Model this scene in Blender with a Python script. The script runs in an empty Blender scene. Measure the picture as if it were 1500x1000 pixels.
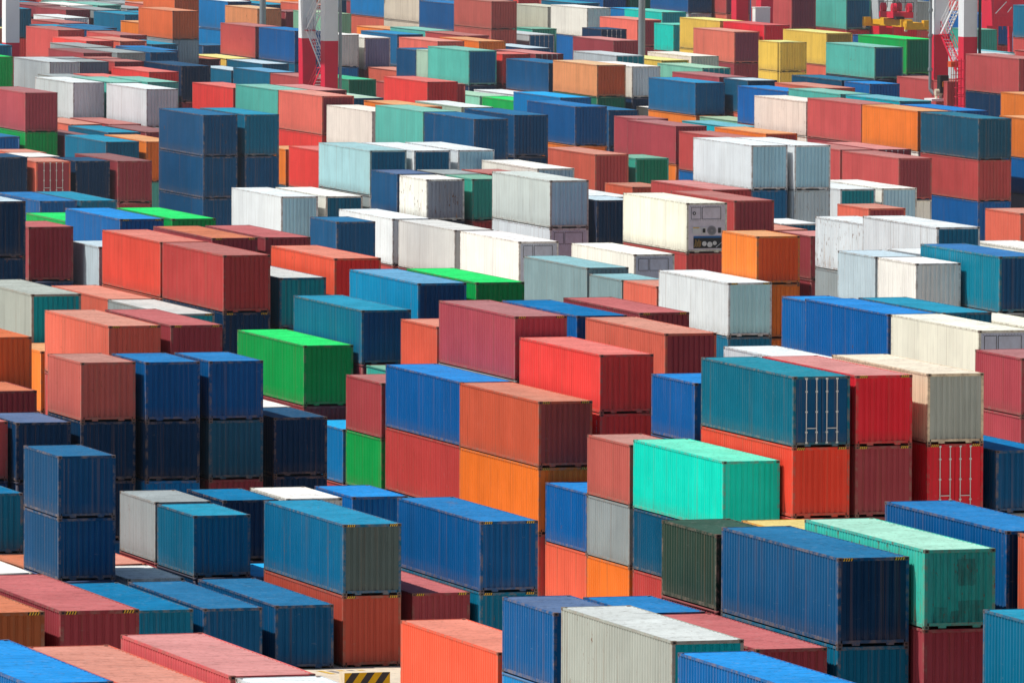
import bpy, math, random
import numpy as np
from mathutils import Vector, Matrix

random.seed(7)
D = bpy.data
SC = bpy.context.scene
COL = SC.collection
R = math.radians
CW = 2.438
LEN = {20: 6.058, 40: 12.192}
HGT = {'S': 2.591, 'C': 2.896}
PI = math.pi

def lin(c):
    c = c / 255.0
    return c / 12.92 if c <= 0.04045 else ((c + 0.055) / 1.055) ** 2.4

# ------------------------------------------------------------------ colours
HAZE=0.00015; SUN=(-0.53, 0.13, 0.84); SKY=0.074; SUNE=4.9; CAMZ=37.3
PAL = {'deepblue': (0, 70, 122), 'tan': (230, 212, 182), 'creamwarm': (242, 234, 212), 'redorange3': (236, 72, 52), 'rustdull': (182, 78, 62), 'navy': (0, 50, 92), 'navyblue': (0, 76, 130), 'blue': (0, 85, 155), 'royal': (0, 102, 185), 'royal2': (0, 95, 178), 'azure': (0, 125, 205), 'azure2': (0, 140, 200), 'petrol': (0, 105, 150), 'petrol2': (0, 98, 132), 'petrol3': (0, 122, 160), 'petrolnavy': (0, 80, 122), 'tealblue': (0, 100, 150), 'slate': (58, 88, 122), 'slateblue': (40, 105, 165), 'slateteal': (22, 82, 118), 'maroon': (150, 62, 70), 'maroonpink': (178, 75, 84), 'brick': (188, 76, 74), 'brick2': (172, 70, 75), 'brickred': (185, 66, 64), 'brickpink': (190, 82, 82), 'salmon': (215, 105, 85), 'salmonbrown': (190, 95, 85), 'salmonpink': (240, 115, 100), 'salmonpink2': (222, 120, 100), 'salmonred': (215, 100, 80), 'rust': (200, 92, 65), 'rustorange': (200, 90, 62), 'redorange': (240, 92, 65), 'redorange2': (225, 100, 75), 'red': (240, 70, 65), 'red2': (222, 82, 66), 'crimson': (215, 40, 55), 'pinkred': (215, 100, 102), 'orange': (255, 126, 48), 'orange2': (255, 118, 42), 'peachorange': (255, 155, 105), 'orangebrown': (225, 110, 60), 'brown': (160, 90, 55), 'mint': (60, 190, 170), 'mint2': (0, 215, 190), 'mint3': (0, 200, 185), 'mintpale': (130, 200, 175), 'turq': (60, 170, 150), 'turqpale': (88, 185, 172), 'green': (0, 165, 78), 'green2': (60, 140, 110), 'darkgreen': (40, 64, 52), 'greendark': (0, 120, 90), 'sage': (130, 185, 155), 'aqua': (0, 175, 205), 'amber': (240, 170, 60), 'yellow': (250, 195, 85), 'beige': (205, 195, 178), 'cream': (236, 234, 222), 'white': (215, 223, 227), 'warmgrey': (165, 172, 165), 'warmwhite': (238, 236, 226), 'palegrey': (198, 208, 204), 'palegrey2': (205, 207, 205), 'palegreygreen': (195, 198, 180), 'palegreen': (170, 200, 180), 'ltgrey': (188, 198, 202), 'ltblue': (185, 205, 215), 'grey': (148, 158, 160), 'greyteal': (125, 152, 158), 'greyaqua': (152, 190, 195), 'pinkwhite': (232, 222, 212), 'slateroof': (95, 120, 160), 'peach': (215, 130, 95), 'pinkroof': (200, 112, 112), 'azureroof': (0, 125, 190), 'azureroof2': (0, 125, 205), 'blueroof': (60, 130, 195), 'skyroof': (110, 175, 215), 'whiteroof': (215, 222, 220), 'mintroof': (175, 232, 210), 'orangeroof': (225, 125, 80), 'shadedpale': (165, 212, 245), 'shadedwhite': (180, 225, 245), 'shadedcream': (178, 215, 238), 'shadedcream2': (208, 225, 242), 'steel': (135, 145, 178), 'teal': (0, 165, 190), 'tealdark': (0, 145, 170), 'darkteal': (80, 95, 95), 'orangered': (250, 92, 42), 'maroonpurple': (130, 62, 82), 'maroonbrown': (160, 70, 62), 'redbrown': (245, 55, 52), 'olive': (150, 130, 60), 'greyrust': (150, 155, 165)}  # bluish tones used on white and cream ends: sky-lit shade put into paint
def alb(name, k):
    r, g, b = PAL[name]
    # photographed (lit) value divided by the light on that wall = paint colour
    if b > 1.25 * r and b > g and r < 60:        # the deep blues lean to cyan
        return (max(.0005, lin(r) / k * .3), min(.8, lin(g) / k * .98), min(.8, lin(b) / k * .84))
    return tuple(min(0.86, max(0.002, lin(v) / k)) for v in (r, g, b))
K_SIDE = 0.93

def paint(name, rust=0.0, f=1.0):
    r, g, b = alb(name, K_SIDE)
    return (r * f, g * f, b * f, rust)

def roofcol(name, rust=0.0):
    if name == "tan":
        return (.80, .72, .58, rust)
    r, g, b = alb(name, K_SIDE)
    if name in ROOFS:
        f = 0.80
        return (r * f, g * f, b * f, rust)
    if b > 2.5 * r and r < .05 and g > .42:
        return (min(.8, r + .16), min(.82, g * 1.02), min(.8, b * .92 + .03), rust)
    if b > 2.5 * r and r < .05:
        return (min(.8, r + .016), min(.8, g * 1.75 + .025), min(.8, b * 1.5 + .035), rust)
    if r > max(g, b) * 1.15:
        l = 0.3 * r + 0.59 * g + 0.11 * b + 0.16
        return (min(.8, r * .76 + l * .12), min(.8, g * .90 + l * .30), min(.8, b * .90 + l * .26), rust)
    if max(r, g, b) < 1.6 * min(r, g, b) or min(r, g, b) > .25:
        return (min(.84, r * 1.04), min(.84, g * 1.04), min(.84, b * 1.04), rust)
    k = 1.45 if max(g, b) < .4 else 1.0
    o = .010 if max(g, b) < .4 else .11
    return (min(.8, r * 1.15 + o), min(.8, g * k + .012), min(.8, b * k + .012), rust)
ROOFS = {'peach', 'pinkroof', 'azureroof', 'azureroof2', 'blueroof', 'skyroof', 'whiteroof', 'mintroof', 'orangeroof', 'slateroof'}

# ------------------------------------------------------------------ materials
def newmat(name):
    m = D.materials.new(name)
    m.use_nodes = True
    nt = m.node_tree
    for n in list(nt.nodes):
        nt.nodes.remove(n)
    out = nt.nodes.new('ShaderNodeOutputMaterial')
    b = nt.nodes.new('ShaderNodeBsdfPrincipled')
    nt.links.new(b.outputs[0], out.inputs[0])
    return m, nt, b

def nd(nt, typ, **kw):
    n = nt.nodes.new(typ)
    for k, v in kw.items():
        if k == 'op':
            n.operation = v
        elif k == 'bt':
            n.blend_type = v
        elif k == 'dt':
            n.data_type = v
        else:
            n.inputs[k].default_value = v
    return n

def mixc(nt, fac, a, b, bt='MIX'):
    n = nt.nodes.new('ShaderNodeMix')
    n.data_type = 'RGBA'
    n.blend_type = bt
    for idx, v in ((0, fac), (6, a), (7, b)):
        if hasattr(v, 'links'):
            nt.links.new(v, n.inputs[idx])
        else:
            n.inputs[idx].default_value = v
    return n.outputs[2]

def maprange(nt, v, a, b, c, d):
    n = nt.nodes.new('ShaderNodeMapRange')
    n.clamp = True
    nt.links.new(v, n.inputs[0])
    for i, x in zip((1, 2, 3, 4), (a, b, c, d)):
        if hasattr(x, 'links'):
            nt.links.new(x, n.inputs[i])
        else:
            n.inputs[i].default_value = x
    return n.outputs[0]

def math_(nt, op, a, b):
    n = nt.nodes.new('ShaderNodeMath')
    n.operation = op
    for i, x in enumerate((a, b)):
        if hasattr(x, 'links'):
            nt.links.new(x, n.inputs[i])
        else:
            n.inputs[i].default_value = x
    return n.outputs[0]

def vscale(nt, vec, off, s):
    a = nt.nodes.new('ShaderNodeVectorMath'); a.operation = 'MULTIPLY_ADD'
    nt.links.new(vec, a.inputs[0])
    a.inputs[1].default_value = s
    nt.links.new(off, a.inputs[2])
    return a.outputs[0]

def noise(nt, vec, scale, detail=3, rough=.55):
    n = nt.nodes.new('ShaderNodeTexNoise')
    n.inputs['Scale'].default_value = scale
    n.inputs['Detail'].default_value = detail
    n.inputs['Roughness'].default_value = rough
    nt.links.new(vec, n.inputs['Vector'])
    return n.outputs[0]

def paint_mat(name, kind='wall', attr=False):
    m, nt, b = newmat(name)
    if attr:
        at = nt.nodes.new('ShaderNodeAttribute'); at.attribute_name = 'tint'
        base, alpha = at.outputs['Color'], None
        geo = nt.nodes.new('ShaderNodeNewGeometry')
        vec = geo.outputs['Position']
        z = nt.nodes.new('ShaderNodeCombineXYZ')
        off = z.outputs[0]
    else:
        oi = nt.nodes.new('ShaderNodeObjectInfo')
        base, alpha = oi.outputs['Color'], oi.outputs['Alpha']
        tc = nt.nodes.new('ShaderNodeTexCoord')
        vec = tc.outputs['Object']
        cx = nt.nodes.new('ShaderNodeCombineXYZ')
        r1 = math_(nt, 'MULTIPLY', oi.outputs['Random'], 91.0)
        r2 = math_(nt, 'MULTIPLY', oi.outputs['Random'], 37.0)
        nt.links.new(r1, cx.inputs[0]); nt.links.new(r2, cx.inputs[1]); nt.links.new(r1, cx.inputs[2])
        off = cx.outputs[0]
    sepc = nt.nodes.new('ShaderNodeSeparateXYZ'); nt.links.new(vec, sepc.inputs[0])
    big = noise(nt, vscale(nt, vec, off, (.45, .45, .7)), 1.0, 4)
    streak = noise(nt, vscale(nt, vec, off, (5.0, 5.0, .35)), 1.0, 3, .6)
    fine = noise(nt, vscale(nt, vec, off, (2.2, 2.2, 1.1)), 1.6, 5, .7)
    # sun-faded patches
    pale = mixc(nt, 1.0, mixc(nt, 1.0, base, (1.38, 1.38, 1.38, 1), 'MULTIPLY'), (.015, .022, .025, 1), 'ADD')
    # every pressed panel took the paint a little differently
    fl = nt.nodes.new('ShaderNodeVectorMath'); fl.operation = 'FLOOR'
    nt.links.new(vscale(nt, vec, off, (.82, .82, 0.0)), fl.inputs[0])
    wn = nt.nodes.new('ShaderNodeTexWhiteNoise'); nt.links.new(fl.outputs[0], wn.inputs[0])
    base = mixc(nt, maprange(nt, wn.outputs[0], .25, 1.0, 0.0, .16), base, mixc(nt, 1.0, base, (.45, .45, .47, 1), 'MULTIPLY'))
    if kind == 'roof':
        f1 = maprange(nt, big, .38, .75, .0, .42)
    else:
        f1 = maprange(nt, big, .42, .75, 0.0, .22)
    c = mixc(nt, f1, base, pale)
    # streaks of dirt
    dark = mixc(nt, 1.0, c, (.60, .58, .56, 1), 'MULTIPLY')
    c = mixc(nt, maprange(nt, streak, .50, .78, 0.0, .75 if kind == 'roof' else .42), c, dark)
    if kind != 'roof':
        if not attr:
            # grime along the foot of the wall
            g = maprange(nt, sepc.outputs[2], .15, .65, .30, 0.0)
            g = math_(nt, 'MULTIPLY', g, maprange(nt, fine, .35, .6, .2, 1.0))
            c = mixc(nt, g, c, (.16, .12, .09, 1))
    else:
        dust = maprange(nt, fine, .55, .70, 0.0, .12)
        c = mixc(nt, dust, c, (.50, .47, .44, 1))
        brown = maprange(nt, noise(nt, vscale(nt, vec, off, (.5, .22, .5)), 1.0, 5, .65), .66, .74, 0.0, .28)
        c = mixc(nt, brown, c, (.26, .15, .09, 1))
    if kind == 'roof':
        # thin stains running across the roof ribs
        ln = noise(nt, vscale(nt, vec, off, (.55, 7.5, 1)), 1.0, 4, .65)
        c = mixc(nt, maprange(nt, ln, .48, .66, 0.0, .34), c, mixc(nt, 1.0, c, (.52, .50, .48, 1), 'MULTIPLY'))
    elif kind == 'wall':
        # runs of rust and dirt that start under the top rail
        rs = noise(nt, vscale(nt, vec, off, (7.5, 7.5, .10)), 1.0, 3, .6)
        c = mixc(nt, maprange(nt, rs, .56, .72, 0.0, .6), c, mixc(nt, .55, c, (.20, .11, .06, 1)))
        if alpha is not None:
            ru = noise(nt, vscale(nt, vec, off, (6.0, 6.0, .55)), 1.0, 4, .62)
            rr = math_(nt, 'MULTIPLY', maprange(nt, ru, .56, .68, 0.0, .8), maprange(nt, alpha, .45, .62, 0.0, 1.0))
            rr = math_(nt, 'MULTIPLY', rr, maprange(nt, sepc.outputs[2], .2, 2.0, 1.0, .15))
            c = mixc(nt, rr, c, (.42, .20, .06, 1))
        # scuffs
        sf = noise(nt, vscale(nt, vec, off, (1.1, 1.1, 3.5)), 1.7, 6, .75)
        c = mixc(nt, maprange(nt, sf, .63, .69, 0.0, .35), c, mixc(nt, .45, c, (.42, .40, .38, 1)))
    # rust blooms
    rn = noise(nt, vscale(nt, vec, off, (3.4, 3.4, 1.1)), 1.5, 7, .72)
    if alpha is not None:
        lo = maprange(nt, alpha, 0.0, 1.0, .72, .50)
    else:
        lo = math_(nt, 'ADD', .71, 0.0)
    hi = math_(nt, 'ADD', lo, .05)
    rf = maprange(nt, rn, lo, hi, 0.0, .85)
    c = mixc(nt, rf, c, (.17, .07, .030, 1))
    if kind == 'frame':
        e = maprange(nt, noise(nt, vscale(nt, vec, off, (2.5, 2.5, 2.5)), 1.3, 5, .7), .44, .62, 0.0, .55)
        c = mixc(nt, e, c, (.27, .19, .145, 1))
    nt.links.new(c, b.inputs['Base Color'])
    b.inputs['Roughness'].default_value = {'roof': .62, 'wall': .5, 'frame': .65}[kind]
    b.inputs['Specular IOR Level'].default_value = {'roof': .14, 'wall': .12, 'frame': .12}[kind]
    return m

def flat_mat(name, col, rough=.6, metal=0.0, var=.25, sc=3.0):
    m, nt, b = newmat(name)
    tc = nt.nodes.new('ShaderNodeTexCoord')
    z = nt.nodes.new('ShaderNodeCombineXYZ')
    n = noise(nt, vscale(nt, tc.outputs['Object'], z.outputs[0], (1, 1, .6)), sc, 5, .65)
    c = mixc(nt, maprange(nt, n, .42, .68, 0, var), (*col, 1), (col[0] * .45 + .03, col[1] * .42 + .02, col[2] * .4 + .015, 1))
    nt.links.new(c, b.inputs['Base Color'])
    b.inputs['Roughness'].default_value = rough
    b.inputs['Metallic'].default_value = metal
    b.inputs['Specular IOR Level'].default_value = .25
    return m

M = {}
M['wall'] = paint_mat('container_paint', 'wall')
M['roof'] = paint_mat('container_roof_paint', 'roof')
M['frame'] = paint_mat('container_frame_paint', 'frame')
M['awall'] = paint_mat('stacked_paint', 'wall', True)
M['aroof'] = paint_mat('stacked_roof_paint', 'roof', True)
M['steel'] = flat_mat('galvanised_steel', (.68, .69, .68), .5)
M['dark'] = flat_mat('dark_underside', (.022, .020, .019), .8)
M['black'] = flat_mat('black_paint', (.025, .024, .026), .6)
M['hazard'] = flat_mat('yellow_paint', (.75, .45, .04), .55, 0, .3)
M['lilac'] = flat_mat('reefer_panel', (.74, .68, .74), .5, 0, .3)
M['panelblue'] = flat_mat('reefer_panel_grey', (.56, .62, .74), .5, 0, .3)
M['mid'] = flat_mat('mid_grey', (.30, .29, .30), .6)
M['fan'] = flat_mat('fan_grille', (.20, .20, .22), .6)
M['machblue'] = flat_mat('machine_blue', (.02, .13, .35), .5)
M['copper'] = flat_mat('pipe_ochre', (.45, .28, .08), .5)

# ------------------------------------------------------------------ geometry store
class G:
    """vertices and faces of one mesh, face materials as indices"""
    def __init__(s):
        s.v = []; s.f = []; s.m = []
    def box(s, x0, x1, y0, y1, z0, z1, mi=0, skip=''):
        i = len(s.v)
        s.v += [(x0, y0, z0), (x1, y0, z0), (x1, y1, z0), (x0, y1, z0), (x0, y0, z1), (x1, y0, z1), (x1, y1, z1), (x0, y1, z1)]
        for k, q in (('b', (3, 2, 1, 0)), ('t', (4, 5, 6, 7)), ('f', (0, 1, 5, 4)), ('r', (1, 2, 6, 5)), ('k', (2, 3, 7, 6)), ('l', (3, 0, 4, 7))):
            if k not in skip:
                s.f.append(tuple(i + a for a in q)); s.m.append(mi)
        return s
    def quad(s, a, b, c, d, mi=0):
        i = len(s.v); s.v += [a, b, c, d]; s.f.append((i, i + 1, i + 2, i + 3)); s.m.append(mi)
        return s
    def strip(s, pts, z0, z1, mi=0):
        """vertical sheet through the plan points, faces to the right of travel"""
        i = len(s.v)
        for (x, y) in pts:
            s.v += [(x, y, z0), (x, y, z1)]
        for k in range(len(pts) - 1):
            a = i + 2 * k
            s.f.append((a, a + 2, a + 3, a + 1)); s.m.append(mi)
        return s
    def tube(s, p, q, r0, r1=None, n=8, mi=0, cap=True):
        r1 = r0 if r1 is None else r1
        p = Vector(p); q = Vector(q); d = (q - p).normalized()
        a = d.orthogonal().normalized(); c = d.cross(a)
        i = len(s.v)
        for k in range(n):
            t = 2 * PI * k / n
            o = a * math.cos(t) + c * math.sin(t)
            s.v += [tuple(p + o * r0), tuple(q + o * r1)]
        for k in range(n):
            j = (k + 1) % n
            s.f.append((i + 2 * k, i + 2 * j, i + 2 * j + 1, i + 2 * k + 1)); s.m.append(mi)
        if cap:
            s.f.append(tuple(i + 2 * k for k in range(n))[::-1]); s.m.append(mi)
            s.f.append(tuple(i + 2 * k + 1 for k in range(n))); s.m.append(mi)
        return s
    def beam(s, p, q, w, h, mi=0):
        """rectangular bar from p to q"""
        p = Vector(p); q = Vector(q); d = (q - p).normalized()
        up = Vector((0, 0, 1)) if abs(d.z) < .95 else Vector((0, 1, 0))
        a = d.cross(up).normalized(); c = a.cross(d).normalized()
        i = len(s.v)
        for e in (p, q):
            for (x, y) in ((-1, -1), (1, -1), (1, 1), (-1, 1)):
                s.v.append(tuple(e + a * (x * w / 2) + c * (y * h / 2)))
        for k in range(4):
            j = (k + 1) % 4
            s.f.append((i + k, i + j, i + 4 + j, i + 4 + k)); s.m.append(mi)
        s.f.append((i + 3, i + 2, i + 1, i)); s.m.append(mi)
        s.f.append((i + 4, i + 5, i + 6, i + 7)); s.m.append(mi)
        return s
    def mesh(s, name, mats):
        me = D.meshes.new(name)
        me.from_pydata(s.v, [], s.f)
        for m in mats:
            me.materials.append(m)
        me.polygons.foreach_set('material_index', s.m)
        me.update()
        return me

def wave(a0, a1, pitch, flat_o, slope, outer, inner):
    """trapezoid profile along one axis: list of (along, depth)"""
    n = int((a1 - a0 - flat_o) // pitch)
    start = a0 + ((a1 - a0) - n * pitch - flat_o) / 2
    pts = [(a0, outer), (start + flat_o, outer)]
    fi = pitch - flat_o - 2 * slope
    for k in range(n):
        p = start + k * pitch + flat_o
        pts += [(p + slope, inner), (p + slope + fi, inner), (p + 2 * slope + fi, outer)]
        if k < n - 1:
            pts.append((p + 2 * slope + fi + flat_o, outer))
    pts.append((a1, outer))
    return pts

# ---- the parts of a container; every part's origin is the base centre of the container
def g_side(L, H, s, smooth=False):
    g = G(); hl = L / 2 - .13; w = CW / 2
    if smooth:
        pts = [(-hl, w - .012), (hl, w - .012)]
    else:
        pts = wave(-hl, hl, .278, .072, .068, w - .012, w - .048)
    p2 = [(s * o, y) for (y, o) in pts]
    if s < 0:
        p2 = p2[::-1]
    g.strip(p2, .17, H - .075)
    if smooth:
        for y in (-hl + 1.15, hl - .55):
            g.box(s * (w - .010) - .003, s * (w - .010) + .003, y - .02, y + .02, .17, H - .075)
    return g

def g_end(L, H, e):
    """corrugated end wall; e=-1 is the end that faces the crane road"""
    g = G(); hw = CW / 2 - .11
    pts = wave(-hw, hw, .245, .110, .035, L / 2 - .02, L / 2 - .062)
    p2 = [(x, e * o) for (x, o) in pts]
    if e > 0:
        p2 = p2[::-1]
    g.strip(p2, .20, H - .10)
    return g

def g_leaf(L, H, e, side):
    g = G(); a, b = (.012, CW / 2 - .115) if side > 0 else (-CW / 2 + .115, -.012)
    y = e * (L / 2 - .03)
    g.box(a, b, min(y, y + e * -.05), max(y, y + e * -.05), .20, H - .12)
    yo = e * (L / 2 - .022)
    n = 5
    for k in range(n):
        z = .45 + k * (H - .95) / (n - 1)
        g.box(a + .07, b - .07, min(y, yo), max(y, yo), z - .05, z + .05)
    return g

def g_rod(L, H, e, x):
    g = G(); y = e * (L / 2 + .012)
    g.tube((x, y, .16), (x, y, H - .07), .021, n=6)
    for z in (.19, .62, H * .5, H - .62, H - .10):
        g.box(x - .045, x + .045, y - .03, y + .03, z - .035, z + .035)
    return g

def g_handle(L, H, e, x, s):
    g = G(); y = e * (L / 2 + .035)
    g.beam((x, y, .78), (x + s * .42, y, .78), .035, .035)
    return g

def g_roof(L, H):
    g = G(); hw = CW / 2 - .045; hl = L / 2 - .06
    n = int(2 * hl / .42); st = 2 * hl / n
    z = H - .012
    i0 = 0
    for k in range(n):
        y = -hl + k * st
        for (yy, zz) in ((y, z), (y + st * .32, z), (y + st * .42, z - .020), (y + st * .90, z - .020)):
            g.v += [(-hw, yy, zz), (hw, yy, zz)]
    g.v += [(-hw, hl, z), (hw, hl, z)]
    for k in range(len(g.v) // 2 - 1):
        a = 2 * k
        g.f.append((a, a + 1, a + 3, a + 2)); g.m.append(0)
    return g

def g_frame(L, H, cast=False):
    g = G(); w = CW / 2; l = L / 2
    for sx in (-1, 1):
        for sy in (-1, 1):           # corner posts, a step back from the castings
            x0, x1 = sorted((sx * (w - .004), sx * (w - .11)))
            y0, y1 = sorted((sy * (l - .004), sy * (l - .15)))
            g.box(x0, x1, y0, y1, .118, H - .118)
        x0, x1 = sorted((sx * (w - .003), sx * (w - .06)))
        g.box(x0, x1, -l + .178, l - .178, H - .085, H - .006)
        x0, x1 = sorted((sx * (w - .006), sx * (w - .05)))
        g.box(x0, x1, -l + .178, l - .178, .055, .17)
    for sy in (-1, 1):
        y0, y1 = sorted((sy * (l - .003), sy * (l - .07)))
        g.box(-w + .162, w - .162, y0, y1, H - .115, H - .006)
        g.box(-w + .162, w - .162, y0, y1, .105, .205)
        for (a, b) in ((-.72, -.46), (.46, .72)):
            g.box(a, b, y0, y1, .035, .105)
    return g

def g_cast(L, H, sx, sy, top):
    g = G(); w = CW / 2; l = L / 2
    x0, x1 = sorted((sx * (w + .002), sx * (w - .162)))
    y0, y1 = sorted((sy * (l + .002), sy * (l - .178)))
    z0, z1 = (H - .118, H) if top else (0, .118)
    g.box(x0, x1, y0, y1, z0, z1)
    # the dark oval holes in the two outer faces
    zc = (z0 + z1) / 2; yc = (y0 + y1) / 2; xc = (x0 + x1) / 2
    xo = sx * (w + .0035); yo = sy * (l + .0035)
    g.quad((xo, yc - .04, zc - .03), (xo, yc + .04, zc - .03), (xo, yc + .04, zc + .03), (xo, yc - .04, zc + .03), 1)
    g.quad((xc - .04, yo, zc - .03), (xc + .04, yo, zc - .03), (xc + .04, yo, zc + .03), (xc - .04, yo, zc + .03), 1)
    return g

def g_base(L, H):
    g = G(); w = CW / 2; l = L / 2
    g.box(-w + .07, w - .07, -l + .25, l - .25, .06, .15)
    g.box(-w + .06, w - .06, -l + .09, -l + .24, .12, .19)
    return g

def g_marks(L, H, sx):
    """slanted yellow and black bars at both ends of the top header and rails"""
    g = G(); w = CW / 2; l = L / 2
    if True:
        for k in range(4):
            x = sx * (w - .20 - k * .085)
            y = -l - .0005
            g.quad((x - .03, y, H - .108), (x + .012, y, H - .108), (x + .052, y, H - .012), (x + .010, y, H - .012), 0)
            z = H - .0035
            g.quad((x - .03, -l + .005, z), (x + .012, -l + .005, z), (x + .052, -l + .066, z), (x + .010, -l + .066, z), 0)
        g.quad((sx * (w - .34) - .18, -l + .0015, H - .105), (sx * (w - .34) + .18, -l + .0015, H - .105),
               (sx * (w - .34) + .18, -l + .0015, H - .014), (sx * (w - .34) - .18, -l + .0015, H - .014), 1)
    return g

CACHE = {}
def mesh_of(kind, L, H, *a):
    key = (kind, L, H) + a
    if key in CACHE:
        return CACHE[key]
    l, h = LEN[L], HGT[H]
    if kind == 'side': me = g_side(l, h, *a).mesh('side_wall', [M['wall']])
    elif kind == 'end': me = g_end(l, h, *a).mesh('end_wall', [M['wall']])
    elif kind == 'leaf': me = g_leaf(l, h, *a).mesh('door_leaf', [M['wall']])
    elif kind == 'rod': me = g_rod(l, h, *a).mesh('lock_rod', [M['steel']])
    elif kind == 'handle': me = g_handle(l, h, *a).mesh('handle', [M['steel']])
    elif kind == 'roof': me = g_roof(l, h).mesh('roof', [M['roof']])
    elif kind == 'frame': me = g_frame(l, h).mesh('frame', [M['frame']])
    elif kind == 'cast': me = g_cast(l, h, *a).mesh('corner_casting', [M['frame'], M['black']])
    elif kind == 'allcast':
        g = g_frame(l, h)
        for sx in (-1, 1):
            for sy in (-1, 1):
                for t in (0, 1):
                    q = g_cast(l, h, sx, sy, t); o = len(g.v)
                    g.v += q.v; g.f += [tuple(o + i for i in f) for f in q.f]; g.m += q.m
        me = g.mesh('frame', [M['frame'], M['black']])
    elif kind == 'base': me = g_base(l, h).mesh('underframe', [M['dark']])
    elif kind == 'marks': me = g_marks(l, h, *a).mesh('height_marking', [M['hazard'], M['black']])
    CACHE[key] = me
    return me

def link(name, me, parent=None, color=None):
    o = D.objects.new(name, me)
    COL.objects.link(o)
    if parent is not None:
        o.parent = parent
    if color is not None:
        o.color = color
    return o

def reefer_end(root, L, H, full):
    """the machinery end of a refrigerated container"""
    l, h = LEN[L], HGT[H]; y = -l / 2
    w = CW / 2
    p = G(); p.box(-w + .11, w - .11, y + .02, y + .09, .20, h - .115)
    me = p.mesh('machinery_panel', [M['lilac'] if full else M['panelblue']])
    pan = link('machinery_panel', me, root)
    g = G()
    for (a, b, c, d) in ((-.95, -.35, h - .95, h - .25), (-.28, .85, h - .95, h - .25)):
        for (x0, x1, z0, z1) in ((a, b, c, c + .02), (a, b, d - .02, d), (a, a + .02, c, d), (b - .02, b, c, d)):
            g.box(x0, x1, y + .005, y + .0195, z0, z1)
    for k in range(14):
        x = -.98 + k * .15
        for z in (h - .2, h - 1.02):
            g.box(x - .012, x + .012, y + .004, y + .0195, z - .012, z + .012)
    link('panel_seam', g.mesh('panel_seam', [M['black']]), pan)
    if not full:
        return
    g = G(); g.box(-.80, .93, y + .006, y + .019, .28, .95)
    link('compressor_bay', g.mesh('compressor_bay', [M['black']]), pan)
    g = G(); g.box(-.80, .93, y - .002, y + .005, .88, .99)
    link('blue_cover', g.mesh('blue_cover', [M['machblue']]), pan)
    g = G()
    for k in range(6):
        g.tube((-.75 + k * .07, y + .002, .34 + .05 * (k % 2)), (-.66 + k * .06, y + .002, .80 - .06 * (k % 3)), .018, n=6)
    link('pipework', g.mesh('pipework', [M['copper']]), pan)
    g = G()
    for (x, z, r) in ((-.15, .55, .14), (.18, .50, .16), (.48, .58, .12)):
        g.tube((x, y - .01, z), (x, y + .006, z), r, n=14)
    g.beam((.55, y, .33), (.90, y, .62), .04, .03)
    link('compressor', g.mesh('compressor', [M['steel']]), pan)
    g = G(); g.tube((.30, y - .008, 1.30), (.30, y + .018, 1.30), .27, n=24)
    g.tube((.30, y - .016, 1.30), (.30, y - .0085, 1.30), .20, n=24, mi=1)
    g.tube((.30, y - .022, 1.30), (.30, y - .0165, 1.30), .06, n=12)
    link('condenser_fan', g.mesh('condenser_fan', [M['mid'], M['fan']]), pan)
    g = G(); g.box(-.88, -.36, y - .01, y + .019, 1.12, 1.52); g.box(-.30, -.05, y - .012, y + .019, 1.10, 1.50)
    g.box(-.84, -.46, y - .013, y - .0105, 1.44, 1.50, 1); g.box(-.26, -.09, y - .016, y - .013, 1.18, 1.42, 2)
    g.box(.68, .86, y - .010, y + .019, 1.16, 1.46, 2)
    link('controller_box', g.mesh('controller_box', [M['steel'], M['hazard'], M['black']]), pan)
    g = G(); g.tube((-.76, y + .004, h - .60), (-.76, y + .019, h - .60), .10, n=16)
    g.tube((-.76, y - .002, h - .60), (-.76, y + .0035, h - .60), .05, n=12, mi=1)
    link('vent_dial', g.mesh('vent_dial', [M['black'], M['lilac']]), pan)

def root_children(root, name):
    return [o for o in COL.objects if o.parent is root and o.name.startswith(name)]

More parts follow.
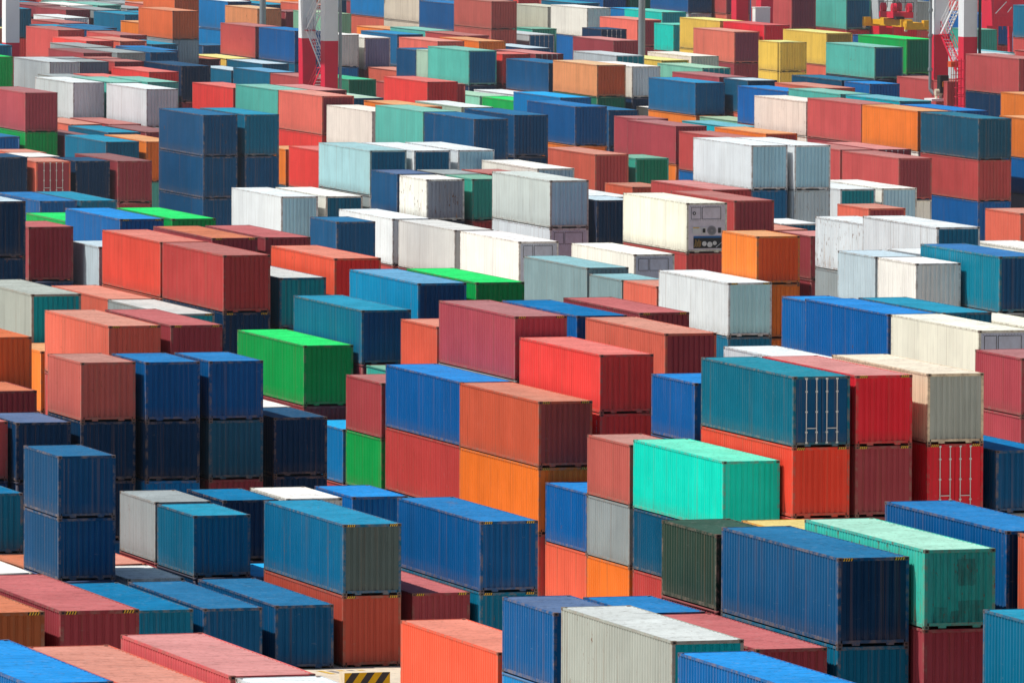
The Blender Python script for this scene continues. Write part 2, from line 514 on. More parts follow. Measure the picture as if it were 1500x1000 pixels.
def patched_mat():
    """mint paint over-rolled with darker rectangles, with rust pits"""
    m, nt, b = newmat('patched_mint_paint')
    tc = nt.nodes.new('ShaderNodeTexCoord'); s = nt.nodes.new('ShaderNodeSeparateXYZ')
    nt.links.new(tc.outputs['Object'], s.inputs[0])
    z0 = nt.nodes.new('ShaderNodeCombineXYZ')
    wob = noise(nt, vscale(nt, tc.outputs['Object'], z0.outputs[0], (9, 1, 2)), 1.0, 3)
    c = mixc(nt, maprange(nt, wob, .4, .7, 0, .6), (.0, .40, .34, 1), (.0, .24, .22, 1))
    r0 = noise(nt, vscale(nt, tc.outputs['Object'], z0.outputs[0], (4, 4, 1.5)), 1.0, 5, .7)
    for (x0, x1, a, e) in ((-.06, .55, 1.40, 2.28), (-.06, .86, .24, .92), (-.88, -.42, .10, .72), (-.30, .0, .10, .58)):
        f = None
        for (v, lo, op) in ((s.outputs[0], x0, 'GREATER_THAN'), (s.outputs[0], x1, 'LESS_THAN'), (s.outputs[2], a, 'GREATER_THAN'), (s.outputs[2], e, 'LESS_THAN')):
            vv = math_(nt, 'ADD', v, math_(nt, 'MULTIPLY', math_(nt, 'SUBTRACT', wob, .5), .16))
            k = math_(nt, op, vv, lo)
            f = k if f is None else math_(nt, 'MULTIPLY', f, k)
        c = mixc(nt, math_(nt, 'MULTIPLY', f, math_(nt, 'MULTIPLY', maprange(nt, r0, .35, .6, .35, 1.0), .62)), c, (.004, .085, .075, 1))
    r = noise(nt, vscale(nt, tc.outputs['Object'], z0.outputs[0], (3, 3, 1.2)), 2.0, 6, .7)
    c = mixc(nt, maprange(nt, r, .62, .68, 0, .9), c, (.11, .035, .02, 1))
    nt.links.new(c, b.inputs['Base Color']); b.inputs['Roughness'].default_value = .55
    return m

def container(L, H, paintname, roof, end, flags, x, y, z, label, group, near):
    rust = .62 if 'rusty' in flags else (.12 if random.random() < .8 else .38)
    fvar = random.uniform(.93, 1.05)
    body = paint(paintname, rust, fvar)
    endc = paint(end, rust * .6 + (.3 if 'rusty' in flags else 0), fvar) if end else body  # end override: often the end's shade mixed into its paint colour
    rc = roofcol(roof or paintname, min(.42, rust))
    smooth = ('reefer' in flags) or ('reefblank' in flags) or ('smooth' in flags)
    root = D.objects.new('shipping_container', None)
    root.empty_display_size = .5
    COL.objects.link(root)
    root.location = (x, y, z)
    root['label'] = label
    root['category'] = 'shipping container'
    root['group'] = group
    link('side_wall', mesh_of('side', L, H, -1, smooth), root, body)
    link('side_wall', mesh_of('side', L, H, 1, smooth), root, body)
    link('roof', mesh_of('roof', L, H), root, rc)
    link('underframe', mesh_of('base', L, H), root)
    ed = -1 if 'doors' in flags else 1
    if 'reefer' in flags or 'reefblank' in flags:
        reefer_end(root, L, H, 'reefer' in flags)
    elif 'doors' not in flags:
        link('end_wall', mesh_of('end', L, H, -1), root, endc)
    else:
        link('end_wall', mesh_of('end', L, H, 1), root, body)
    for s in (-1, 1):
        lf = link('door_leaf', mesh_of('leaf', L, H, ed, s), root, endc if ed < 0 else body)
        if ed < 0:
            for xr in (.22, .66):
                link('lock_rod', mesh_of('rod', L, H, ed, s * xr), lf)
            link('handle', mesh_of('handle', L, H, ed, s * .22, s), lf)
    if 'patched' in flags:
        for ch in root_children(root, 'end_wall'):
            ch.data = ch.data.copy(); ch.data.materials[0] = patched_mat()
    if 'digits' in flags:
        for k, s in enumerate('821'):
            cu = D.curves.new('painted_digit', 'FONT'); cu.body = s; cu.size = .34; cu.extrude = .001
            cu.materials.append(M['steel'])
            tmp = D.objects.new('painted_digit', cu); COL.objects.link(tmp)
            bpy.context.view_layer.update()
            me = D.meshes.new_from_object(tmp.evaluated_get(bpy.context.evaluated_depsgraph_get()))
            D.objects.remove(tmp)
            d = link('painted_digit', me, root)
            d.location = (-CW / 2 + .004, -LEN[L] / 2 + .62, HGT[H] - .52 - k * .30)
            d.rotation_euler = (PI / 2, 0, -PI / 2)
    fr = tuple(c * .9 for c in body[:3]) + (rust,)
    cc = (fr[0] * .35 + .10, fr[1] * .35 + .058, fr[2] * .35 + .038, rust)
    if near:
        link('frame', mesh_of('frame', L, H), root, fr)
        for sx in (-1, 1):
            for sy in (-1, 1):
                for t in (0, 1):
                    link('corner_casting', mesh_of('cast', L, H, sx, sy, t), root, cc)
        if H == 'C' and 'marks' in flags:
            for s in (-1, 1):
                link('height_marking', mesh_of('marks', L, H, s), root)
    else:
        link('frame', mesh_of('allcast', L, H), root, fr)
    return root

# ------------------------------------------------------------------ the yard's containers
# length, height, paint, roof, end (many hold painted shade), flags, x, y, z, near, label
GROUPS = ['twenty foot containers stacked in the yard', 'forty foot containers stacked in the yard']
BOXES = [
(40,'C','white',0,0,'',66.85,237.42,8.688,1,'white long container right of pinkish red one, near the bottom, middle'),
(40,'C','royal',0,0,'',60.93,249.57,8.688,1,'royal blue long container left of salmon red one, near the bottom, far left'),
(40,'C','pinkred',0,0,'',66.83,250.10,8.688,1,'pinkish red long container between salmon red and white ones, near the bottom, left'),
(40,'C','salmonred',0,0,'',64.09,250.33,8.383,1,'salmon red long container between royal blue and pinkish red ones, near the bottom, left'),
(40,'C','petrol',0,0,'',96.91,260.34,7.773,1,'petrol blue long container, near the bottom, far right'),
(40,'C','royal',0,0,'',89.78,268.92,5.792,1,'royal blue long container right of dark maroon one, near the bottom, right'),
(40,'C','maroon','pinkroof',0,'marks',67.66,272.80,8.383,1,'dark maroon long container with pink roof right of brown one, near the bottom, far left'),
(40,'C','brown','peach',0,'marks',64.74,272.82,8.383,1,'brown long container with peach roof left of dark maroon one, near the bottom, far left'),
(40,'C','rust',0,0,'',103.74,276.03,8.688,1,'rust brown long container right of deep blue one, near the bottom, far right'),
(40,'S','mint','mintroof',0,'rusty patched',99.81,286.22,8.688,1,'rusty mint green long container with rusty scarred panels, near the bottom, far right'),
(40,'C','maroon',0,0,'',99.81,286.22,5.792,1,'dark maroon long container under rusty mint green one, near the bottom, far right'),
(40,'C','navyblue',0,'navy','marks',97.23,287.32,8.078,1,'navy blue long container on top of petrol blue one, near the bottom, right'),  # navy end: darker paint stands for the shade on this end
(40,'C','petrol',0,0,'',97.23,287.32,5.182,1,'petrol blue long container under navy blue one, near the bottom, right'),
(40,'C','maroon','pinkroof',0,'',94.44,287.34,5.182,1,'dark maroon long container with pink roof left of petrol blue one, near the bottom, right'),
(40,'C','warmgrey','whiteroof','teal','',91.68,287.60,5.487,1,'light grey long container with whitish roof left of dark maroon one, near the bottom, right'),
(40,'C','blue',0,'navy','',103.61,288.95,8.688,1,'deep blue long container left of rust brown one, near the bottom, far right'),
(20,'S','blue',0,0,'',94.42,297.03,5.487,1,'deep blue short container between deep blue and light grey ones, near the bottom, middle'),
(20,'S','darkgreen',0,0,'',97.25,297.05,8.078,1,'dark green short container between orange and amber yellow ones, near the bottom, right'),
(20,'S','blue','slateroof',0,'',91.77,297.83,5.487,1,'deep blue short container with slate roof left of deep blue one, near the bottom, middle'),
(20,'S','amber',0,0,'',101.00,299.67,7.773,1,'amber yellow short container between dark green and navy blue ones, near the bottom, right'),
(40,'C','redorange',0,0,'',92.69,310.51,2.896,1,'orange red long container left of deep blue one, near the bottom, middle'),
(40,'C','petrol2',0,'navyblue','doors',120.20,360.38,8.688,1,'teal blue long container with door bars facing, in the lower half, right'),
(40,'C','redorange3',0,0,'marks',120.20,360.38,5.792,1,'orange red long container under teal blue one, in the lower half, right'),
(40,'C','crimson','pinkred',0,'marks',122.90,360.40,8.688,1,'crimson long container with pink roof, in the lower half, far right'),
(40,'C','maroon',0,0,'marks',122.90,360.40,5.792,1,'dark maroon long container under crimson one, in the lower half, far right'),
(40,'S','navyblue','azureroof2',0,'',129.11,360.72,5.792,1,'navy blue long container with azure roof, in the lower half, far right'),
(40,'C','tan',0,'warmgrey','',126.11,360.72,8.688,1,'pale tan long container on top of crimson one, in the centre band, far right'),
(40,'C','crimson',0,0,'doors marks',126.11,360.72,5.792,1,'crimson long container with door bars facing, in the lower half, far right'),
(40,'S','petrol','azureroof',0,'',92.77,361.38,0.000,1,'petrol blue long container with azure roof left of navy blue one, near the bottom, left'),
(40,'S','navyblue',0,0,'',95.65,361.41,0.000,1,'navy blue long container between petrol blue and navy blue ones, near the bottom, left'),
(40,'C','mint2',0,0,'',117.64,361.69,5.182,1,'bright mint green long container left of orange red one, in the lower half, right'),
(40,'S','petrolnavy',0,0,'',117.64,361.69,2.591,1,'dark petrol blue long container under bright mint green one, in the lower half, right'),
(40,'S','brickred',0,0,'',117.64,361.69,-0.000,1,'brick red long container under dark petrol blue one, near the bottom, right'),
(40,'S','navyblue',0,0,'',98.78,361.94,0.000,1,'navy blue long container between navy blue and dull rust red ones, near the bottom, left'),
(40,'C','tealblue',0,'darkteal','marks',101.65,362.08,2.896,1,'blue teal long container on top of dull rust red one, in the lower half, middle'),
(40,'C','rustdull',0,0,'marks',101.65,362.08,0.000,1,'dull rust red long container under blue teal one, near the bottom, middle'),
(40,'C','blue',0,0,'marks',107.44,362.11,2.896,1,'deep blue long container on top of petrol blue one, in the lower half, middle'),
(40,'C','petrol',0,0,'marks',107.44,362.11,0.000,1,'petrol blue long container under deep blue one, near the bottom, middle'),
(40,'C','maroon','pinkroof',0,'marks',104.70,362.56,0.000,1,'dark maroon long container with pink roof left of petrol blue one, near the bottom, middle'),
(20,'S','royal2',0,0,'',120.53,371.36,7.773,1,'bright royal blue short container left of teal blue one, in the lower half, right'),
(20,'S','deepblue',0,0,'',92.93,371.54,5.182,1,'deep navy blue short container left of azure blue one, in the lower half, far left'),
(20,'S','deepblue',0,0,'',92.93,371.54,2.591,1,'deep navy blue short container under deep navy blue one, in the lower half, far left'),
(20,'S','petrol',0,0,'',98.75,371.61,2.591,1,'petrol blue short container between grey and dark navy ones, in the lower half, left'),
(20,'S','salmonbrown',0,0,'',117.79,371.75,5.182,1,'brownish salmon short container on top of grey one, in the lower half, middle'),
(20,'S','grey',0,0,'',117.79,371.75,2.591,1,'grey short container under brownish salmon one, in the lower half, middle'),
(20,'S','orange2',0,0,'',117.79,371.75,0.000,1,'orange short container under grey one left of dark green one, near the bottom, middle'),
(20,'S','cream',0,0,'',95.96,371.83,0.000,1,'cream short container left of navy blue one, near the bottom, left'),
(20,'S','royal2',0,0,'',118.02,378.60,2.591,1,'bright royal blue short container on top of orange red one, in the lower half, middle'),
(20,'S','redorange2',0,0,'',118.02,378.60,0.000,1,'orange red short container under bright royal blue one, near the bottom, middle'),
(20,'S','grey',0,0,'',98.92,378.66,2.591,1,'grey short container between dark navy and petrol blue ones, in the lower half, left'),
(20,'S','navy','azureroof',0,'',101.93,378.78,2.591,1,'dark navy short container with azure roof left of cream one, in the lower half, left'),
(20,'S','cream',0,0,'',104.79,378.95,2.591,1,'cream short container between dark navy and royal blue ones, in the lower half, left'),
(20,'S','royal',0,0,'',107.75,379.18,2.591,1,'royal blue short container between cream and deep blue ones, in the lower half, middle'),
(40,'C','white',0,0,'',127.66,380.15,7.773,1,'white long container between petrol blue and crimson ones, in the centre band, right'),
(20,'S','maroonpink',0,0,'',139.41,383.02,7.773,1,'maroon short container on top of maroon one, in the centre band, far right'),
(20,'S','maroonpink',0,0,'',139.41,383.02,5.182,1,'maroon short container under maroon one right of crimson one, in the lower half, far right'),
(20,'S','petrol','azureroof',0,'',92.19,384.63,2.591,1,'petrol blue short container with azure roof, in the lower half, far left'),
(40,'C','rustorange',0,'maroonbrown','marks',117.78,387.94,5.792,1,'rust orange long container on top of orange one, in the lower half, middle'),
(40,'C','orange2',0,0,'marks',117.78,387.94,2.896,1,'orange long container under rust orange one, in the lower half, middle'),
(40,'C','brick',0,0,'',117.78,387.94,-0.000,1,'brick red long container under orange one, in the lower half, middle'),
(40,'S','red',0,0,'',120.64,388.17,8.078,1,'bright red long container on top of bright red one, in the centre band, middle'),
(40,'C','red',0,0,' digits',120.64,388.17,5.182,1,'bright red long container under bright red one, in the lower half, middle'),
(20,'S','blue',0,0,'',104.13,389.37,7.773,1,'deep blue short container on top of slate blue one, in the centre band, left'),
(20,'S','slate',0,0,'',104.13,389.37,5.182,1,'slate blue short container under deep blue one, in the lower half, left'),
(20,'S','maroon',0,0,'',104.13,389.37,2.591,1,'dark maroon short container under slate blue one, in the lower half, left'),
(20,'S','blue',0,0,'',101.27,389.37,7.773,1,'deep blue short container on top of dark navy one, in the centre band, left'),
(20,'S','navy',0,0,'',101.27,389.37,5.182,1,'dark navy short container under deep blue one, in the lower half, left'),
(20,'S','azure',0,0,'',101.27,389.37,2.591,1,'azure blue short container under dark navy one, in the lower half, left'),
(20,'S','salmonbrown',0,0,'',98.49,389.81,7.773,1,'brownish salmon short container on top of dark navy one, in the centre band, far left'),
(20,'S','navy',0,0,'',98.49,389.81,5.182,1,'dark navy short container under brownish salmon one, in the lower half, far left'),
(20,'S','navy',0,0,'',98.49,389.81,2.591,1,'dark navy short container under dark navy one, in the lower half, far left'),
(20,'S','navy','slateroof',0,'',95.68,390.15,5.182,1,'dark navy short container with slate roof, in the lower half, far left'),
(20,'S','navy',0,0,'',107.33,390.42,5.182,1,'dark navy short container on top of dark navy one, in the lower half, left'),
(20,'S','navy',0,0,'',107.33,390.42,2.591,1,'dark navy short container under dark navy one, in the lower half, left'),
(20,'S','brick',0,0,'',93.07,391.01,5.182,1,'brick red short container left of dark navy one, in the lower half, far left'),
(40,'C','creamwarm',0,0,'reefblank',142.41,400.04,7.773,1,'warm cream long container with plain grey machinery panel, in the centre band, far right'),
(40,'C','royal2',0,0,'',117.91,400.44,5.792,1,'bright royal blue long container on top of brick red one, in the lower half, middle'),
(40,'C','brickred',0,0,'',117.91,400.44,2.896,1,'brick red long container under bright royal blue one, in the lower half, middle'),
(40,'C','maroonpink',0,0,'marks',120.53,400.67,8.688,1,'maroon long container between orange red and bright royal blue ones, in the centre band, middle'),
(20,'S','maroon','peach',0,'',96.81,400.91,5.792,1,'dark maroon short container with peach roof, in the lower half, far left'),
(40,'C','salmon',0,'maroon','',127.80,401.25,7.773,1,'salmon long container between dark maroon and petrol blue ones, in the centre band, right'),
(20,'S','orangebrown','orangeroof',0,'',98.13,407.24,7.773,1,'brownish orange short container with light orange roof, in the centre band, far left'),
(20,'S','redorange2',0,0,'',120.46,409.82,7.773,1,'orange red short container between petrol blue and maroon ones, in the centre band, middle'),
(20,'S','brick2',0,0,'',117.90,410.18,5.182,1,'brick red short container on top of bright green one, in the lower half, middle'),
(20,'S','green',0,0,'',117.90,410.18,2.591,1,'bright green short container under brick red one, in the lower half, middle'),
(40,'C','maroon','pinkroof',0,'marks',107.53,412.02,7.773,1,'dark maroon long container with pink roof right of salmon one, in the centre band, left'),
(40,'C','salmon',0,0,'marks',104.66,412.23,7.773,1,'salmon long container between brownish salmon and dark maroon ones, in the centre band, far left'),
(40,'C','royal2',0,0,'',142.32,412.40,7.773,1,'bright royal blue long container left of petrol blue one, in the centre band, far right'),
(40,'C','petrol',0,0,'',145.16,412.76,7.773,1,'petrol blue long container left of warm cream one, in the centre band, far right'),
(40,'C','royal2','azureroof2',0,'',127.74,414.54,7.773,1,'bright royal blue long container with azure roof, in the centre band, middle'),
(40,'C','maroon','pinkroof',0,'marks',131.27,416.00,7.773,1,'dark maroon long container with pink roof left of salmon one, in the centre band, middle'),
(20,'S','azure',0,0,'',117.83,416.45,2.591,1,'azure blue short container between dark maroon and bright green ones, in the lower half, middle'),
(20,'C','orange',0,0,'',104.62,421.93,5.792,1,'orange short container between brownish orange and brownish salmon ones, in the centre band, far left'),
(20,'S','royal',0,0,'',143.50,422.52,7.773,1,'royal blue short container between orange and bright royal blue ones, in the centre band, right'),
(40,'S','petrol',0,'navyblue','',120.42,425.49,7.773,1,'petrol blue long container between petrol blue and sky blue ones, in the centre band, middle'),
(40,'C','green',0,0,'',117.76,426.15,5.792,1,'bright green long container on top of dark maroon one, in the centre band, left'),
(40,'C','maroon',0,0,'',117.76,426.15,2.896,1,'dark maroon long container under bright green one, in the lower half, left'),
(40,'C','creamwarm',0,0,'',156.17,430.33,5.792,1,'warm cream long container right of warm cream one, in the centre band, far right'),
(40,'C','azure2','skyroof','navyblue','',124.78,430.91,8.383,1,'sky blue long container with pale blue roof, in the centre band, middle'),
(40,'C','green',0,0,'',127.72,430.98,8.383,1,'bright green long container between sky blue and maroon ones, in the centre band, middle'),
(40,'C','warmgrey',0,'teal','',105.76,431.50,8.078,1,'light grey long container left of salmon one, in the centre band, far left'),
(40,'C','petrol3','blueroof','navyblue','',160.18,446.56,8.383,1,'teal blue long container with light blue roof, in the centre band, far right'),
(20,'C','warmwhite',0,0,'',157.50,448.70,7.773,1,'off white short container between grey and teal blue ones, in the centre band, far right'),
(40,'C','grey','whiteroof','teal','marks',117.56,450.97,5.792,1,'grey long container with whitish roof left of dark navy one, in the centre band, left'),
(40,'C','brickred',0,0,'',120.48,451.08,8.688,1,'brick red long container on top of dark navy one, in the centre band, left'),
(40,'C','navy',0,0,'marks',120.48,451.08,5.792,1,'dark navy long container under brick red one, in the centre band, left'),
(40,'S','petrol','whiteroof','tealdark','',123.62,451.91,7.773,1,'petrol blue long container with whitish roof, in the centre band, left'),
(40,'C','redorange',0,'redbrown','',126.64,452.43,8.383,1,'orange red long container between petrol blue and sky blue ones, in the centre band, middle'),
(20,'C','ltblue',0,0,'',157.50,455.13,7.773,1,'pale blue short container left of off white one, in the centre band, far right'),
(40,'C','cream',0,0,'',167.71,459.52,7.773,1,'cream long container right of teal blue one, in the centre band, far right'),
(40,'C','navy','ltblue',0,'',110.44,461.72,10.974,1,'dark navy long container with pale blue roof, in the upper half, far left'),
(40,'C','navy',0,0,'',110.44,461.72,8.078,1,'dark navy long container under dark navy one, in the centre band, far left'),
(40,'C','salmon',0,0,'',117.71,463.58,5.792,1,'salmon long container between light grey and grey ones, in the centre band, far left'),
(40,'C','red2',0,0,'',120.49,463.67,8.688,1,'faded red long container between pale blue and dark maroon ones, in the centre band, left'),
(40,'C','maroon','peach',0,'marks',124.05,466.67,8.688,1,'dark maroon long container with peach roof, in the upper half, left'),
(40,'C','maroon','pinkroof',0,'',126.92,466.71,8.688,1,'dark maroon long container with pink roof, in the upper half, left'),
(40,'C','white',0,'petrol','',164.56,468.57,8.688,1,'white long container between white and bright royal blue ones, in the upper half, far right'),
(20,'S','orange',0,'orangered','',155.87,469.82,8.383,1,'orange short container on top of orange one, in the upper half, right'),
(20,'C','orange',0,0,'',155.87,469.82,5.487,1,'orange short container under orange one left of royal blue one, in the centre band, right'),
(40,'C','white',0,'shadedwhite','marks',153.31,469.92,5.792,1,'white long container on top of petrol blue one, in the centre band, right'),
(40,'C','petrol',0,0,'',153.31,469.92,2.896,1,'petrol blue long container under white one right of salmon one, in the centre band, right'),
(20,'C','ltblue',0,0,'',120.40,473.09,7.773,1,'pale blue short container left of faded red one, in the centre band, far left'),
(20,'C','maroon','pinkroof',0,'',117.37,476.31,8.688,1,'dark maroon short container with pink roof, in the upper half, far left'),
(20,'S','salmon',0,0,'',153.32,479.42,5.182,1,'salmon short container between blue grey and white ones, in the centre band, middle'),
(20,'S','greyteal',0,0,'',153.29,485.63,5.182,1,'blue grey short container between blue grey and salmon ones, in the centre band, middle'),
(40,'C','white',0,'shadedpale','rusty',167.61,485.64,7.773,1,'white long container with rusty scarred panels, in the upper half, far right'),
(40,'S','grey',0,0,'',167.61,485.64,5.182,1,'grey long container under white one, in the centre band, far right'),
(40,'C','green',0,0,'',126.93,485.85,8.688,1,'bright green long container between royal blue and navy blue ones, in the upper half, left'),
(40,'C','royal',0,0,'marks',124.09,486.11,8.688,1,'royal blue long container left of bright green one, in the upper half, far left'),
(40,'C','greyteal',0,0,'',153.32,495.30,5.182,1,'blue grey long container between off white and blue grey ones, in the centre band, middle'),
(40,'C','green',0,0,'',125.02,499.00,7.773,1,'bright green long container left of royal blue one, in the upper half, far left'),
(20,'S','salmon',0,0,'',182.16,500.91,7.773,1,'salmon short container right of bright royal blue one, in the upper half, far right'),
(40,'C','cream',0,0,'reefblank',159.96,507.57,5.182,1,'cream long container with plain grey machinery panel, in the centre band, middle'),
(40,'C','creamwarm',0,0,'reefer',163.16,507.71,8.078,1,'warm cream long refrigerated container showing its cooling machinery, in the upper half, right'),
(40,'C','brick',0,0,'',163.16,507.71,5.182,1,'brick red long container under warm cream one, in the centre band, right'),
(20,'S','maroon','pinkred',0,'',174.28,515.28,5.792,1,'dark maroon short container with pink roof left of white one, in the upper half, right'),
(40,'C','brick',0,'maroon','',168.63,515.59,7.773,1,'brick red long container between brick red and pale blue ones, in the upper half, right'),
(40,'C','warmwhite',0,0,'reefblank smooth',157.37,521.81,5.182,1,'off white long container with plain grey machinery panel, in the upper half, middle'),
(40,'C','brick','pinkred',0,'',171.46,528.38,7.773,1,'brick red long container with pink roof, in the upper half, right'),
(40,'C','palegrey2',0,0,'smooth',157.32,534.97,5.182,1,'pale grey long container between white and off white ones, in the upper half, middle'),
(40,'C','palegrey',0,'shadedpale','',163.43,535.38,8.078,1,'pale grey long container on top of white one, in the upper half, middle'),
(40,'C','white',0,0,'reefblank',163.43,535.38,5.182,1,'white long container with plain grey machinery panel, in the upper half, middle'),
(20,'S','navyblue',0,0,'',151.36,536.90,5.792,1,'navy blue short container between white and white ones, in the upper half, middle'),
(20,'S','salmon',0,'maroon','',188.14,545.09,5.792,0,'salmon short container between white and white ones, in the upper half, far right'),
(20,'S','turq',0,0,'',163.01,547.36,7.773,1,'turquoise green short container between cream and cream ones, in the upper half, middle'),
(20,'S','cream',0,'greyrust','rusty',160.09,547.44,7.773,1,'cream short container with rusty scarred panels, in the upper half, middle'),
(40,'C','white',0,0,'smooth',157.29,548.35,5.182,1,'white long container between navy blue and pale grey ones, in the upper half, middle'),
(20,'C','navy','ltblue',0,'',172.75,552.67,5.792,0,'dark navy short container with pale blue roof, in the upper half, middle'),
(20,'S','navyblue','slateroof',0,'',160.31,554.73,7.773,0,'navy blue short container with slate roof left of cream one, in the upper half, middle'),
(40,'C','cream',0,'shadedcream','',169.13,556.74,7.773,0,'cream long container between turquoise green and salmon ones, in the upper half, middle'),
(40,'C','white',0,'shadedpale','',188.98,565.23,8.688,0,'white long container on top of pale blue one, in the upper half, right'),
(40,'C','ltblue',0,0,'',188.98,565.23,5.792,0,'pale blue long container under white one left of white one, in the upper half, right'),
(40,'C','white',0,'shadedpale','smooth',186.26,565.79,8.688,0,'white long container on top of slate blue one, in the upper half, right'),
(40,'C','slateblue',0,0,'',186.26,565.79,5.792,0,'slate blue long container under white one, in the upper half, right'),
(40,'C','white',0,'shadedpale','',167.74,569.58,8.383,0,'white long container between white and cream ones, in the upper half, middle'),
(40,'C','white',0,'tealblue','',164.81,569.58,8.383,0,'white long container between faded grey blue and white ones, in the upper half, middle'),
(40,'C','greyaqua',0,'tealblue','',162.05,570.15,8.383,0,'faded grey blue long container between bright red and white ones, in the upper half, middle'),
(40,'C','cream',0,'petrol','',159.18,570.30,5.487,0,'cream long container between white and white ones, in the upper half, middle'),
(40,'C','white',0,'shadedpale','smooth',156.27,570.48,5.487,0,'white long container between navy blue and cream ones, in the upper half, left'),
(40,'C','petrol',0,0,'',143.98,574.04,5.182,0,'petrol blue long container left of royal blue one, in the upper half, far left'),
(40,'C','blue',0,0,'',141.35,574.09,5.182,0,'deep blue long container left of petrol blue one, in the upper half, far left'),
(20,'S','rust',0,0,'',182.10,574.87,5.792,0,'rust brown short container between dark navy and warm cream ones, in the upper half, middle'),
(40,'C','white',0,'tealdark','',196.56,578.30,5.182,0,'white long container between pale blue and cream ones, in the upper half, right'),
(40,'C','cream',0,'shadedcream','',199.56,578.61,5.182,0,'cream long container right of white one, in the upper half, far right'),
(40,'C','brickpink',0,'maroon','',210.68,607.20,5.792,0,'dusty brick long container left of brick red one, in the upper half, far right'),
(40,'C','navyblue',0,0,'',180.50,608.93,8.688,0,'navy blue long container between pale turquoise and navy blue ones, in the upper half, middle'),
(40,'C','slateteal',0,0,'',217.40,609.63,8.383,0,'dark slate long container on top of brick red one, in the upper half, far right'),
(40,'C','brick',0,0,'',217.40,609.63,5.487,0,'brick red long container under dark slate one, in the upper half, far right'),
(40,'C','royal2',0,0,'',217.40,609.63,2.591,0,'bright royal blue long container under brick red one, in the upper half, far right'),
(20,'S','turq',0,'greendark','',194.79,614.32,5.792,0,'turquoise green short container right of salmon one, in the upper half, middle'),
(40,'C','navyblue',0,0,'',185.17,614.81,8.688,0,'navy blue long container between navy blue and azure blue ones, in the upper half, middle'),
(40,'C','orange',0,0,'',225.99,617.00,7.773,0,'orange long container on top of royal blue one, in the upper half, far right'),
(40,'S','royal',0,0,'',225.99,617.00,5.182,0,'royal blue long container under orange one, in the upper half, far right'),
(40,'C','salmon',0,'brick','',191.77,617.15,5.792,0,'salmon long container between cream and turquoise green ones, in the upper half, middle'),
(20,'S','salmon',0,'maroon','doors',152.62,617.81,5.792,0,'salmon short container with door bars facing, in the upper half, far left'),
(20,'C','navy',0,0,'',155.54,618.25,5.487,0,'dark navy short container between salmon and dark maroon ones, in the upper half, far left'),
(20,'C','navy',0,0,'',149.72,618.45,5.792,0,'dark navy short container left of salmon one, in the upper half, far left'),
(40,'C','navyblue',0,0,'',164.02,618.99,8.688,0,'navy blue long container on top of navy blue one, in the upper half, left'),
(40,'C','navyblue',0,0,'',164.02,618.99,5.792,0,'navy blue long container between orange and navy blue ones, in the upper half, left'),
(40,'C','navyblue',0,0,'',164.02,618.99,2.896,0,'navy blue long container between bright green and white ones, in the upper half, left'),
(40,'C','petrol',0,0,'',167.03,619.11,8.688,0,'petrol blue long container on top of navy blue one, in the upper half, left'),
(40,'C','navyblue',0,0,'',167.03,619.11,5.792,0,'navy blue long container under petrol blue one, in the upper half, left'),
(40,'C','maroon','pinkred',0,'doors',213.87,620.69,5.792,0,'dark maroon long container with door bars facing, in the upper half, far right'),
(40,'C','brickpink',0,'maroon','',211.02,620.72,5.792,0,'dusty brick long container between white and dark maroon ones, in the upper half, right'),
(40,'C','maroon',0,0,'',158.38,620.73,5.487,0,'dark maroon long container between dark navy and orange ones, in the upper half, far left'),
(40,'C','turqpale',0,0,'smooth',180.60,621.69,8.688,0,'pale turquoise long container between pinkish white and pale green ones, in the upper half, middle'),
(40,'C','red',0,0,'',174.50,622.66,5.792,0,'bright red long container between orange and faded grey blue ones, in the upper half, middle'),
(40,'C','orange',0,0,'',217.54,622.87,8.383,0,'orange long container left of bright royal blue one, in the upper half, far right'),
(40,'C','royal2',0,0,'',220.50,623.04,8.383,0,'bright royal blue long container left of dark slate one, in the upper half, far right'),
(20,'S','orange',0,0,'',174.55,632.76,5.792,0,'orange short container between navy blue and bright red ones, in the upper half, left'),
(40,'C','brickpink',0,0,'',217.76,635.86,8.383,0,'dusty brick long container between pale turquoise and aqua blue ones, near the top, right'),
(40,'C','aqua',0,'petrol','',222.46,640.88,8.383,0,'aqua blue long container between dusty brick and orange ones, near the top, far right'),
(40,'C','orange',0,0,'',166.29,643.43,5.792,0,'orange long container between petrol blue and navy blue ones, in the upper half, left'),
(40,'C','petrol',0,0,'',163.36,643.60,5.792,0,'petrol blue long container between dark navy and orange ones, in the upper half, far left'),
(40,'C','pinkwhite',0,0,'smooth',183.41,644.55,7.773,0,'pinkish white long container between pink salmon and pale turquoise ones, in the upper half, middle'),
(40,'C','orange',0,'maroonbrown','',214.27,647.19,5.792,0,'orange long container between brick red and white ones, in the upper half, right'),
(40,'C','brick',0,0,'',211.64,647.71,5.487,0,'brick red long container between maroon and white ones, in the upper half, right'),
(40,'S','pinkwhite',0,0,'',217.79,648.41,8.383,0,'pinkish white long container between bright royal blue and salmon ones, near the top, right'),
(40,'C','blue',0,0,'',200.48,650.07,7.773,0,'deep blue long container between bright green and navy blue ones, near the top, middle'),
(40,'C','palegreen','white',0,'',192.04,650.95,7.773,0,'pale green long container with white roof left of navy blue one, near the top, middle'),
(40,'C','orange',0,0,'',238.61,651.74,8.078,0,'orange long container right of dark navy one, near the top, far right'),
(40,'C','turqpale',0,0,'',222.40,654.13,8.383,0,'pale turquoise long container between salmon and dusty brick ones, near the top, right'),
(40,'C','salmonpink',0,'maroon','',183.32,657.63,8.383,0,'pink salmon long container on top of bright red one, near the top, left'),
(40,'C','red',0,0,'',183.32,657.63,5.487,0,'bright red long container under pink salmon one, in the upper half, left'),
(40,'C','petrol',0,0,'',167.44,658.94,5.792,0,'petrol blue long container between bright green and orange ones, in the upper half, far left'),
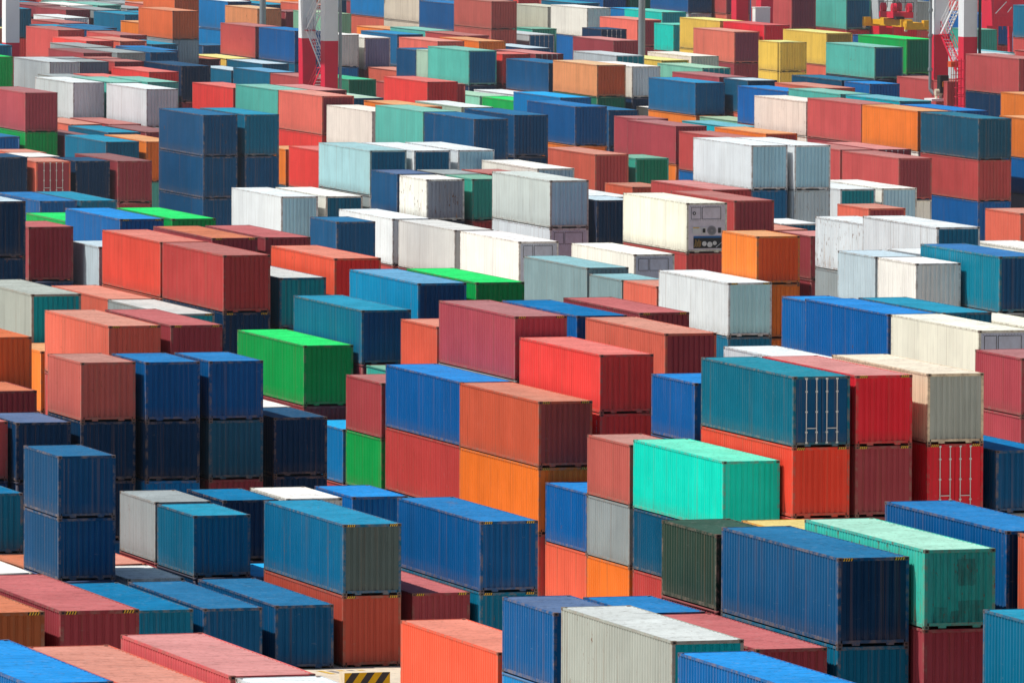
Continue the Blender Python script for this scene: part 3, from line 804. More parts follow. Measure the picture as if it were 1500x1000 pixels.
(40,'C','maroonpink',0,0,'',161.53,660.38,8.688,0,'maroon long container on top of bright green one, near the top, far left'),
(40,'C','green',0,0,'',161.53,660.38,5.792,0,'bright green long container under maroon one, in the upper half, far left'),
(40,'C','maroonpink',0,0,'',211.80,661.15,5.792,0,'maroon long container between maroon and brick red ones, in the upper half, right'),
(40,'C','azure',0,0,'',204.46,666.75,7.773,0,'azure blue long container between bright green and navy blue ones, near the top, middle'),
(40,'C','royal2',0,0,'',222.80,667.65,8.078,0,'bright royal blue long container left of pinkish white one, near the top, right'),
(40,'C','brickpink',0,0,'',242.14,669.61,10.364,0,'dusty brick long container on top of dark navy one, near the top, far right'),
(40,'S','navy',0,0,'',242.14,669.61,7.773,0,'dark navy long container under dusty brick one, near the top, far right'),
(40,'C','turqpale',0,0,'',183.27,669.78,8.383,0,'pale turquoise long container between bright red and dusty brick ones, near the top, left'),
(20,'S','royal',0,0,'',231.31,670.21,8.688,0,'royal blue short container left of aqua blue one, near the top, far right'),
(20,'C','maroonpink',0,0,'',213.06,671.50,5.792,0,'maroon short container between navy blue and maroon ones, in the upper half, middle'),
(40,'C','white',0,0,'',174.05,673.34,8.383,0,'white long container right of white one, near the top, left'),
(40,'C','salmon',0,0,'',227.79,673.57,8.078,0,'salmon long container between pinkish white and pale turquoise ones, near the top, right'),
(40,'C','petrolnavy',0,0,'',231.49,680.47,8.383,0,'dark petrol blue long container between salmon and royal blue ones, near the top, right'),
(40,'C','red',0,0,'',183.15,682.18,8.078,0,'bright red long container between dark navy and pale turquoise ones, near the top, left'),
(40,'S','red',0,0,'',198.98,683.64,8.688,0,'bright red long container, near the top, middle'),
(20,'S','petrolnavy','ltblue',0,'',226.85,686.57,8.383,0,'dark petrol blue short container with pale blue roof, near the top, right'),
(40,'C','turqpale',0,0,'',177.72,687.12,8.383,0,'pale turquoise long container between brick red and dark navy ones, near the top, left'),
(40,'C','white',0,0,'',171.86,687.19,8.383,0,'white long container between light grey and brick red ones, near the top, far left'),
(40,'C','green',0,0,'',164.92,688.13,10.364,0,'bright green long container left of light grey one, near the top, far left'),
(40,'C','navyblue',0,0,'',215.83,690.76,5.792,0,'navy blue long container between deep blue and maroon ones, near the top, middle'),
(40,'C','brickpink',0,0,'',244.49,692.66,7.773,0,'dusty brick long container between aqua blue and dark navy ones, near the top, far right'),
(40,'S','slateblue',0,0,'',223.82,693.55,8.078,0,'slate blue long container between cream and maroon ones, near the top, right'),
(40,'C','maroonpink',0,0,'',226.97,697.17,8.078,0,'maroon long container between slate blue and dark petrol blue ones, near the top, right'),
(40,'S','turqpale',0,'tealblue','',243.01,706.06,10.364,0,'pale turquoise long container between yellow and bright green ones, near the top, far right'),
(40,'C','green',0,0,'',214.01,707.16,5.792,0,'bright green long container between pale green and azure blue ones, near the top, middle'),
(40,'C','green',0,'greendark','',248.94,715.26,10.364,0,'bright green long container between crimson and turquoise green ones, near the top, far right'),
(40,'C','red',0,0,'',185.34,716.11,8.078,0,'bright red long container between brick red and dark navy ones, near the top, left'),
(40,'S','peachorange',0,'orangebrown','',222.84,716.39,8.688,0,'pale orange long container between navy blue and light grey ones, near the top, middle'),
(40,'C','navy',0,0,'',189.07,720.20,8.383,0,'dark navy long container between bright red and petrol blue ones, near the top, left'),
(40,'S','cream',0,'shadedcream2','',227.31,721.16,8.383,0,'cream long container between light grey and pinkish white ones, near the top, middle'),
(40,'C','ltgrey',0,0,'',178.81,722.69,8.688,0,'light grey long container between bright green and grey ones, near the top, far left'),
(40,'C','mintpale',0,'tealdark','doors',234.61,725.04,7.773,0,'pale mint long container with door bars facing left of maroon one, near the top, right'),
(40,'C','ltgrey',0,0,'',260.12,725.99,8.688,0,'light grey long container left of dusty brick one, near the top, far right'),
(40,'S','navyblue',0,0,'',222.78,729.58,8.383,0,'navy blue long container between bright red and pale orange ones, near the top, middle'),
(40,'C','brick',0,0,'',186.36,731.16,8.383,0,'brick red long container between grey and navy blue ones, near the top, far left'),
(40,'C','grey',0,0,'',183.43,731.24,8.383,0,'grey long container between light grey and brick red ones, near the top, far left'),
(40,'C','ltgrey',0,'tealdark','doors',231.13,737.55,8.383,0,'light grey long container with door bars facing left of cream one, near the top, middle'),
(20,'S','red',0,0,'',222.77,739.71,8.688,0,'bright red short container between pale turquoise and dark maroon ones, near the top, middle'),
(40,'S','maroon','pinkred',0,'doors',225.65,742.68,8.688,0,'dark maroon long container with door bars facing, near the top, middle'),
(40,'C','turqpale',0,'tealblue','',219.81,742.72,8.688,0,'pale turquoise long container between pale green and bright red ones, near the top, middle'),
(40,'C','pinkwhite',0,0,'',239.68,743.71,8.078,0,'pinkish white long container between cream and dark maroon ones, near the top, right'),
(40,'C','maroon',0,0,'',188.94,751.82,8.383,0,'dark maroon long container between light grey and grey ones, near the top, far left'),
(40,'C','grey',0,0,'',191.87,751.96,8.383,0,'grey long container between dark maroon and navy blue ones, near the top, far left'),
(40,'C','navyblue',0,0,'',194.80,752.17,8.383,0,'navy blue long container between grey and grey ones, near the top, left'),
(20,'S','palegreen',0,0,'',221.78,756.06,8.383,0,'pale green short container between navy blue and pale turquoise ones, near the top, middle'),
(40,'C','brickpink',0,0,'',211.09,761.48,5.792,0,'dusty brick long container between petrol blue and muted green ones, near the top, left'),
(20,'S','yellow',0,0,'',255.58,764.61,8.688,0,'yellow short container on top of yellow one left of yellow one, near the top, right'),
(20,'C','yellow',0,0,'',255.58,764.61,5.792,0,'yellow short container under yellow one left of salmon one, near the top, right'),
(40,'S','green2',0,'greendark','',215.81,765.38,5.792,0,'muted green long container right of dusty brick one, near the top, middle'),
(40,'C','petrol',0,0,'',280.74,765.42,11.279,0,'petrol blue long container, at the top edge, far right'),
(20,'S','navyblue',0,0,'',223.54,768.36,8.078,0,'navy blue short container between slate blue and pale green ones, near the top, middle'),
(40,'C','orange',0,0,'',230.28,774.84,8.383,0,'orange long container between pink salmon and bright red ones, near the top, middle'),
(40,'C','petrol','skyroof',0,'',211.47,775.28,5.792,0,'third petrol blue long container from the left, near the top, left'),
(40,'S','salmonpink',0,0,'',226.64,775.29,8.688,0,'pink salmon long container between navy blue and orange ones, near the top, middle'),
(40,'C','red',0,0,'',196.56,781.13,8.383,0,'bright red long container between brick red and brick red ones, near the top, far left'),
(40,'C','yellow',0,'olive','',264.65,781.89,8.688,0,'yellow long container between yellow and pale turquoise ones, near the top, right'),
(40,'S','maroon','pinkred',0,'',245.30,783.55,8.383,0,'dark maroon long container with pink roof left of mint green one, near the top, middle'),
(40,'C','petrol','ltblue',0,'',211.48,788.13,5.487,0,'petrol blue long container between dark navy and petrol blue ones, near the top, left'),
(40,'C','cream',0,0,'',222.36,794.08,8.383,0,'cream long container between deep blue and cream ones, near the top, middle'),
(20,'S','turq',0,0,'',284.34,795.36,8.688,0,'turquoise green short container left of bright royal blue one, near the top, far right'),
(40,'C','petrol','ltblue',0,'',216.33,795.48,5.792,0,'second petrol blue long container from the left, near the top, left'),
(40,'C','blue',0,0,'',219.33,795.60,8.688,0,'deep blue long container on top of petrol blue one, near the top, left'),
(40,'C','petrol',0,0,'',219.33,795.60,5.792,0,'petrol blue long container under deep blue one, near the top, left'),
(40,'C','brick',0,0,'',203.44,796.14,8.383,0,'brick red long container between bright red and navy blue ones, near the top, far left'),
(40,'S','orangebrown',0,0,'',209.56,801.22,10.669,0,'brownish orange long container on top of grey one, at the top edge, left'),
(40,'C','grey',0,0,'',209.56,801.22,7.773,0,'grey long container under brownish orange one right of navy blue one, near the top, left'),
(40,'C','cream',0,'steel','',228.21,804.10,7.773,0,'cream long container between cream and slate blue ones, near the top, middle'),
(40,'C','crimson',0,0,'',266.54,805.09,8.688,0,'crimson long container between pale salmon and yellow ones, near the top, right'),
(40,'C','salmonpink2',0,'maroonpurple','',263.84,805.68,8.078,0,'pale salmon long container on top of dark maroon one, near the top, right'),
(40,'C','maroon',0,0,'',263.84,805.68,5.182,0,'dark maroon long container under pale salmon one right of maroon one, near the top, right'),
(40,'C','brickpink',0,0,'',219.15,808.31,8.688,0,'dusty brick long container left of deep blue one, near the top, left'),
(40,'C','brick',0,0,'',201.52,811.15,8.383,0,'brick red long container left of bright red one, near the top, far left'),
(20,'S','navy',0,0,'doors',253.83,811.35,8.383,0,'dark navy short container with door bars facing, near the top, middle'),
(40,'C','slateblue',0,0,'',233.73,812.56,7.773,0,'slate blue long container between cream and navy blue ones, near the top, middle'),
(40,'S','salmonbrown',0,0,'',243.51,815.30,10.974,0,'brownish salmon long container on top of brownish salmon one, at the top edge, middle'),
(40,'C','salmonbrown',0,0,'',243.51,815.30,8.078,0,'brownish salmon long container under brownish salmon one, near the top, middle'),
(40,'C','yellow',0,0,'',266.34,817.59,8.688,0,'yellow long container between mint green and pale salmon ones, at the top edge, right'),
(40,'S','ltgrey',0,'slateblue','doors',248.32,819.16,7.773,0,'light grey long container between brownish salmon and royal blue ones, near the top, middle'),
(40,'C','ltgrey',0,0,'',284.70,821.59,10.974,0,'light grey long container on top of crimson one, at the top edge, far right'),
(40,'C','crimson',0,0,'',284.70,821.59,8.078,0,'crimson long container under light grey one, at the top edge, far right'),
(40,'C','turqpale',0,'tealblue','',282.20,827.79,10.364,0,'pale turquoise long container between dusty brick and light grey ones, at the top edge, right'),
(40,'S','blue',0,0,'',244.00,828.58,10.364,0,'deep blue long container between beige and brownish salmon ones, at the top edge, middle'),
(40,'C','brickpink',0,'maroonpurple','',277.76,830.79,10.364,0,'dusty brick long container left of pale turquoise one, at the top edge, right'),
(40,'C','royal2',0,0,'',297.55,830.92,8.688,0,'bright royal blue long container right of turquoise green one, at the top edge, far right'),
(20,'S','mint3',0,'teal','',267.71,832.89,8.078,0,'mint green short container between pink salmon and yellow ones, at the top edge, right'),
(40,'C','brickpink',0,0,'',302.36,844.56,11.279,0,'dusty brick long container right of deep blue one, at the top edge, far right'),
(40,'C','beige',0,0,'',245.47,845.78,10.669,0,'beige long container between azure blue and deep blue ones, at the top edge, middle'),
(40,'S','salmonpink',0,'maroon','',268.84,850.88,8.078,0,'pink salmon long container between dark navy and mint green ones, at the top edge, middle'),
(40,'C','mint3',0,'teal','',272.76,855.28,8.383,0,'mint green long container between pink salmon and yellow ones, at the top edge, middle'),
(40,'C','sage',0,0,'',239.03,855.30,8.383,0,'sage green long container right of salmon one, at the top edge, left'),
(40,'C','petrol',0,0,'',219.20,855.88,8.383,0,'petrol blue long container left of brownish orange one, at the top edge, far left'),
(40,'S','brick',0,'maroonpurple','',280.11,857.79,10.974,0,'brick red long container right of deep blue one, at the top edge, right'),
(40,'C','azure',0,0,'',246.21,860.27,10.669,0,'azure blue long container left of beige one, at the top edge, middle'),
(40,'C','blue',0,'navyblue','',277.48,861.76,10.974,0,'deep blue long container left of brick red one, at the top edge, right'),
(40,'C','orangebrown',0,0,'',227.42,868.60,10.974,0,'rightmost brownish orange long container at the top edge, left'),
(40,'C','cream',0,'shadedcream2','',269.58,869.60,8.383,0,'cream long container on top of royal blue one, at the top edge, middle'),
(40,'C','royal',0,0,'',269.58,869.60,5.487,0,'royal blue long container under cream one left of dark navy one, near the top, middle'),
(40,'C','maroon',0,0,'',217.28,871.38,8.383,0,'dark maroon long container left of petrol blue one, at the top edge, far left'),
(40,'C','peachorange',0,0,'',236.77,872.45,8.383,0,'pale orange long container between azure blue and salmon ones, at the top edge, left'),
(40,'C','salmon',0,0,'',242.73,873.40,8.688,0,'salmon long container between pale orange and sage green ones, at the top edge, left'),
(40,'S','palegreygreen',0,0,'',269.85,883.73,8.383,0,'greenish grey long container between brownish salmon and cream ones, at the top edge, middle'),
(40,'C','petrol',0,0,'',215.01,886.10,8.078,0,'petrol blue long container left of dark maroon one, at the top edge, far left'),
(40,'C','grey',0,0,'',308.77,886.10,8.383,0,'grey long container between light grey and deep blue ones, at the top edge, far right'),
(40,'C','blue',0,0,'',314.63,886.10,8.383,0,'deep blue long container left of bright royal blue one, at the top edge, far right'),
(40,'C','azure','white','navyblue','',237.52,886.40,8.688,0,'azure blue long container with white roof, at the top edge, left')
]
for (L, H, pn, rf, en, fl, x, y, z, near, lab) in BOXES:
    container(L, H, pn, rf, en, fl.split(), x, y, z, lab, GROUPS[0 if L == 20 else 1], near)

# the buried tiers and the small far pieces that fill the rest of the stacks: one mass
REST = [
(40,'C','brickred',0,0,66.85,237.42,5.792),
(40,'C','salmon',0,0,66.85,237.42,2.896),
(40,'C','brick',0,0,66.85,237.42,-0.000),
(40,'C','brickred',0,0,60.93,249.57,5.792),
(40,'C','petrol',0,0,60.93,249.57,2.896),
(40,'C','brickred',0,0,60.93,249.57,-0.000),
(40,'C','blue',0,0,66.83,250.10,5.792),
(40,'C','brick',0,0,66.83,250.10,2.896),
(40,'C','petrol',0,0,66.83,250.10,-0.000),
(40,'C','brickred',0,0,64.09,250.33,5.487),
(40,'C','petrol',0,0,64.09,250.33,2.591),
(40,'S','salmon',0,0,64.09,250.33,-0.000),
(40,'S','brickred',0,0,96.91,260.34,5.182),
(40,'S','navy',0,0,96.91,260.34,2.591),
(40,'S','maroon',0,0,96.91,260.34,0.000),
(40,'C','brickred',0,0,89.78,268.92,2.896),
(40,'C','salmon',0,0,89.78,268.92,-0.000),
(40,'C','maroon',0,0,67.66,272.80,5.487),
(40,'C','brickred',0,0,67.66,272.80,2.591),
(40,'S','grey',0,0,67.66,272.80,-0.000),
(40,'C','brick',0,0,64.74,272.82,5.487),
(40,'C','maroon',0,0,64.74,272.82,2.591),
(40,'S','petrol',0,0,64.74,272.82,-0.000),
(40,'C','petrol',0,0,103.74,276.03,5.792),
(40,'C','blue',0,0,103.74,276.03,2.896),
(40,'C','grey',0,0,103.74,276.03,-0.000),
(40,'C','maroon',0,0,99.81,286.22,2.896),
(40,'C','brickred',0,0,99.81,286.22,-0.000),
(40,'S','blue',0,0,97.23,287.32,2.591),
(40,'S','blue',0,0,97.23,287.32,-0.000),
(40,'S','navy',0,0,94.44,287.34,2.591),
(40,'S','petrol',0,0,94.44,287.34,-0.000),
(40,'C','navy',0,0,91.68,287.60,2.591),
(40,'S','navyblue',0,0,91.68,287.60,-0.000),
(40,'C','navy',0,0,103.61,288.95,5.792),
(40,'C','salmon',0,0,103.61,288.95,2.896),
(40,'C','blue',0,0,103.61,288.95,-0.000),
(20,'C','brick',0,0,94.42,297.03,2.591),
(20,'S','salmon',0,0,94.42,297.03,-0.000),
(20,'C','maroon',0,0,97.25,297.05,5.182),
(20,'S','navy',0,0,97.25,297.05,2.591),
(20,'S','navy',0,0,97.25,297.05,-0.000),
(20,'C','azure',0,0,91.77,297.83,2.591),
(20,'S','salmon',0,0,91.77,297.83,-0.000),
(20,'S','salmon',0,0,101.00,299.67,5.182),
(20,'S','navy',0,0,101.00,299.67,2.591),
(20,'S','brickred',0,0,101.00,299.67,0.000),
(40,'C','navy',0,0,92.69,310.51,0.000),
(40,'C','red',0,0,120.20,360.38,2.896),
(40,'C','maroon',0,0,120.20,360.38,-0.000),
(40,'C','maroon',0,0,122.90,360.40,2.896),
(40,'C','salmon',0,0,122.90,360.40,-0.000),
(40,'C','grey',0,0,129.11,360.72,2.896),
(40,'C','blue',0,0,129.11,360.72,-0.000),
(40,'C','brickred',0,0,126.11,360.72,2.896),
(40,'C','brick',0,0,126.11,360.72,-0.000),
(20,'S','blue',0,0,120.53,371.36,5.182),
(20,'S','navy',0,0,120.53,371.36,2.591),
(20,'S','salmon',0,0,120.53,371.36,0.000),
(20,'S','blue',0,0,92.93,371.54,0.000),
(20,'S','azure',0,0,101.35,371.60,0.000),
(20,'S','navy',0,0,98.75,371.61,0.000),
(20,'S','cream',0,0,90.42,375.68,0.000),
(20,'S','peach',0,0,93.12,378.33,0.000),
(20,'S','maroon',0,0,98.92,378.66,0.000),
(20,'S','salmonred',0,0,96.09,378.68,0.000),
(20,'S','navy',0,0,101.93,378.78,0.000),
(20,'S','grey',0,0,104.79,378.95,0.000),
(20,'S','navy',0,0,107.75,379.18,0.000),
(40,'S','brickred',0,0,127.66,380.15,5.182),
(40,'S','navy',0,0,127.66,380.15,2.591),
(40,'S','blue',0,0,127.66,380.15,0.000),
(20,'S','brick',0,0,139.41,383.02,2.591),
(20,'S','brick',0,0,139.41,383.02,0.000),
(20,'S','grey',0,0,92.19,384.63,0.000),
(40,'S','blue',0,0,120.64,388.17,2.591),
(40,'S','salmon',0,0,120.64,388.17,-0.000),
(20,'S','blue',0,0,104.13,389.37,0.000),
(20,'S','petrol',0,0,101.27,389.37,0.000),
(20,'S','blue',0,0,98.49,389.81,0.000),
(20,'S','navy',0,0,95.68,390.15,2.591),
(20,'S','petrol',0,0,95.68,390.15,0.000),
(20,'S','brickred',0,0,107.33,390.42,0.000),
(20,'S','blue',0,0,93.07,391.01,2.591),
(20,'S','brick',0,0,93.07,391.01,0.000),
(20,'S','cream',0,0,107.44,396.84,5.182),
(20,'S','salmon',0,0,107.44,396.84,2.591),
(20,'S','salmon',0,0,107.44,396.84,0.000),
(40,'S','salmon',0,0,142.41,400.04,5.182),
(40,'S','brickred',0,0,142.41,400.04,2.591),
(40,'S','salmon',0,0,142.41,400.04,0.000),
(40,'C','petrol',0,0,117.91,400.44,-0.000),
(40,'C','grey',0,0,120.53,400.67,5.792),
(40,'C','blue',0,0,120.53,400.67,2.896),
(40,'C','brickred',0,0,120.53,400.67,-0.000),
(20,'C','navyblue',0,0,96.81,400.91,2.896),
(20,'C','navyblue',0,0,96.81,400.91,-0.000),
(40,'S','maroon',0,0,127.80,401.25,5.182),
(40,'S','maroon',0,0,127.80,401.25,2.591),
(40,'S','maroon',0,0,127.80,401.25,0.000),
(20,'S','maroon',0,0,98.13,407.24,5.182),
(20,'S','maroon',0,0,98.13,407.24,2.591),
(20,'S','navyblue',0,0,98.13,407.24,0.000),
(20,'S','maroon',0,0,120.46,409.82,5.182),
(20,'S','navy',0,0,120.46,409.82,2.591),
(20,'S','brick',0,0,120.46,409.82,0.000),
(20,'S','brick',0,0,117.90,410.18,0.000),
(40,'S','brick',0,0,107.53,412.02,5.182),
(40,'S','brickred',0,0,107.53,412.02,2.591),
(40,'S','brick',0,0,107.53,412.02,0.000),
(40,'S','brick',0,0,104.66,412.23,5.182),
(40,'S','navy',0,0,104.66,412.23,2.591),
(40,'S','brickred',0,0,104.66,412.23,0.000),
(40,'S','salmon',0,0,142.32,412.40,5.182),
(40,'S','blue',0,0,142.32,412.40,2.591),
(40,'S','blue',0,0,142.32,412.40,0.000),
(40,'S','navyblue',0,0,145.16,412.76,5.182),
(40,'S','brickred',0,0,145.16,412.76,2.591),
(40,'S','salmon',0,0,145.16,412.76,0.000),
(40,'S','grey',0,0,127.74,414.54,5.182),
(40,'S','navy',0,0,127.74,414.54,2.591),
(40,'S','salmon',0,0,127.74,414.54,0.000),
(40,'S','maroon',0,0,131.27,416.00,5.182),
(40,'S','grey',0,0,131.27,416.00,2.591),
(40,'S','navyblue',0,0,131.27,416.00,0.000),
(20,'S','turq',0,0,120.59,416.13,5.182),
(20,'S','brick',0,0,120.59,416.13,2.591),
(20,'S','navyblue',0,0,120.59,416.13,0.000),
(20,'S','brick',0,0,117.83,416.45,0.000),
(20,'C','brick',0,0,104.62,421.93,2.896),
(20,'C','navyblue',0,0,104.62,421.93,-0.000),
(20,'S','brick',0,0,143.50,422.52,5.182),
(20,'S','petrol',0,0,143.50,422.52,2.591),
(20,'S','blue',0,0,143.50,422.52,0.000),
(40,'S','maroon',0,0,120.42,425.49,5.182),
(40,'S','navy',0,0,120.42,425.49,2.591),
(40,'S','blue',0,0,120.42,425.49,0.000),
(40,'C','grey',0,0,117.76,426.15,-0.000),
(40,'C','brick',0,0,156.17,430.33,2.896),
(40,'C','navyblue',0,0,156.17,430.33,-0.000),
(40,'C','navyblue',0,0,124.78,430.91,5.487),
(40,'C','salmon',0,0,124.78,430.91,2.591),
(40,'S','brickred',0,0,124.78,430.91,-0.000),
(40,'C','brickred',0,0,127.72,430.98,5.487),
(40,'C','brickred',0,0,127.72,430.98,2.591),
(40,'S','petrol',0,0,127.72,430.98,-0.000),
(40,'C','grey',0,0,105.76,431.50,5.182),
(40,'S','brickred',0,0,105.76,431.50,2.591),
(40,'S','grey',0,0,105.76,431.50,-0.000),
(20,'S','blue',0,0,107.70,442.87,5.792),
(20,'C','blue',0,0,107.70,442.87,2.896),
(20,'C','navy',0,0,107.70,442.87,-0.000),
(20,'S','blue',0,0,111.08,442.92,5.792),
(20,'C','grey',0,0,111.08,442.92,2.896),
(20,'C','salmon',0,0,111.08,442.92,-0.000),
(40,'C','grey',0,0,160.18,446.56,5.487),
(40,'C','maroon',0,0,160.18,446.56,2.591),
(40,'S','navyblue',0,0,160.18,446.56,-0.000),
(20,'S','blue',0,0,157.50,448.70,5.182),
(20,'S','navyblue',0,0,157.50,448.70,2.591),
(20,'S','grey',0,0,157.50,448.70,0.000),
(40,'C','grey',0,0,117.56,450.97,2.896),
(40,'C','maroon',0,0,117.56,450.97,-0.000),
(40,'C','grey',0,0,120.48,451.08,2.896),
(40,'C','navy',0,0,120.48,451.08,-0.000),
(40,'S','grey',0,0,123.62,451.91,5.182),
(40,'S','navyblue',0,0,123.62,451.91,2.591),
(40,'S','maroon',0,0,123.62,451.91,0.000),
(40,'C','maroon',0,0,126.64,452.43,5.487),
(40,'C','maroon',0,0,126.64,452.43,2.591),
(40,'S','maroon',0,0,126.64,452.43,-0.000),
(20,'S','navy',0,0,157.50,455.13,5.182),
(20,'S','petrol',0,0,157.50,455.13,2.591),
(20,'S','grey',0,0,157.50,455.13,0.000),
(20,'S','white',0,0,160.68,456.30,8.078),
(20,'C','brick',0,0,160.68,456.30,5.182),
(20,'S','maroon',0,0,160.68,456.30,2.591),
(20,'S','brick',0,0,160.68,456.30,-0.000),
(40,'S','navy',0,0,167.71,459.52,5.182),
(40,'S','maroon',0,0,167.71,459.52,2.591),
(40,'S','maroon',0,0,167.71,459.52,0.000),
(40,'C','brickred',0,0,110.44,461.72,5.182),
(40,'S','navyblue',0,0,110.44,461.72,2.591),
(40,'S','navyblue',0,0,110.44,461.72,-0.000),
(40,'C','maroon',0,0,117.71,463.58,2.896),
(40,'C','grey',0,0,117.71,463.58,-0.000),
(40,'C','salmon',0,0,120.49,463.67,5.792),
(40,'C','blue',0,0,120.49,463.67,2.896),
(40,'C','petrol',0,0,120.49,463.67,-0.000),
(40,'C','maroon',0,0,124.05,466.67,5.792),
(40,'C','salmon',0,0,124.05,466.67,2.896),
(40,'C','maroon',0,0,124.05,466.67,-0.000),
(40,'C','navyblue',0,0,126.92,466.71,5.792),
(40,'C','maroon',0,0,126.92,466.71,2.896),
(40,'C','grey',0,0,126.92,466.71,-0.000),
(40,'C','brickred',0,0,164.56,468.57,5.792),
(40,'C','grey',0,0,164.56,468.57,2.896),
(40,'C','petrol',0,0,164.56,468.57,-0.000),
(20,'C','orange',0,0,155.87,469.82,2.591),
(20,'S','navy',0,0,155.87,469.82,-0.000),
(40,'C','maroon',0,0,153.31,469.92,-0.000),
(20,'S','blue',0,0,120.40,473.09,5.182),
(20,'S','blue',0,0,120.40,473.09,2.591),
(20,'S','navy',0,0,120.40,473.09,0.000),
(20,'C','navyblue',0,0,117.37,476.31,5.792),
(20,'C','maroon',0,0,117.37,476.31,2.896),
(20,'C','salmon',0,0,117.37,476.31,-0.000),
(20,'S','grey',0,0,153.32,479.42,2.591),
(20,'S','salmon',0,0,153.32,479.42,0.000),
(20,'S','peach',0,0,120.61,485.00,5.487),
(20,'C','navyblue',0,0,120.61,485.00,2.591),
(20,'S','petrol',0,0,120.61,485.00,-0.000),
(20,'S','petrol',0,0,153.29,485.63,2.591),
(20,'S','navy',0,0,153.29,485.63,0.000),
(40,'S','navyblue',0,0,167.61,485.64,2.591),
(40,'S','salmon',0,0,167.61,485.64,0.000),
(40,'C','navy',0,0,126.93,485.85,5.792),
(40,'C','navy',0,0,126.93,485.85,2.896),
(40,'C','navy',0,0,126.93,485.85,-0.000),
(40,'C','blue',0,0,124.09,486.11,5.792),
(40,'C','navyblue',0,0,124.09,486.11,2.896),
(40,'C','maroon',0,0,124.09,486.11,-0.000),
(40,'S','maroon',0,0,153.32,495.30,2.591),
(40,'S','petrol',0,0,153.32,495.30,-0.000),
(40,'S','blue',0,0,125.02,499.00,5.182),
(40,'S','grey',0,0,125.02,499.00,2.591),
(40,'S','maroon',0,0,125.02,499.00,0.000),
(20,'S','brickred',0,0,182.16,500.91,5.182),
(20,'S','blue',0,0,182.16,500.91,2.591),
(20,'S','navy',0,0,182.16,500.91,0.000),
(40,'S','maroon',0,0,159.96,507.57,2.591),
(40,'S','grey',0,0,159.96,507.57,-0.000),
(40,'S','navy',0,0,163.16,507.71,2.591),
(40,'S','brickred',0,0,163.16,507.71,-0.000),
(20,'C','maroon',0,0,174.28,515.28,2.896),
(20,'C','brick',0,0,174.28,515.28,-0.000),
(40,'S','salmon',0,0,168.63,515.59,5.182),
(40,'S','salmon',0,0,168.63,515.59,2.591),
(40,'S','brick',0,0,168.63,515.59,0.000),
(40,'S','petrol',0,0,157.37,521.81,2.591),
(40,'S','maroon',0,0,157.37,521.81,-0.000),
(20,'S','salmon',0,0,174.11,522.59,5.792),
(20,'C','grey',0,0,174.11,522.59,2.896),
(20,'C','maroon',0,0,174.11,522.59,-0.000),
(40,'S','brickred',0,0,171.46,528.38,5.182),
(40,'S','maroon',0,0,171.46,528.38,2.591),
(40,'S','petrol',0,0,171.46,528.38,0.000),
(20,'S','white',0,'petrol',177.03,529.08,5.792),
(20,'C','maroon',0,0,177.03,529.08,2.896),
(20,'C','brick',0,0,177.03,529.08,-0.000),
(40,'S','maroon',0,0,157.32,534.97,2.591),
(40,'S','brickred',0,0,157.32,534.97,-0.000),
(40,'S','brickred',0,0,163.43,535.38,2.591),
(40,'S','maroon',0,0,163.43,535.38,-0.000),
(20,'C','salmon',0,0,151.36,536.90,2.896),
(20,'C','maroon',0,0,151.36,536.90,-0.000),
(20,'C','blue',0,0,188.14,545.09,2.896),
(20,'C','brickred',0,0,188.14,545.09,-0.000),
(20,'S','brickred',0,0,163.01,547.36,5.182),
(20,'S','salmon',0,0,163.01,547.36,2.591),
(20,'S','navy',0,0,163.01,547.36,0.000),
(20,'S','navy',0,0,160.09,547.44,5.182),
(20,'S','brick',0,0,160.09,547.44,2.591),
(20,'S','maroon',0,0,160.09,547.44,0.000),
(40,'S','brick',0,0,157.29,548.35,2.591),
(40,'S','maroon',0,0,157.29,548.35,-0.000),
(20,'C','navy',0,0,172.75,552.67,2.896),
(20,'C','navy',0,0,172.75,552.67,-0.000),
(20,'S','brick',0,0,166.07,554.02,7.773),
(20,'S','salmon',0,0,166.07,554.02,5.182),
(20,'S','navyblue',0,0,166.07,554.02,2.591),
(20,'S','navyblue',0,0,166.07,554.02,0.000),
(20,'S','grey',0,0,163.22,554.25,7.773),
(20,'S','maroon',0,0,163.22,554.25,5.182),
(20,'S','navyblue',0,0,163.22,554.25,2.591),
(20,'S','navy',0,0,163.22,554.25,0.000),
(20,'S','maroon',0,0,160.31,554.73,5.182),
(20,'S','maroon',0,0,160.31,554.73,2.591),
(20,'S','brickred',0,0,160.31,554.73,0.000),
(40,'S','warmgrey',0,0,169.13,556.74,5.182),
(40,'S','grey',0,0,169.13,556.74,2.591),
(40,'S','maroon',0,0,169.13,556.74,0.000),
(40,'C','petrol',0,0,188.98,565.23,2.896),
(40,'C','salmon',0,0,188.98,565.23,-0.000),
(40,'C','brick',0,0,186.26,565.79,2.896),
(40,'C','maroon',0,0,186.26,565.79,-0.000),
(40,'C','grey',0,0,167.74,569.58,5.487),
(40,'C','blue',0,0,167.74,569.58,2.591),
(40,'S','navyblue',0,0,167.74,569.58,-0.000),
(40,'C','blue',0,0,164.81,569.58,5.487),
(40,'C','maroon',0,0,164.81,569.58,2.591),
(40,'S','navyblue',0,0,164.81,569.58,-0.000),
(40,'C','grey',0,0,162.05,570.15,5.487),
(40,'C','brickred',0,0,162.05,570.15,2.591),
(40,'S','brickred',0,0,162.05,570.15,-0.000),
(40,'C','navy',0,0,159.18,570.30,2.591),
(40,'S','navy',0,0,159.18,570.30,-0.000),
(40,'C','navy',0,0,156.27,570.48,2.591),
(40,'S','salmon',0,0,156.27,570.48,-0.000),
(40,'C','white',0,0,177.82,571.60,5.182),
(40,'S','salmon',0,0,177.82,571.60,2.591),
(40,'S','maroon',0,0,177.82,571.60,-0.000),
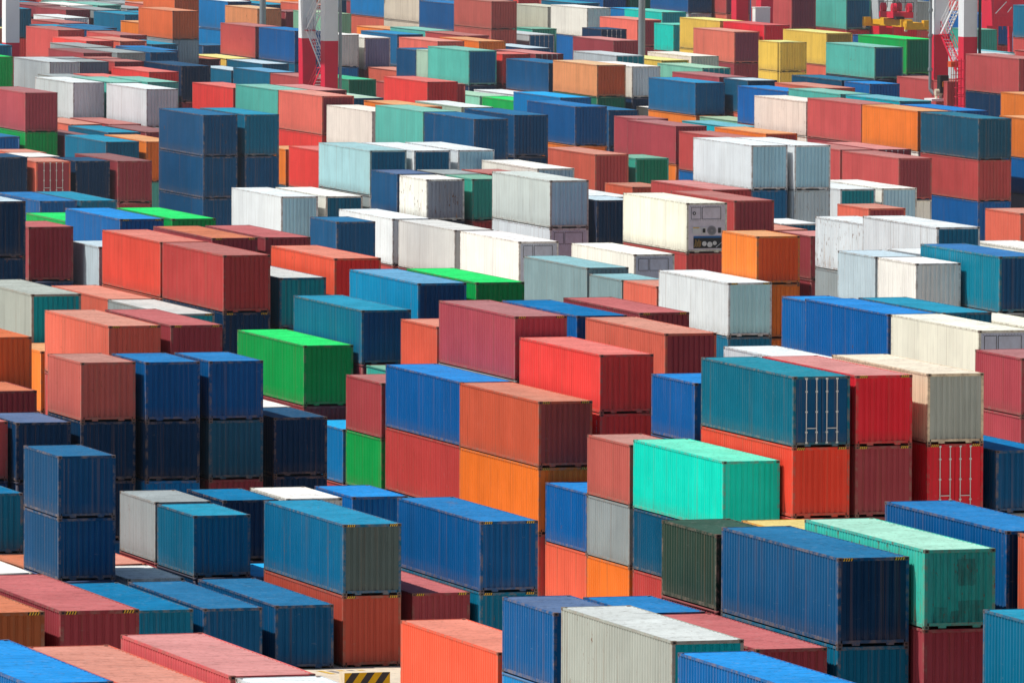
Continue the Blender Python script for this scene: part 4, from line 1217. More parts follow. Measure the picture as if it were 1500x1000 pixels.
(40,'S','grey',0,0,143.98,574.04,2.591),
(40,'S','maroon',0,0,143.98,574.04,-0.000),
(40,'S','navy',0,0,141.35,574.09,2.591),
(40,'S','navyblue',0,0,141.35,574.09,-0.000),
(20,'C','salmon',0,0,182.10,574.87,2.896),
(20,'C','navy',0,0,182.10,574.87,-0.000),
(40,'S','petrol',0,0,196.56,578.30,2.591),
(40,'S','salmon',0,0,196.56,578.30,-0.000),
(40,'S','salmon',0,0,199.56,578.61,2.591),
(40,'S','maroon',0,0,199.56,578.61,-0.000),
(40,'C','cream',0,0,210.68,607.20,2.896),
(40,'C','grey',0,0,210.68,607.20,-0.000),
(40,'C','navy',0,0,180.50,608.93,5.792),
(40,'C','blue',0,0,180.50,608.93,2.896),
(40,'C','brick',0,0,180.50,608.93,-0.000),
(40,'S','blue',0,0,217.40,609.63,-0.000),
(20,'C','salmon',0,0,194.79,614.32,2.896),
(20,'C','navy',0,0,194.79,614.32,-0.000),
(40,'C','navy',0,0,185.17,614.81,5.792),
(40,'C','brick',0,0,185.17,614.81,2.896),
(40,'C','brickred',0,0,185.17,614.81,-0.000),
(40,'S','grey',0,0,225.99,617.00,2.591),
(40,'S','navyblue',0,0,225.99,617.00,0.000),
(40,'C','orange',0,0,191.77,617.15,2.896),
(40,'C','grey',0,0,191.77,617.15,-0.000),
(20,'C','azure',0,0,152.62,617.81,2.896),
(20,'C','maroon',0,0,152.62,617.81,-0.000),
(20,'C','navy',0,0,155.54,618.25,2.591),
(20,'S','brick',0,0,155.54,618.25,-0.000),
(20,'C','navy',0,0,149.72,618.45,2.896),
(20,'C','maroon',0,0,149.72,618.45,-0.000),
(40,'C','maroon',0,0,164.02,618.99,-0.000),
(40,'C','navyblue',0,0,167.03,619.11,2.896),
(40,'C','navy',0,0,167.03,619.11,-0.000),
(40,'C','brickred',0,0,213.87,620.69,2.896),
(40,'C','brickred',0,0,213.87,620.69,-0.000),
(40,'C','navyblue',0,0,211.02,620.72,2.896),
(40,'C','brick',0,0,211.02,620.72,-0.000),
(40,'C','maroon',0,0,158.38,620.73,2.591),
(40,'S','blue',0,0,158.38,620.73,-0.000),
(40,'C','blue',0,0,180.60,621.69,5.792),
(40,'C','salmon',0,0,180.60,621.69,2.896),
(40,'C','maroon',0,0,180.60,621.69,-0.000),
(40,'C','grey',0,0,174.50,622.66,2.896),
(40,'C','maroon',0,0,174.50,622.66,-0.000),
(40,'C','cream',0,0,217.54,622.87,5.487),
(40,'C','maroon',0,0,217.54,622.87,2.591),
(40,'S','blue',0,0,217.54,622.87,-0.000),
(40,'C','blue',0,0,220.50,623.04,5.487),
(40,'C','maroon',0,0,220.50,623.04,2.591),
(40,'S','navyblue',0,0,220.50,623.04,-0.000),
(20,'S','cream',0,0,153.81,625.57,5.792),
(20,'C','salmon',0,0,153.81,625.57,2.896),
(20,'C','maroon',0,0,153.81,625.57,-0.000),
(20,'C','petrol',0,0,174.55,632.76,2.896),
(20,'C','brick',0,0,174.55,632.76,-0.000),
(40,'C','maroon',0,0,217.76,635.86,5.487),
(40,'C','petrol',0,0,217.76,635.86,2.591),
(40,'S','maroon',0,0,217.76,635.86,-0.000),
(20,'S','salmon',0,0,155.95,638.13,5.487),
(20,'C','navyblue',0,0,155.95,638.13,2.591),
(20,'S','blue',0,0,155.95,638.13,-0.000),
(40,'C','blue',0,0,222.46,640.88,5.487),
(40,'C','grey',0,0,222.46,640.88,2.591),
(40,'S','maroon',0,0,222.46,640.88,-0.000),
(40,'C','turqpale',0,0,166.29,643.43,2.896),
(40,'C','brick',0,0,166.29,643.43,-0.000),
(40,'C','brick',0,0,163.36,643.60,2.896),
(40,'C','blue',0,0,163.36,643.60,-0.000),
(40,'S','blue',0,0,183.41,644.55,5.182),
(40,'S','blue',0,0,183.41,644.55,2.591),
(40,'S','navyblue',0,0,183.41,644.55,0.000),
(40,'C','orange',0,0,186.37,644.94,8.078),
(40,'C','maroon',0,0,186.37,644.94,5.182),
(40,'S','navy',0,0,186.37,644.94,2.591),
(40,'S','maroon',0,0,186.37,644.94,-0.000),
(40,'C','grey',0,0,214.27,647.19,2.896),
(40,'C','salmon',0,0,214.27,647.19,-0.000),
(40,'C','royal',0,0,211.64,647.71,2.591),
(40,'S','maroon',0,0,211.64,647.71,-0.000),
(40,'C','cream',0,0,217.79,648.41,5.487),
(40,'C','brickred',0,0,217.79,648.41,2.591),
(40,'S','maroon',0,0,217.79,648.41,-0.000),
(40,'S','orange',0,0,200.48,650.07,5.182),
(40,'S','salmon',0,0,200.48,650.07,2.591),
(40,'S','brickred',0,0,200.48,650.07,0.000),
(40,'S','grey',0,0,192.04,650.95,5.182),
(40,'S','brick',0,0,192.04,650.95,2.591),
(40,'S','maroon',0,0,192.04,650.95,0.000),
(40,'C','blue',0,0,238.61,651.74,5.182),
(40,'S','navy',0,0,238.61,651.74,2.591),
(40,'S','maroon',0,0,238.61,651.74,-0.000),
(40,'C','petrol',0,0,222.40,654.13,5.487),
(40,'C','petrol',0,0,222.40,654.13,2.591),
(40,'S','petrol',0,0,222.40,654.13,-0.000),
(40,'C','maroon',0,0,183.32,657.63,2.591),
(40,'S','grey',0,0,183.32,657.63,-0.000),
(40,'C','orange',0,0,167.44,658.94,2.896),
(40,'C','petrol',0,0,167.44,658.94,-0.000),
(40,'C','maroon',0,0,164.51,659.18,5.487),
(40,'C','blue',0,0,164.51,659.18,2.591),
(40,'S','grey',0,0,164.51,659.18,-0.000),
(40,'C','maroon',0,0,170.37,659.38,5.792),
(40,'C','blue',0,0,170.37,659.38,2.896),
(40,'C','salmon',0,0,170.37,659.38,-0.000),
(40,'C','brickred',0,0,161.53,660.38,2.896),
(40,'C','navyblue',0,0,161.53,660.38,-0.000),
(40,'S','royal','azureroof',0,158.70,660.47,5.792),
(40,'C','petrol',0,0,158.70,660.47,2.896),
(40,'C','maroon',0,0,158.70,660.47,-0.000),
(40,'C','orange',0,0,211.80,661.15,2.896),
(40,'C','grey',0,0,211.80,661.15,-0.000),
(40,'S','petrol',0,0,204.46,666.75,5.182),
(40,'S','brickred',0,0,204.46,666.75,2.591),
(40,'S','maroon',0,0,204.46,666.75,0.000),
(40,'C','brick',0,0,222.80,667.65,5.182),
(40,'S','navy',0,0,222.80,667.65,2.591),
(40,'S','maroon',0,0,222.80,667.65,-0.000),
(40,'C','maroon','pinkred',0,185.92,668.81,8.383),
(40,'C','brick',0,0,185.92,668.81,5.487),
(40,'C','salmon',0,0,185.92,668.81,2.591),
(40,'S','blue',0,0,185.92,668.81,-0.000),
(40,'C','petrol','palegreen',0,188.82,668.95,7.773),
(40,'S','brickred',0,0,188.82,668.95,5.182),
(40,'S','salmon',0,0,188.82,668.95,2.591),
(40,'S','maroon',0,0,188.82,668.95,0.000),
(40,'S','maroon',0,0,242.14,669.61,5.182),
(40,'S','maroon',0,0,242.14,669.61,2.591),
(40,'S','navyblue',0,0,242.14,669.61,0.000),
(40,'C','brickred',0,0,183.27,669.78,5.487),
(40,'C','grey',0,0,183.27,669.78,2.591),
(40,'S','navy',0,0,183.27,669.78,-0.000),
(20,'C','brick',0,0,231.31,670.21,5.792),
(20,'C','navy',0,0,231.31,670.21,2.896),
(20,'C','brickred',0,0,231.31,670.21,-0.000),
(20,'C','royal',0,0,213.06,671.50,2.896),
(20,'C','salmon',0,0,213.06,671.50,-0.000),
(40,'C','aqua',0,0,220.04,673.03,5.182),
(40,'S','navy',0,0,220.04,673.03,2.591),
(40,'S','brick',0,0,220.04,673.03,-0.000),
(40,'C','brick',0,0,171.12,673.06,5.792),
(40,'C','blue',0,0,171.12,673.06,2.896),
(40,'C','petrol',0,0,171.12,673.06,-0.000),
(40,'C','white',0,0,174.05,673.34,5.487),
(40,'C','petrol',0,0,174.05,673.34,2.591),
(40,'S','navyblue',0,0,174.05,673.34,-0.000),
(40,'C','salmon',0,0,168.19,673.35,5.792),
(40,'C','orange',0,0,168.19,673.35,2.896),
(40,'C','brickred',0,0,168.19,673.35,-0.000),
(40,'C','salmon',0,0,227.79,673.57,5.182),
(40,'S','brick',0,0,227.79,673.57,2.591),
(40,'S','navyblue',0,0,227.79,673.57,-0.000),
(40,'C','blue',0,0,231.49,680.47,5.487),
(40,'C','brickred',0,0,231.49,680.47,2.591),
(40,'S','grey',0,0,231.49,680.47,-0.000),
(40,'C','sage',0,0,223.90,680.48,5.182),
(40,'S','navyblue',0,0,223.90,680.48,2.591),
(40,'S','brickred',0,0,223.90,680.48,-0.000),
(40,'C','maroon',0,0,183.15,682.18,5.182),
(40,'S','brickred',0,0,183.15,682.18,2.591),
(40,'S','salmon',0,0,183.15,682.18,-0.000),
(40,'C','navyblue',0,0,198.98,683.64,5.792),
(40,'C','navy',0,0,198.98,683.64,2.896),
(40,'C','brick',0,0,198.98,683.64,-0.000),
(20,'C','salmon',0,0,226.85,686.57,5.487),
(20,'C','brick',0,0,226.85,686.57,2.591),
(20,'S','blue',0,0,226.85,686.57,-0.000),
(40,'C','turqpale',0,0,174.79,687.11,8.383),
(40,'C','cream',0,0,174.79,687.11,5.487),
(40,'C','maroon',0,0,174.79,687.11,2.591),
(40,'S','petrol',0,0,174.79,687.11,-0.000),
(40,'C','maroon',0,0,177.72,687.12,5.487),
(40,'C','navyblue',0,0,177.72,687.12,2.591),
(40,'S','brickred',0,0,177.72,687.12,-0.000),
(40,'C','cream',0,0,171.86,687.19,5.487),
(40,'C','grey',0,0,171.86,687.19,2.591),
(40,'S','navy',0,0,171.86,687.19,-0.000),
(40,'S','brick',0,0,164.92,688.13,7.773),
(40,'S','navyblue',0,0,164.92,688.13,5.182),
(40,'S','brickred',0,0,164.92,688.13,2.591),
(40,'S','maroon',0,0,164.92,688.13,0.000),
(20,'S','brick',0,0,252.14,689.00,10.364),
(20,'S','navy',0,0,252.14,689.00,7.773),
(20,'S','brick',0,0,252.14,689.00,5.182),
(20,'S','brickred',0,0,252.14,689.00,2.591),
(20,'S','maroon',0,0,252.14,689.00,0.000),
(40,'C','navy',0,0,215.83,690.76,2.896),
(40,'C','maroon',0,0,215.83,690.76,-0.000),
(40,'S','petrol',0,0,244.49,692.66,5.182),
(40,'S','navy',0,0,244.49,692.66,2.591),
(40,'S','brick',0,0,244.49,692.66,0.000),
(20,'S','brick',0,0,200.25,693.29,8.078),
(20,'C','petrol',0,0,200.25,693.29,5.182),
(20,'S','petrol',0,0,200.25,693.29,2.591),
(20,'S','brickred',0,0,200.25,693.29,-0.000),
(40,'C','orange',0,0,223.82,693.55,5.182),
(40,'S','blue',0,0,223.82,693.55,2.591),
(40,'S','navy',0,0,223.82,693.55,-0.000),
(40,'S','brick',0,0,202.83,694.58,8.078),
(40,'C','petrol',0,0,202.83,694.58,5.182),
(40,'S','maroon',0,0,202.83,694.58,2.591),
(40,'S','brick',0,0,202.83,694.58,-0.000),
(40,'C','blue',0,0,226.97,697.17,5.182),
(40,'S','petrol',0,0,226.97,697.17,2.591),
(40,'S','salmon',0,0,226.97,697.17,-0.000),
(40,'C','brick',0,0,181.53,701.65,5.487),
(40,'C','salmon',0,0,181.53,701.65,2.591),
(40,'S','navyblue',0,0,181.53,701.65,-0.000),
(40,'C','grey',0,0,175.67,701.77,8.078),
(40,'C','orange',0,0,175.67,701.77,5.182),
(40,'S','brickred',0,0,175.67,701.77,2.591),
(40,'S','grey',0,0,175.67,701.77,-0.000),
(40,'C','red',0,0,178.60,701.83,8.078),
(40,'C','orange',0,0,178.60,701.83,5.182),
(40,'S','navy',0,0,178.60,701.83,2.591),
(40,'S','salmon',0,0,178.60,701.83,-0.000),
(40,'S','navy',0,0,243.01,706.06,7.773),
(40,'S','petrol',0,0,243.01,706.06,5.182),
(40,'S','brick',0,0,243.01,706.06,2.591),
(40,'S','blue',0,0,243.01,706.06,0.000),
(40,'C','grey',0,0,214.01,707.16,2.896),
(40,'C','blue',0,0,214.01,707.16,-0.000),
(20,'S','cream',0,0,227.39,711.09,5.182),
(20,'S','maroon',0,0,227.39,711.09,2.591),
(20,'S','navy',0,0,227.39,711.09,0.000),
(40,'S','navy',0,0,248.94,715.26,7.773),
(40,'S','navyblue',0,0,248.94,715.26,5.182),
(40,'S','navy',0,0,248.94,715.26,2.591),
(40,'S','maroon',0,0,248.94,715.26,0.000),
(40,'C','petrol',0,0,185.34,716.11,5.182),
(40,'S','brick',0,0,185.34,716.11,2.591),
(40,'S','blue',0,0,185.34,716.11,-0.000),
(40,'C','petrol',0,0,182.41,716.17,5.487),
(40,'C','blue',0,0,182.41,716.17,2.591),
(40,'S','blue',0,0,182.41,716.17,-0.000),
(40,'C','greendark',0,0,222.84,716.39,5.792),
(40,'C','blue',0,0,222.84,716.39,2.896),
(40,'C','navy',0,0,222.84,716.39,-0.000),
(40,'C','mintpale',0,0,214.00,720.09,5.792),
(40,'C','brickred',0,0,214.00,720.09,2.896),
(40,'C','brickred',0,0,214.00,720.09,-0.000),
(40,'C','maroon',0,0,189.07,720.20,5.487),
(40,'C','brick',0,0,189.07,720.20,2.591),
(40,'S','petrol',0,0,189.07,720.20,-0.000),
(40,'C','navy',0,0,227.31,721.16,5.487),
(40,'C','navyblue',0,0,227.31,721.16,2.591),
(40,'S','petrol',0,0,227.31,721.16,-0.000),
(40,'S','petrol',0,0,173.21,722.38,10.364),
(40,'S','maroon',0,0,173.21,722.38,7.773),
(40,'S','navyblue',0,0,173.21,722.38,5.182),
(40,'S','blue',0,0,173.21,722.38,2.591),
(40,'S','salmon',0,0,173.21,722.38,0.000),
(40,'C','navy',0,0,178.81,722.69,5.792),
(40,'C','navy',0,0,178.81,722.69,2.896),
(40,'C','blue',0,0,178.81,722.69,-0.000),
(40,'S','petrol',0,0,234.61,725.04,5.182),
(40,'S','blue',0,0,234.61,725.04,2.591),
(40,'S','petrol',0,0,234.61,725.04,0.000),
(40,'C','navy',0,0,260.12,725.99,5.792),
(40,'C','petrol',0,0,260.12,725.99,2.896),
(40,'C','salmon',0,0,260.12,725.99,-0.000),
(40,'C','salmon',0,0,222.78,729.58,5.487),
(40,'C','petrol',0,0,222.78,729.58,2.591),
(40,'S','maroon',0,0,222.78,729.58,-0.000),
(40,'C','white',0,0,220.06,729.83,5.487),
(40,'C','navyblue',0,0,220.06,729.83,2.591),
(40,'S','navyblue',0,0,220.06,729.83,-0.000),
(20,'S','green',0,0,239.42,730.68,5.792),
(20,'C','grey',0,0,239.42,730.68,2.896),
(20,'C','blue',0,0,239.42,730.68,-0.000),
(40,'C','turqpale',0,0,186.36,731.16,5.487),
(40,'C','navyblue',0,0,186.36,731.16,2.591),
(40,'S','maroon',0,0,186.36,731.16,-0.000),
(40,'C','petrol',0,0,183.43,731.24,5.487),
(40,'C','maroon',0,0,183.43,731.24,2.591),
(40,'S','petrol',0,0,183.43,731.24,-0.000),
(40,'C','navyblue',0,0,231.13,737.55,5.487),
(40,'C','navy',0,0,231.13,737.55,2.591),
(40,'S','navyblue',0,0,231.13,737.55,-0.000),
(40,'C','aqua',0,0,264.54,739.20,8.383),
(40,'C','grey',0,0,264.54,739.20,5.487),
(40,'C','maroon',0,0,264.54,739.20,2.591),
(40,'S','salmon',0,0,264.54,739.20,-0.000),
(20,'C','maroon',0,0,222.77,739.71,5.792),
(20,'C','brickred',0,0,222.77,739.71,2.896),
(20,'C','maroon',0,0,222.77,739.71,-0.000),
(40,'C','blue',0,0,225.65,742.68,5.792),
(40,'C','maroon',0,0,225.65,742.68,2.896),
(40,'C','maroon',0,0,225.65,742.68,-0.000),
(40,'C','navy',0,0,219.81,742.72,5.792),
(40,'C','blue',0,0,219.81,742.72,2.896),
(40,'C','blue',0,0,219.81,742.72,-0.000),
(40,'C','yellow',0,0,236.80,743.04,7.773),
(40,'S','navyblue',0,0,236.80,743.04,5.182),
(40,'S','petrol',0,0,236.80,743.04,2.591),
(40,'S','salmon',0,0,236.80,743.04,0.000),
(40,'C','brick',0,0,239.68,743.71,5.182),
(40,'S','petrol',0,0,239.68,743.71,2.591),
(40,'S','blue',0,0,239.68,743.71,-0.000),
(40,'C','maroon',0,0,188.94,751.82,5.487),
(40,'C','grey',0,0,188.94,751.82,2.591),
(40,'S','grey',0,0,188.94,751.82,-0.000),
(40,'C','grey',0,0,191.87,751.96,5.487),
(40,'C','blue',0,0,191.87,751.96,2.591),
(40,'S','petrol',0,0,191.87,751.96,-0.000),
(40,'C','cream',0,0,194.80,752.17,5.487),
(40,'C','grey',0,0,194.80,752.17,2.591),
(40,'S','salmon',0,0,194.80,752.17,-0.000),
(20,'C','navyblue',0,0,221.78,756.06,5.487),
(20,'C','maroon',0,0,221.78,756.06,2.591),
(20,'S','grey',0,0,221.78,756.06,-0.000),
(40,'C','blue',0,0,211.09,761.48,2.896),
(40,'C','brickred',0,0,211.09,761.48,-0.000),
(20,'C','blue',0,0,255.58,764.61,2.896),
(20,'C','maroon',0,0,255.58,764.61,-0.000),
(40,'S','brown','yellow',0,183.53,764.99,10.364),
(40,'S','brick',0,0,183.53,764.99,7.773),
(40,'S','maroon',0,0,183.53,764.99,5.182),
(40,'S','petrol',0,0,183.53,764.99,2.591),
(40,'S','navy',0,0,183.53,764.99,0.000),
(40,'C','brickred',0,0,215.81,765.38,2.896),
(40,'C','brick',0,0,215.81,765.38,-0.000),
(40,'C','brick',0,0,280.74,765.42,8.383),
(40,'C','blue',0,0,280.74,765.42,5.487),
(40,'C','brick',0,0,280.74,765.42,2.591),
(40,'S','maroon',0,0,280.74,765.42,-0.000),
(40,'C','grey',0,0,192.62,766.08,8.383),
(40,'C','navyblue',0,0,192.62,766.08,5.487),
(40,'C','maroon',0,0,192.62,766.08,2.591),
(40,'S','brickred',0,0,192.62,766.08,-0.000),
(40,'C','blue',0,0,198.48,766.17,8.078),
(40,'C','grey',0,0,198.48,766.17,5.182),
(40,'S','petrol',0,0,198.48,766.17,2.591),
(40,'S','grey',0,0,198.48,766.17,-0.000),
(40,'C','salmon',0,0,195.55,766.34,5.487),
(40,'C','white',0,0,195.55,766.34,2.591),
(40,'S','blue',0,0,195.55,766.34,-0.000),
(20,'C','petrol',0,0,223.54,768.36,5.182),
(20,'S','maroon',0,0,223.54,768.36,2.591),
(20,'S','grey',0,0,223.54,768.36,-0.000),
(40,'C','navyblue','ltblue',0,234.33,774.50,7.773),
(40,'S','maroon',0,0,234.33,774.50,5.182),
(40,'S','maroon',0,0,234.33,774.50,2.591),
(40,'S','blue',0,0,234.33,774.50,0.000),
(40,'C','blue',0,0,230.28,774.84,5.487),
(40,'C','navy',0,0,230.28,774.84,2.591),
(40,'S','grey',0,0,230.28,774.84,-0.000),
(40,'C','petrol',0,0,211.47,775.28,2.896),
(40,'C','petrol',0,0,211.47,775.28,-0.000),
(40,'C','white',0,0,226.64,775.29,5.792),
(40,'C','navy',0,0,226.64,775.29,2.896),
(40,'C','maroon',0,0,226.64,775.29,-0.000),
(40,'C','azure',0,0,285.76,779.40,8.383),
(40,'C','blue',0,0,285.76,779.40,5.487),
(40,'C','brick',0,0,285.76,779.40,2.591),
(40,'S','brick',0,0,285.76,779.40,-0.000),
(40,'C','salmon',0,0,199.49,780.95,8.383),
(40,'C','navyblue',0,0,199.49,780.95,5.487),
(40,'C','brick',0,0,199.49,780.95,2.591),
(40,'S','salmon',0,0,199.49,780.95,-0.000),
(40,'C','salmon',0,0,196.56,781.13,5.487),
(40,'C','navyblue',0,0,196.56,781.13,2.591),
(40,'S','maroon',0,0,196.56,781.13,-0.000),
(40,'C','petrol',0,0,202.42,781.28,8.078),
(40,'C','turqpale',0,0,202.42,781.28,5.182),
(40,'S','blue',0,0,202.42,781.28,2.591),
(40,'S','brickred',0,0,202.42,781.28,-0.000),
(40,'C','salmon',0,0,264.65,781.89,5.792),
(40,'C','brick',0,0,264.65,781.89,2.896),
(40,'C','blue',0,0,264.65,781.89,-0.000),
(40,'C','maroon',0,0,245.30,783.55,5.487),
(40,'C','navy',0,0,245.30,783.55,2.591),
(40,'S','maroon',0,0,245.30,783.55,-0.000),
(40,'C','grey',0,0,211.48,788.13,2.591),
(40,'S','petrol',0,0,211.48,788.13,-0.000),
(40,'S','salmon',0,0,228.22,791.12,5.487),
(40,'C','blue',0,0,228.22,791.12,2.591),
(40,'S','maroon',0,0,228.22,791.12,-0.000),
(40,'C','blue',0,0,275.34,793.68,7.773),
(40,'S','blue',0,0,275.34,793.68,5.182),
(40,'S','salmon',0,0,275.34,793.68,2.591),
(40,'S','maroon',0,0,275.34,793.68,0.000),
(40,'C','azure',0,0,222.36,794.08,5.487),
(40,'C','salmon',0,0,222.36,794.08,2.591),
(40,'S','brickred',0,0,222.36,794.08,-0.000),
(20,'C','petrol',0,0,284.34,795.36,5.792),
(20,'C','salmon',0,0,284.34,795.36,2.896),
(20,'C','brickred',0,0,284.34,795.36,-0.000),
(40,'C','navyblue',0,0,216.33,795.48,2.896),
(40,'C','salmon',0,0,216.33,795.48,-0.000),
(40,'C','petrol',0,0,219.33,795.60,2.896),
(40,'C','grey',0,0,219.33,795.60,-0.000),
(40,'C','brick',0,0,200.51,795.92,5.792),
(40,'C','turqpale',0,0,200.51,795.92,2.896),
(40,'C','maroon',0,0,200.51,795.92,-0.000),
(40,'C','petrol',0,0,203.44,796.14,5.487),
(40,'C','grey',0,0,203.44,796.14,2.591),
(40,'S','navy',0,0,203.44,796.14,-0.000),
(40,'C','blue',0,0,206.37,796.32,5.792),
(40,'C','white',0,0,206.37,796.32,2.896),
(40,'C','maroon',0,0,206.37,796.32,-0.000),
(40,'C','brick',0,0,236.14,799.53,8.078),
(40,'C','navy',0,0,236.14,799.53,5.182),
(40,'S','blue',0,0,236.14,799.53,2.591),
(40,'S','brick',0,0,236.14,799.53,-0.000),
(40,'S','petrol',0,0,209.56,801.22,5.182),
(40,'S','navyblue',0,0,209.56,801.22,2.591),
(40,'S','petrol',0,0,209.56,801.22,0.000),
(40,'C','cream',0,'shadedcream2',225.03,803.35,8.078),
(40,'C','royal',0,0,225.03,803.35,5.182),
(40,'S','navyblue',0,0,225.03,803.35,2.591),
(40,'S','grey',0,0,225.03,803.35,-0.000),
(40,'S','brickred',0,0,228.21,804.10,5.182),
(40,'S','maroon',0,0,228.21,804.10,2.591),
(40,'S','petrol',0,0,228.21,804.10,0.000),
(40,'C','maroon',0,0,266.54,805.09,5.792),
(40,'C','blue',0,0,266.54,805.09,2.896),
(40,'C','blue',0,0,266.54,805.09,-0.000),
(40,'S','maroon',0,0,263.84,805.68,2.591),
(40,'S','brick',0,0,263.84,805.68,-0.000),
(40,'C','blue',0,0,219.15,808.31,5.792),
(40,'C','grey',0,0,219.15,808.31,2.896),
(40,'C','brick',0,0,219.15,808.31,-0.000),
(40,'C','maroon','peach',0,213.52,808.48,5.792),
(40,'C','petrol',0,0,213.52,808.48,2.896),
(40,'C','petrol',0,0,213.52,808.48,-0.000),
(40,'C','yellow',0,0,216.61,809.19,5.792),
(40,'C','grey',0,0,216.61,809.19,2.896),
(40,'C','grey',0,0,216.61,809.19,-0.000),
(40,'C','cream',0,0,201.52,811.15,5.487),
(40,'C','brickred',0,0,201.52,811.15,2.591),
(40,'S','petrol',0,0,201.52,811.15,-0.000),
(40,'C','navyblue',0,0,204.45,811.19,8.383),
(40,'C','navyblue',0,0,204.45,811.19,5.487),
(40,'C','maroon',0,0,204.45,811.19,2.591),
(40,'S','maroon',0,0,204.45,811.19,-0.000),
(20,'C','maroon',0,0,253.83,811.35,5.487),
(20,'C','grey',0,0,253.83,811.35,2.591),
(20,'S','brickred',0,0,253.83,811.35,-0.000),
(40,'S','petrol',0,0,233.73,812.56,5.182),
(40,'S','maroon',0,0,233.73,812.56,2.591),
(40,'S','navy',0,0,233.73,812.56,0.000),
(40,'C','turqpale',0,0,236.75,813.26,8.078),
(40,'C','grey',0,0,236.75,813.26,5.182),
(40,'S','brick',0,0,236.75,813.26,2.591),
(40,'S','navy',0,0,236.75,813.26,-0.000),
(40,'C','maroon',0,0,243.51,815.30,5.182),
(40,'S','maroon',0,0,243.51,815.30,2.591),
(40,'S','blue',0,0,243.51,815.30,-0.000),
(40,'C','yellow',0,0,266.34,817.59,5.792),
(40,'C','maroon',0,0,266.34,817.59,2.896),
(40,'C','salmon',0,0,266.34,817.59,-0.000),
(40,'S','salmon',0,0,248.32,819.16,5.182),
(40,'S','brickred',0,0,248.32,819.16,2.591),
(40,'S','maroon',0,0,248.32,819.16,0.000),
(40,'C','maroon',0,0,284.70,821.59,5.182),
(40,'S','maroon',0,0,284.70,821.59,2.591),
(40,'S','petrol',0,0,284.70,821.59,-0.000),
(40,'C','petrol',0,0,205.46,825.85,8.078),
(40,'C','cream',0,0,205.46,825.85,5.182),
(40,'S','navy',0,0,205.46,825.85,2.591),
(40,'S','blue',0,0,205.46,825.85,-0.000),
(40,'C','orange',0,0,214.25,825.99,8.383),
(40,'C','red',0,0,214.25,825.99,5.487),
(40,'C','petrol',0,0,214.25,825.99,2.591),
(40,'S','blue',0,0,214.25,825.99,-0.000),
(40,'C','orange',0,0,237.16,826.06,7.773),
(40,'S','navyblue',0,0,237.16,826.06,5.182),
(40,'S','salmon',0,0,237.16,826.06,2.591),
(40,'S','navy',0,0,237.16,826.06,0.000),
(40,'C','navyblue',0,0,208.39,826.24,8.078),
(40,'C','orange',0,0,208.39,826.24,5.182),
(40,'S','petrol',0,0,208.39,826.24,2.591),
(40,'S','brick',0,0,208.39,826.24,-0.000),
(40,'C','maroon',0,0,211.32,826.29,5.792),
(40,'C','navyblue',0,0,211.32,826.29,2.896),
(40,'C','navyblue',0,0,211.32,826.29,-0.000),
(40,'S','brick',0,0,282.20,827.79,7.773),
(40,'S','maroon',0,0,282.20,827.79,5.182),
(40,'S','navyblue',0,0,282.20,827.79,2.591),
(40,'S','navyblue',0,0,282.20,827.79,0.000),
(40,'S','maroon',0,0,244.00,828.58,7.773),
(40,'S','navyblue',0,0,244.00,828.58,5.182),
(40,'S','brickred',0,0,244.00,828.58,2.591),
(40,'S','petrol',0,0,244.00,828.58,0.000),
(40,'S','brick',0,0,277.76,830.79,7.773),
(40,'S','maroon',0,0,277.76,830.79,5.182),
(40,'S','grey',0,0,277.76,830.79,2.591),
(40,'S','navyblue',0,0,277.76,830.79,0.000),
(40,'C','brickred',0,0,297.55,830.92,5.792),
(40,'C','maroon',0,0,297.55,830.92,2.896),
(40,'C','navy',0,0,297.55,830.92,-0.000),
(20,'S','turq',0,0,253.66,832.79,7.773),
(20,'S','grey',0,0,253.66,832.79,5.182),
(20,'S','blue',0,0,253.66,832.79,2.591),
(20,'S','petrol',0,0,253.66,832.79,0.000),
(20,'C','brick',0,0,267.71,832.89,5.182),
(20,'S','brick',0,0,267.71,832.89,2.591),
(20,'S','maroon',0,0,267.71,832.89,-0.000),
(40,'C','cream',0,0,218.19,840.89,5.792),
(40,'C','maroon',0,0,218.19,840.89,2.896),
(40,'C','navyblue',0,0,218.19,840.89,-0.000),
(40,'C','white',0,0,215.26,841.12,5.792),
(40,'C','blue',0,0,215.26,841.12,2.896),
(40,'C','maroon',0,0,215.26,841.12,-0.000),
(40,'C','navyblue',0,0,212.33,841.24,5.792),
(40,'C','blue',0,0,212.33,841.24,2.896),
(40,'C','navy',0,0,212.33,841.24,-0.000),
(40,'C','brick',0,0,209.40,841.24,8.078),
(40,'C','orange',0,0,209.40,841.24,5.182),
(40,'S','blue',0,0,209.40,841.24,2.591),
(40,'S','blue',0,0,209.40,841.24,-0.000),
(40,'C','maroon',0,0,202.49,843.45,11.279),
(40,'C','navy',0,0,202.49,843.45,8.383),
(40,'C','maroon',0,0,202.49,843.45,5.487),
(40,'C','maroon',0,0,202.49,843.45,2.591),
(40,'S','navyblue',0,0,202.49,843.45,-0.000),
(40,'C','maroon',0,0,302.36,844.56,8.383),
(40,'C','petrol',0,0,302.36,844.56,5.487),
(40,'C','blue',0,0,302.36,844.56,2.591),
(40,'S','maroon',0,0,302.36,844.56,-0.000),
(40,'C','beige',0,0,245.47,845.78,7.773),
(40,'S','brickred',0,0,245.47,845.78,5.182),
(40,'S','brickred',0,0,245.47,845.78,2.591),
(40,'S','brick',0,0,245.47,845.78,0.000),
(20,'S','navyblue',0,0,226.31,850.71,5.792),
(20,'C','navy',0,0,226.31,850.71,2.896),
(20,'C','salmon',0,0,226.31,850.71,-0.000),
(40,'C','maroon',0,0,268.84,850.88,5.182),
(40,'S','navyblue',0,0,268.84,850.88,2.591),
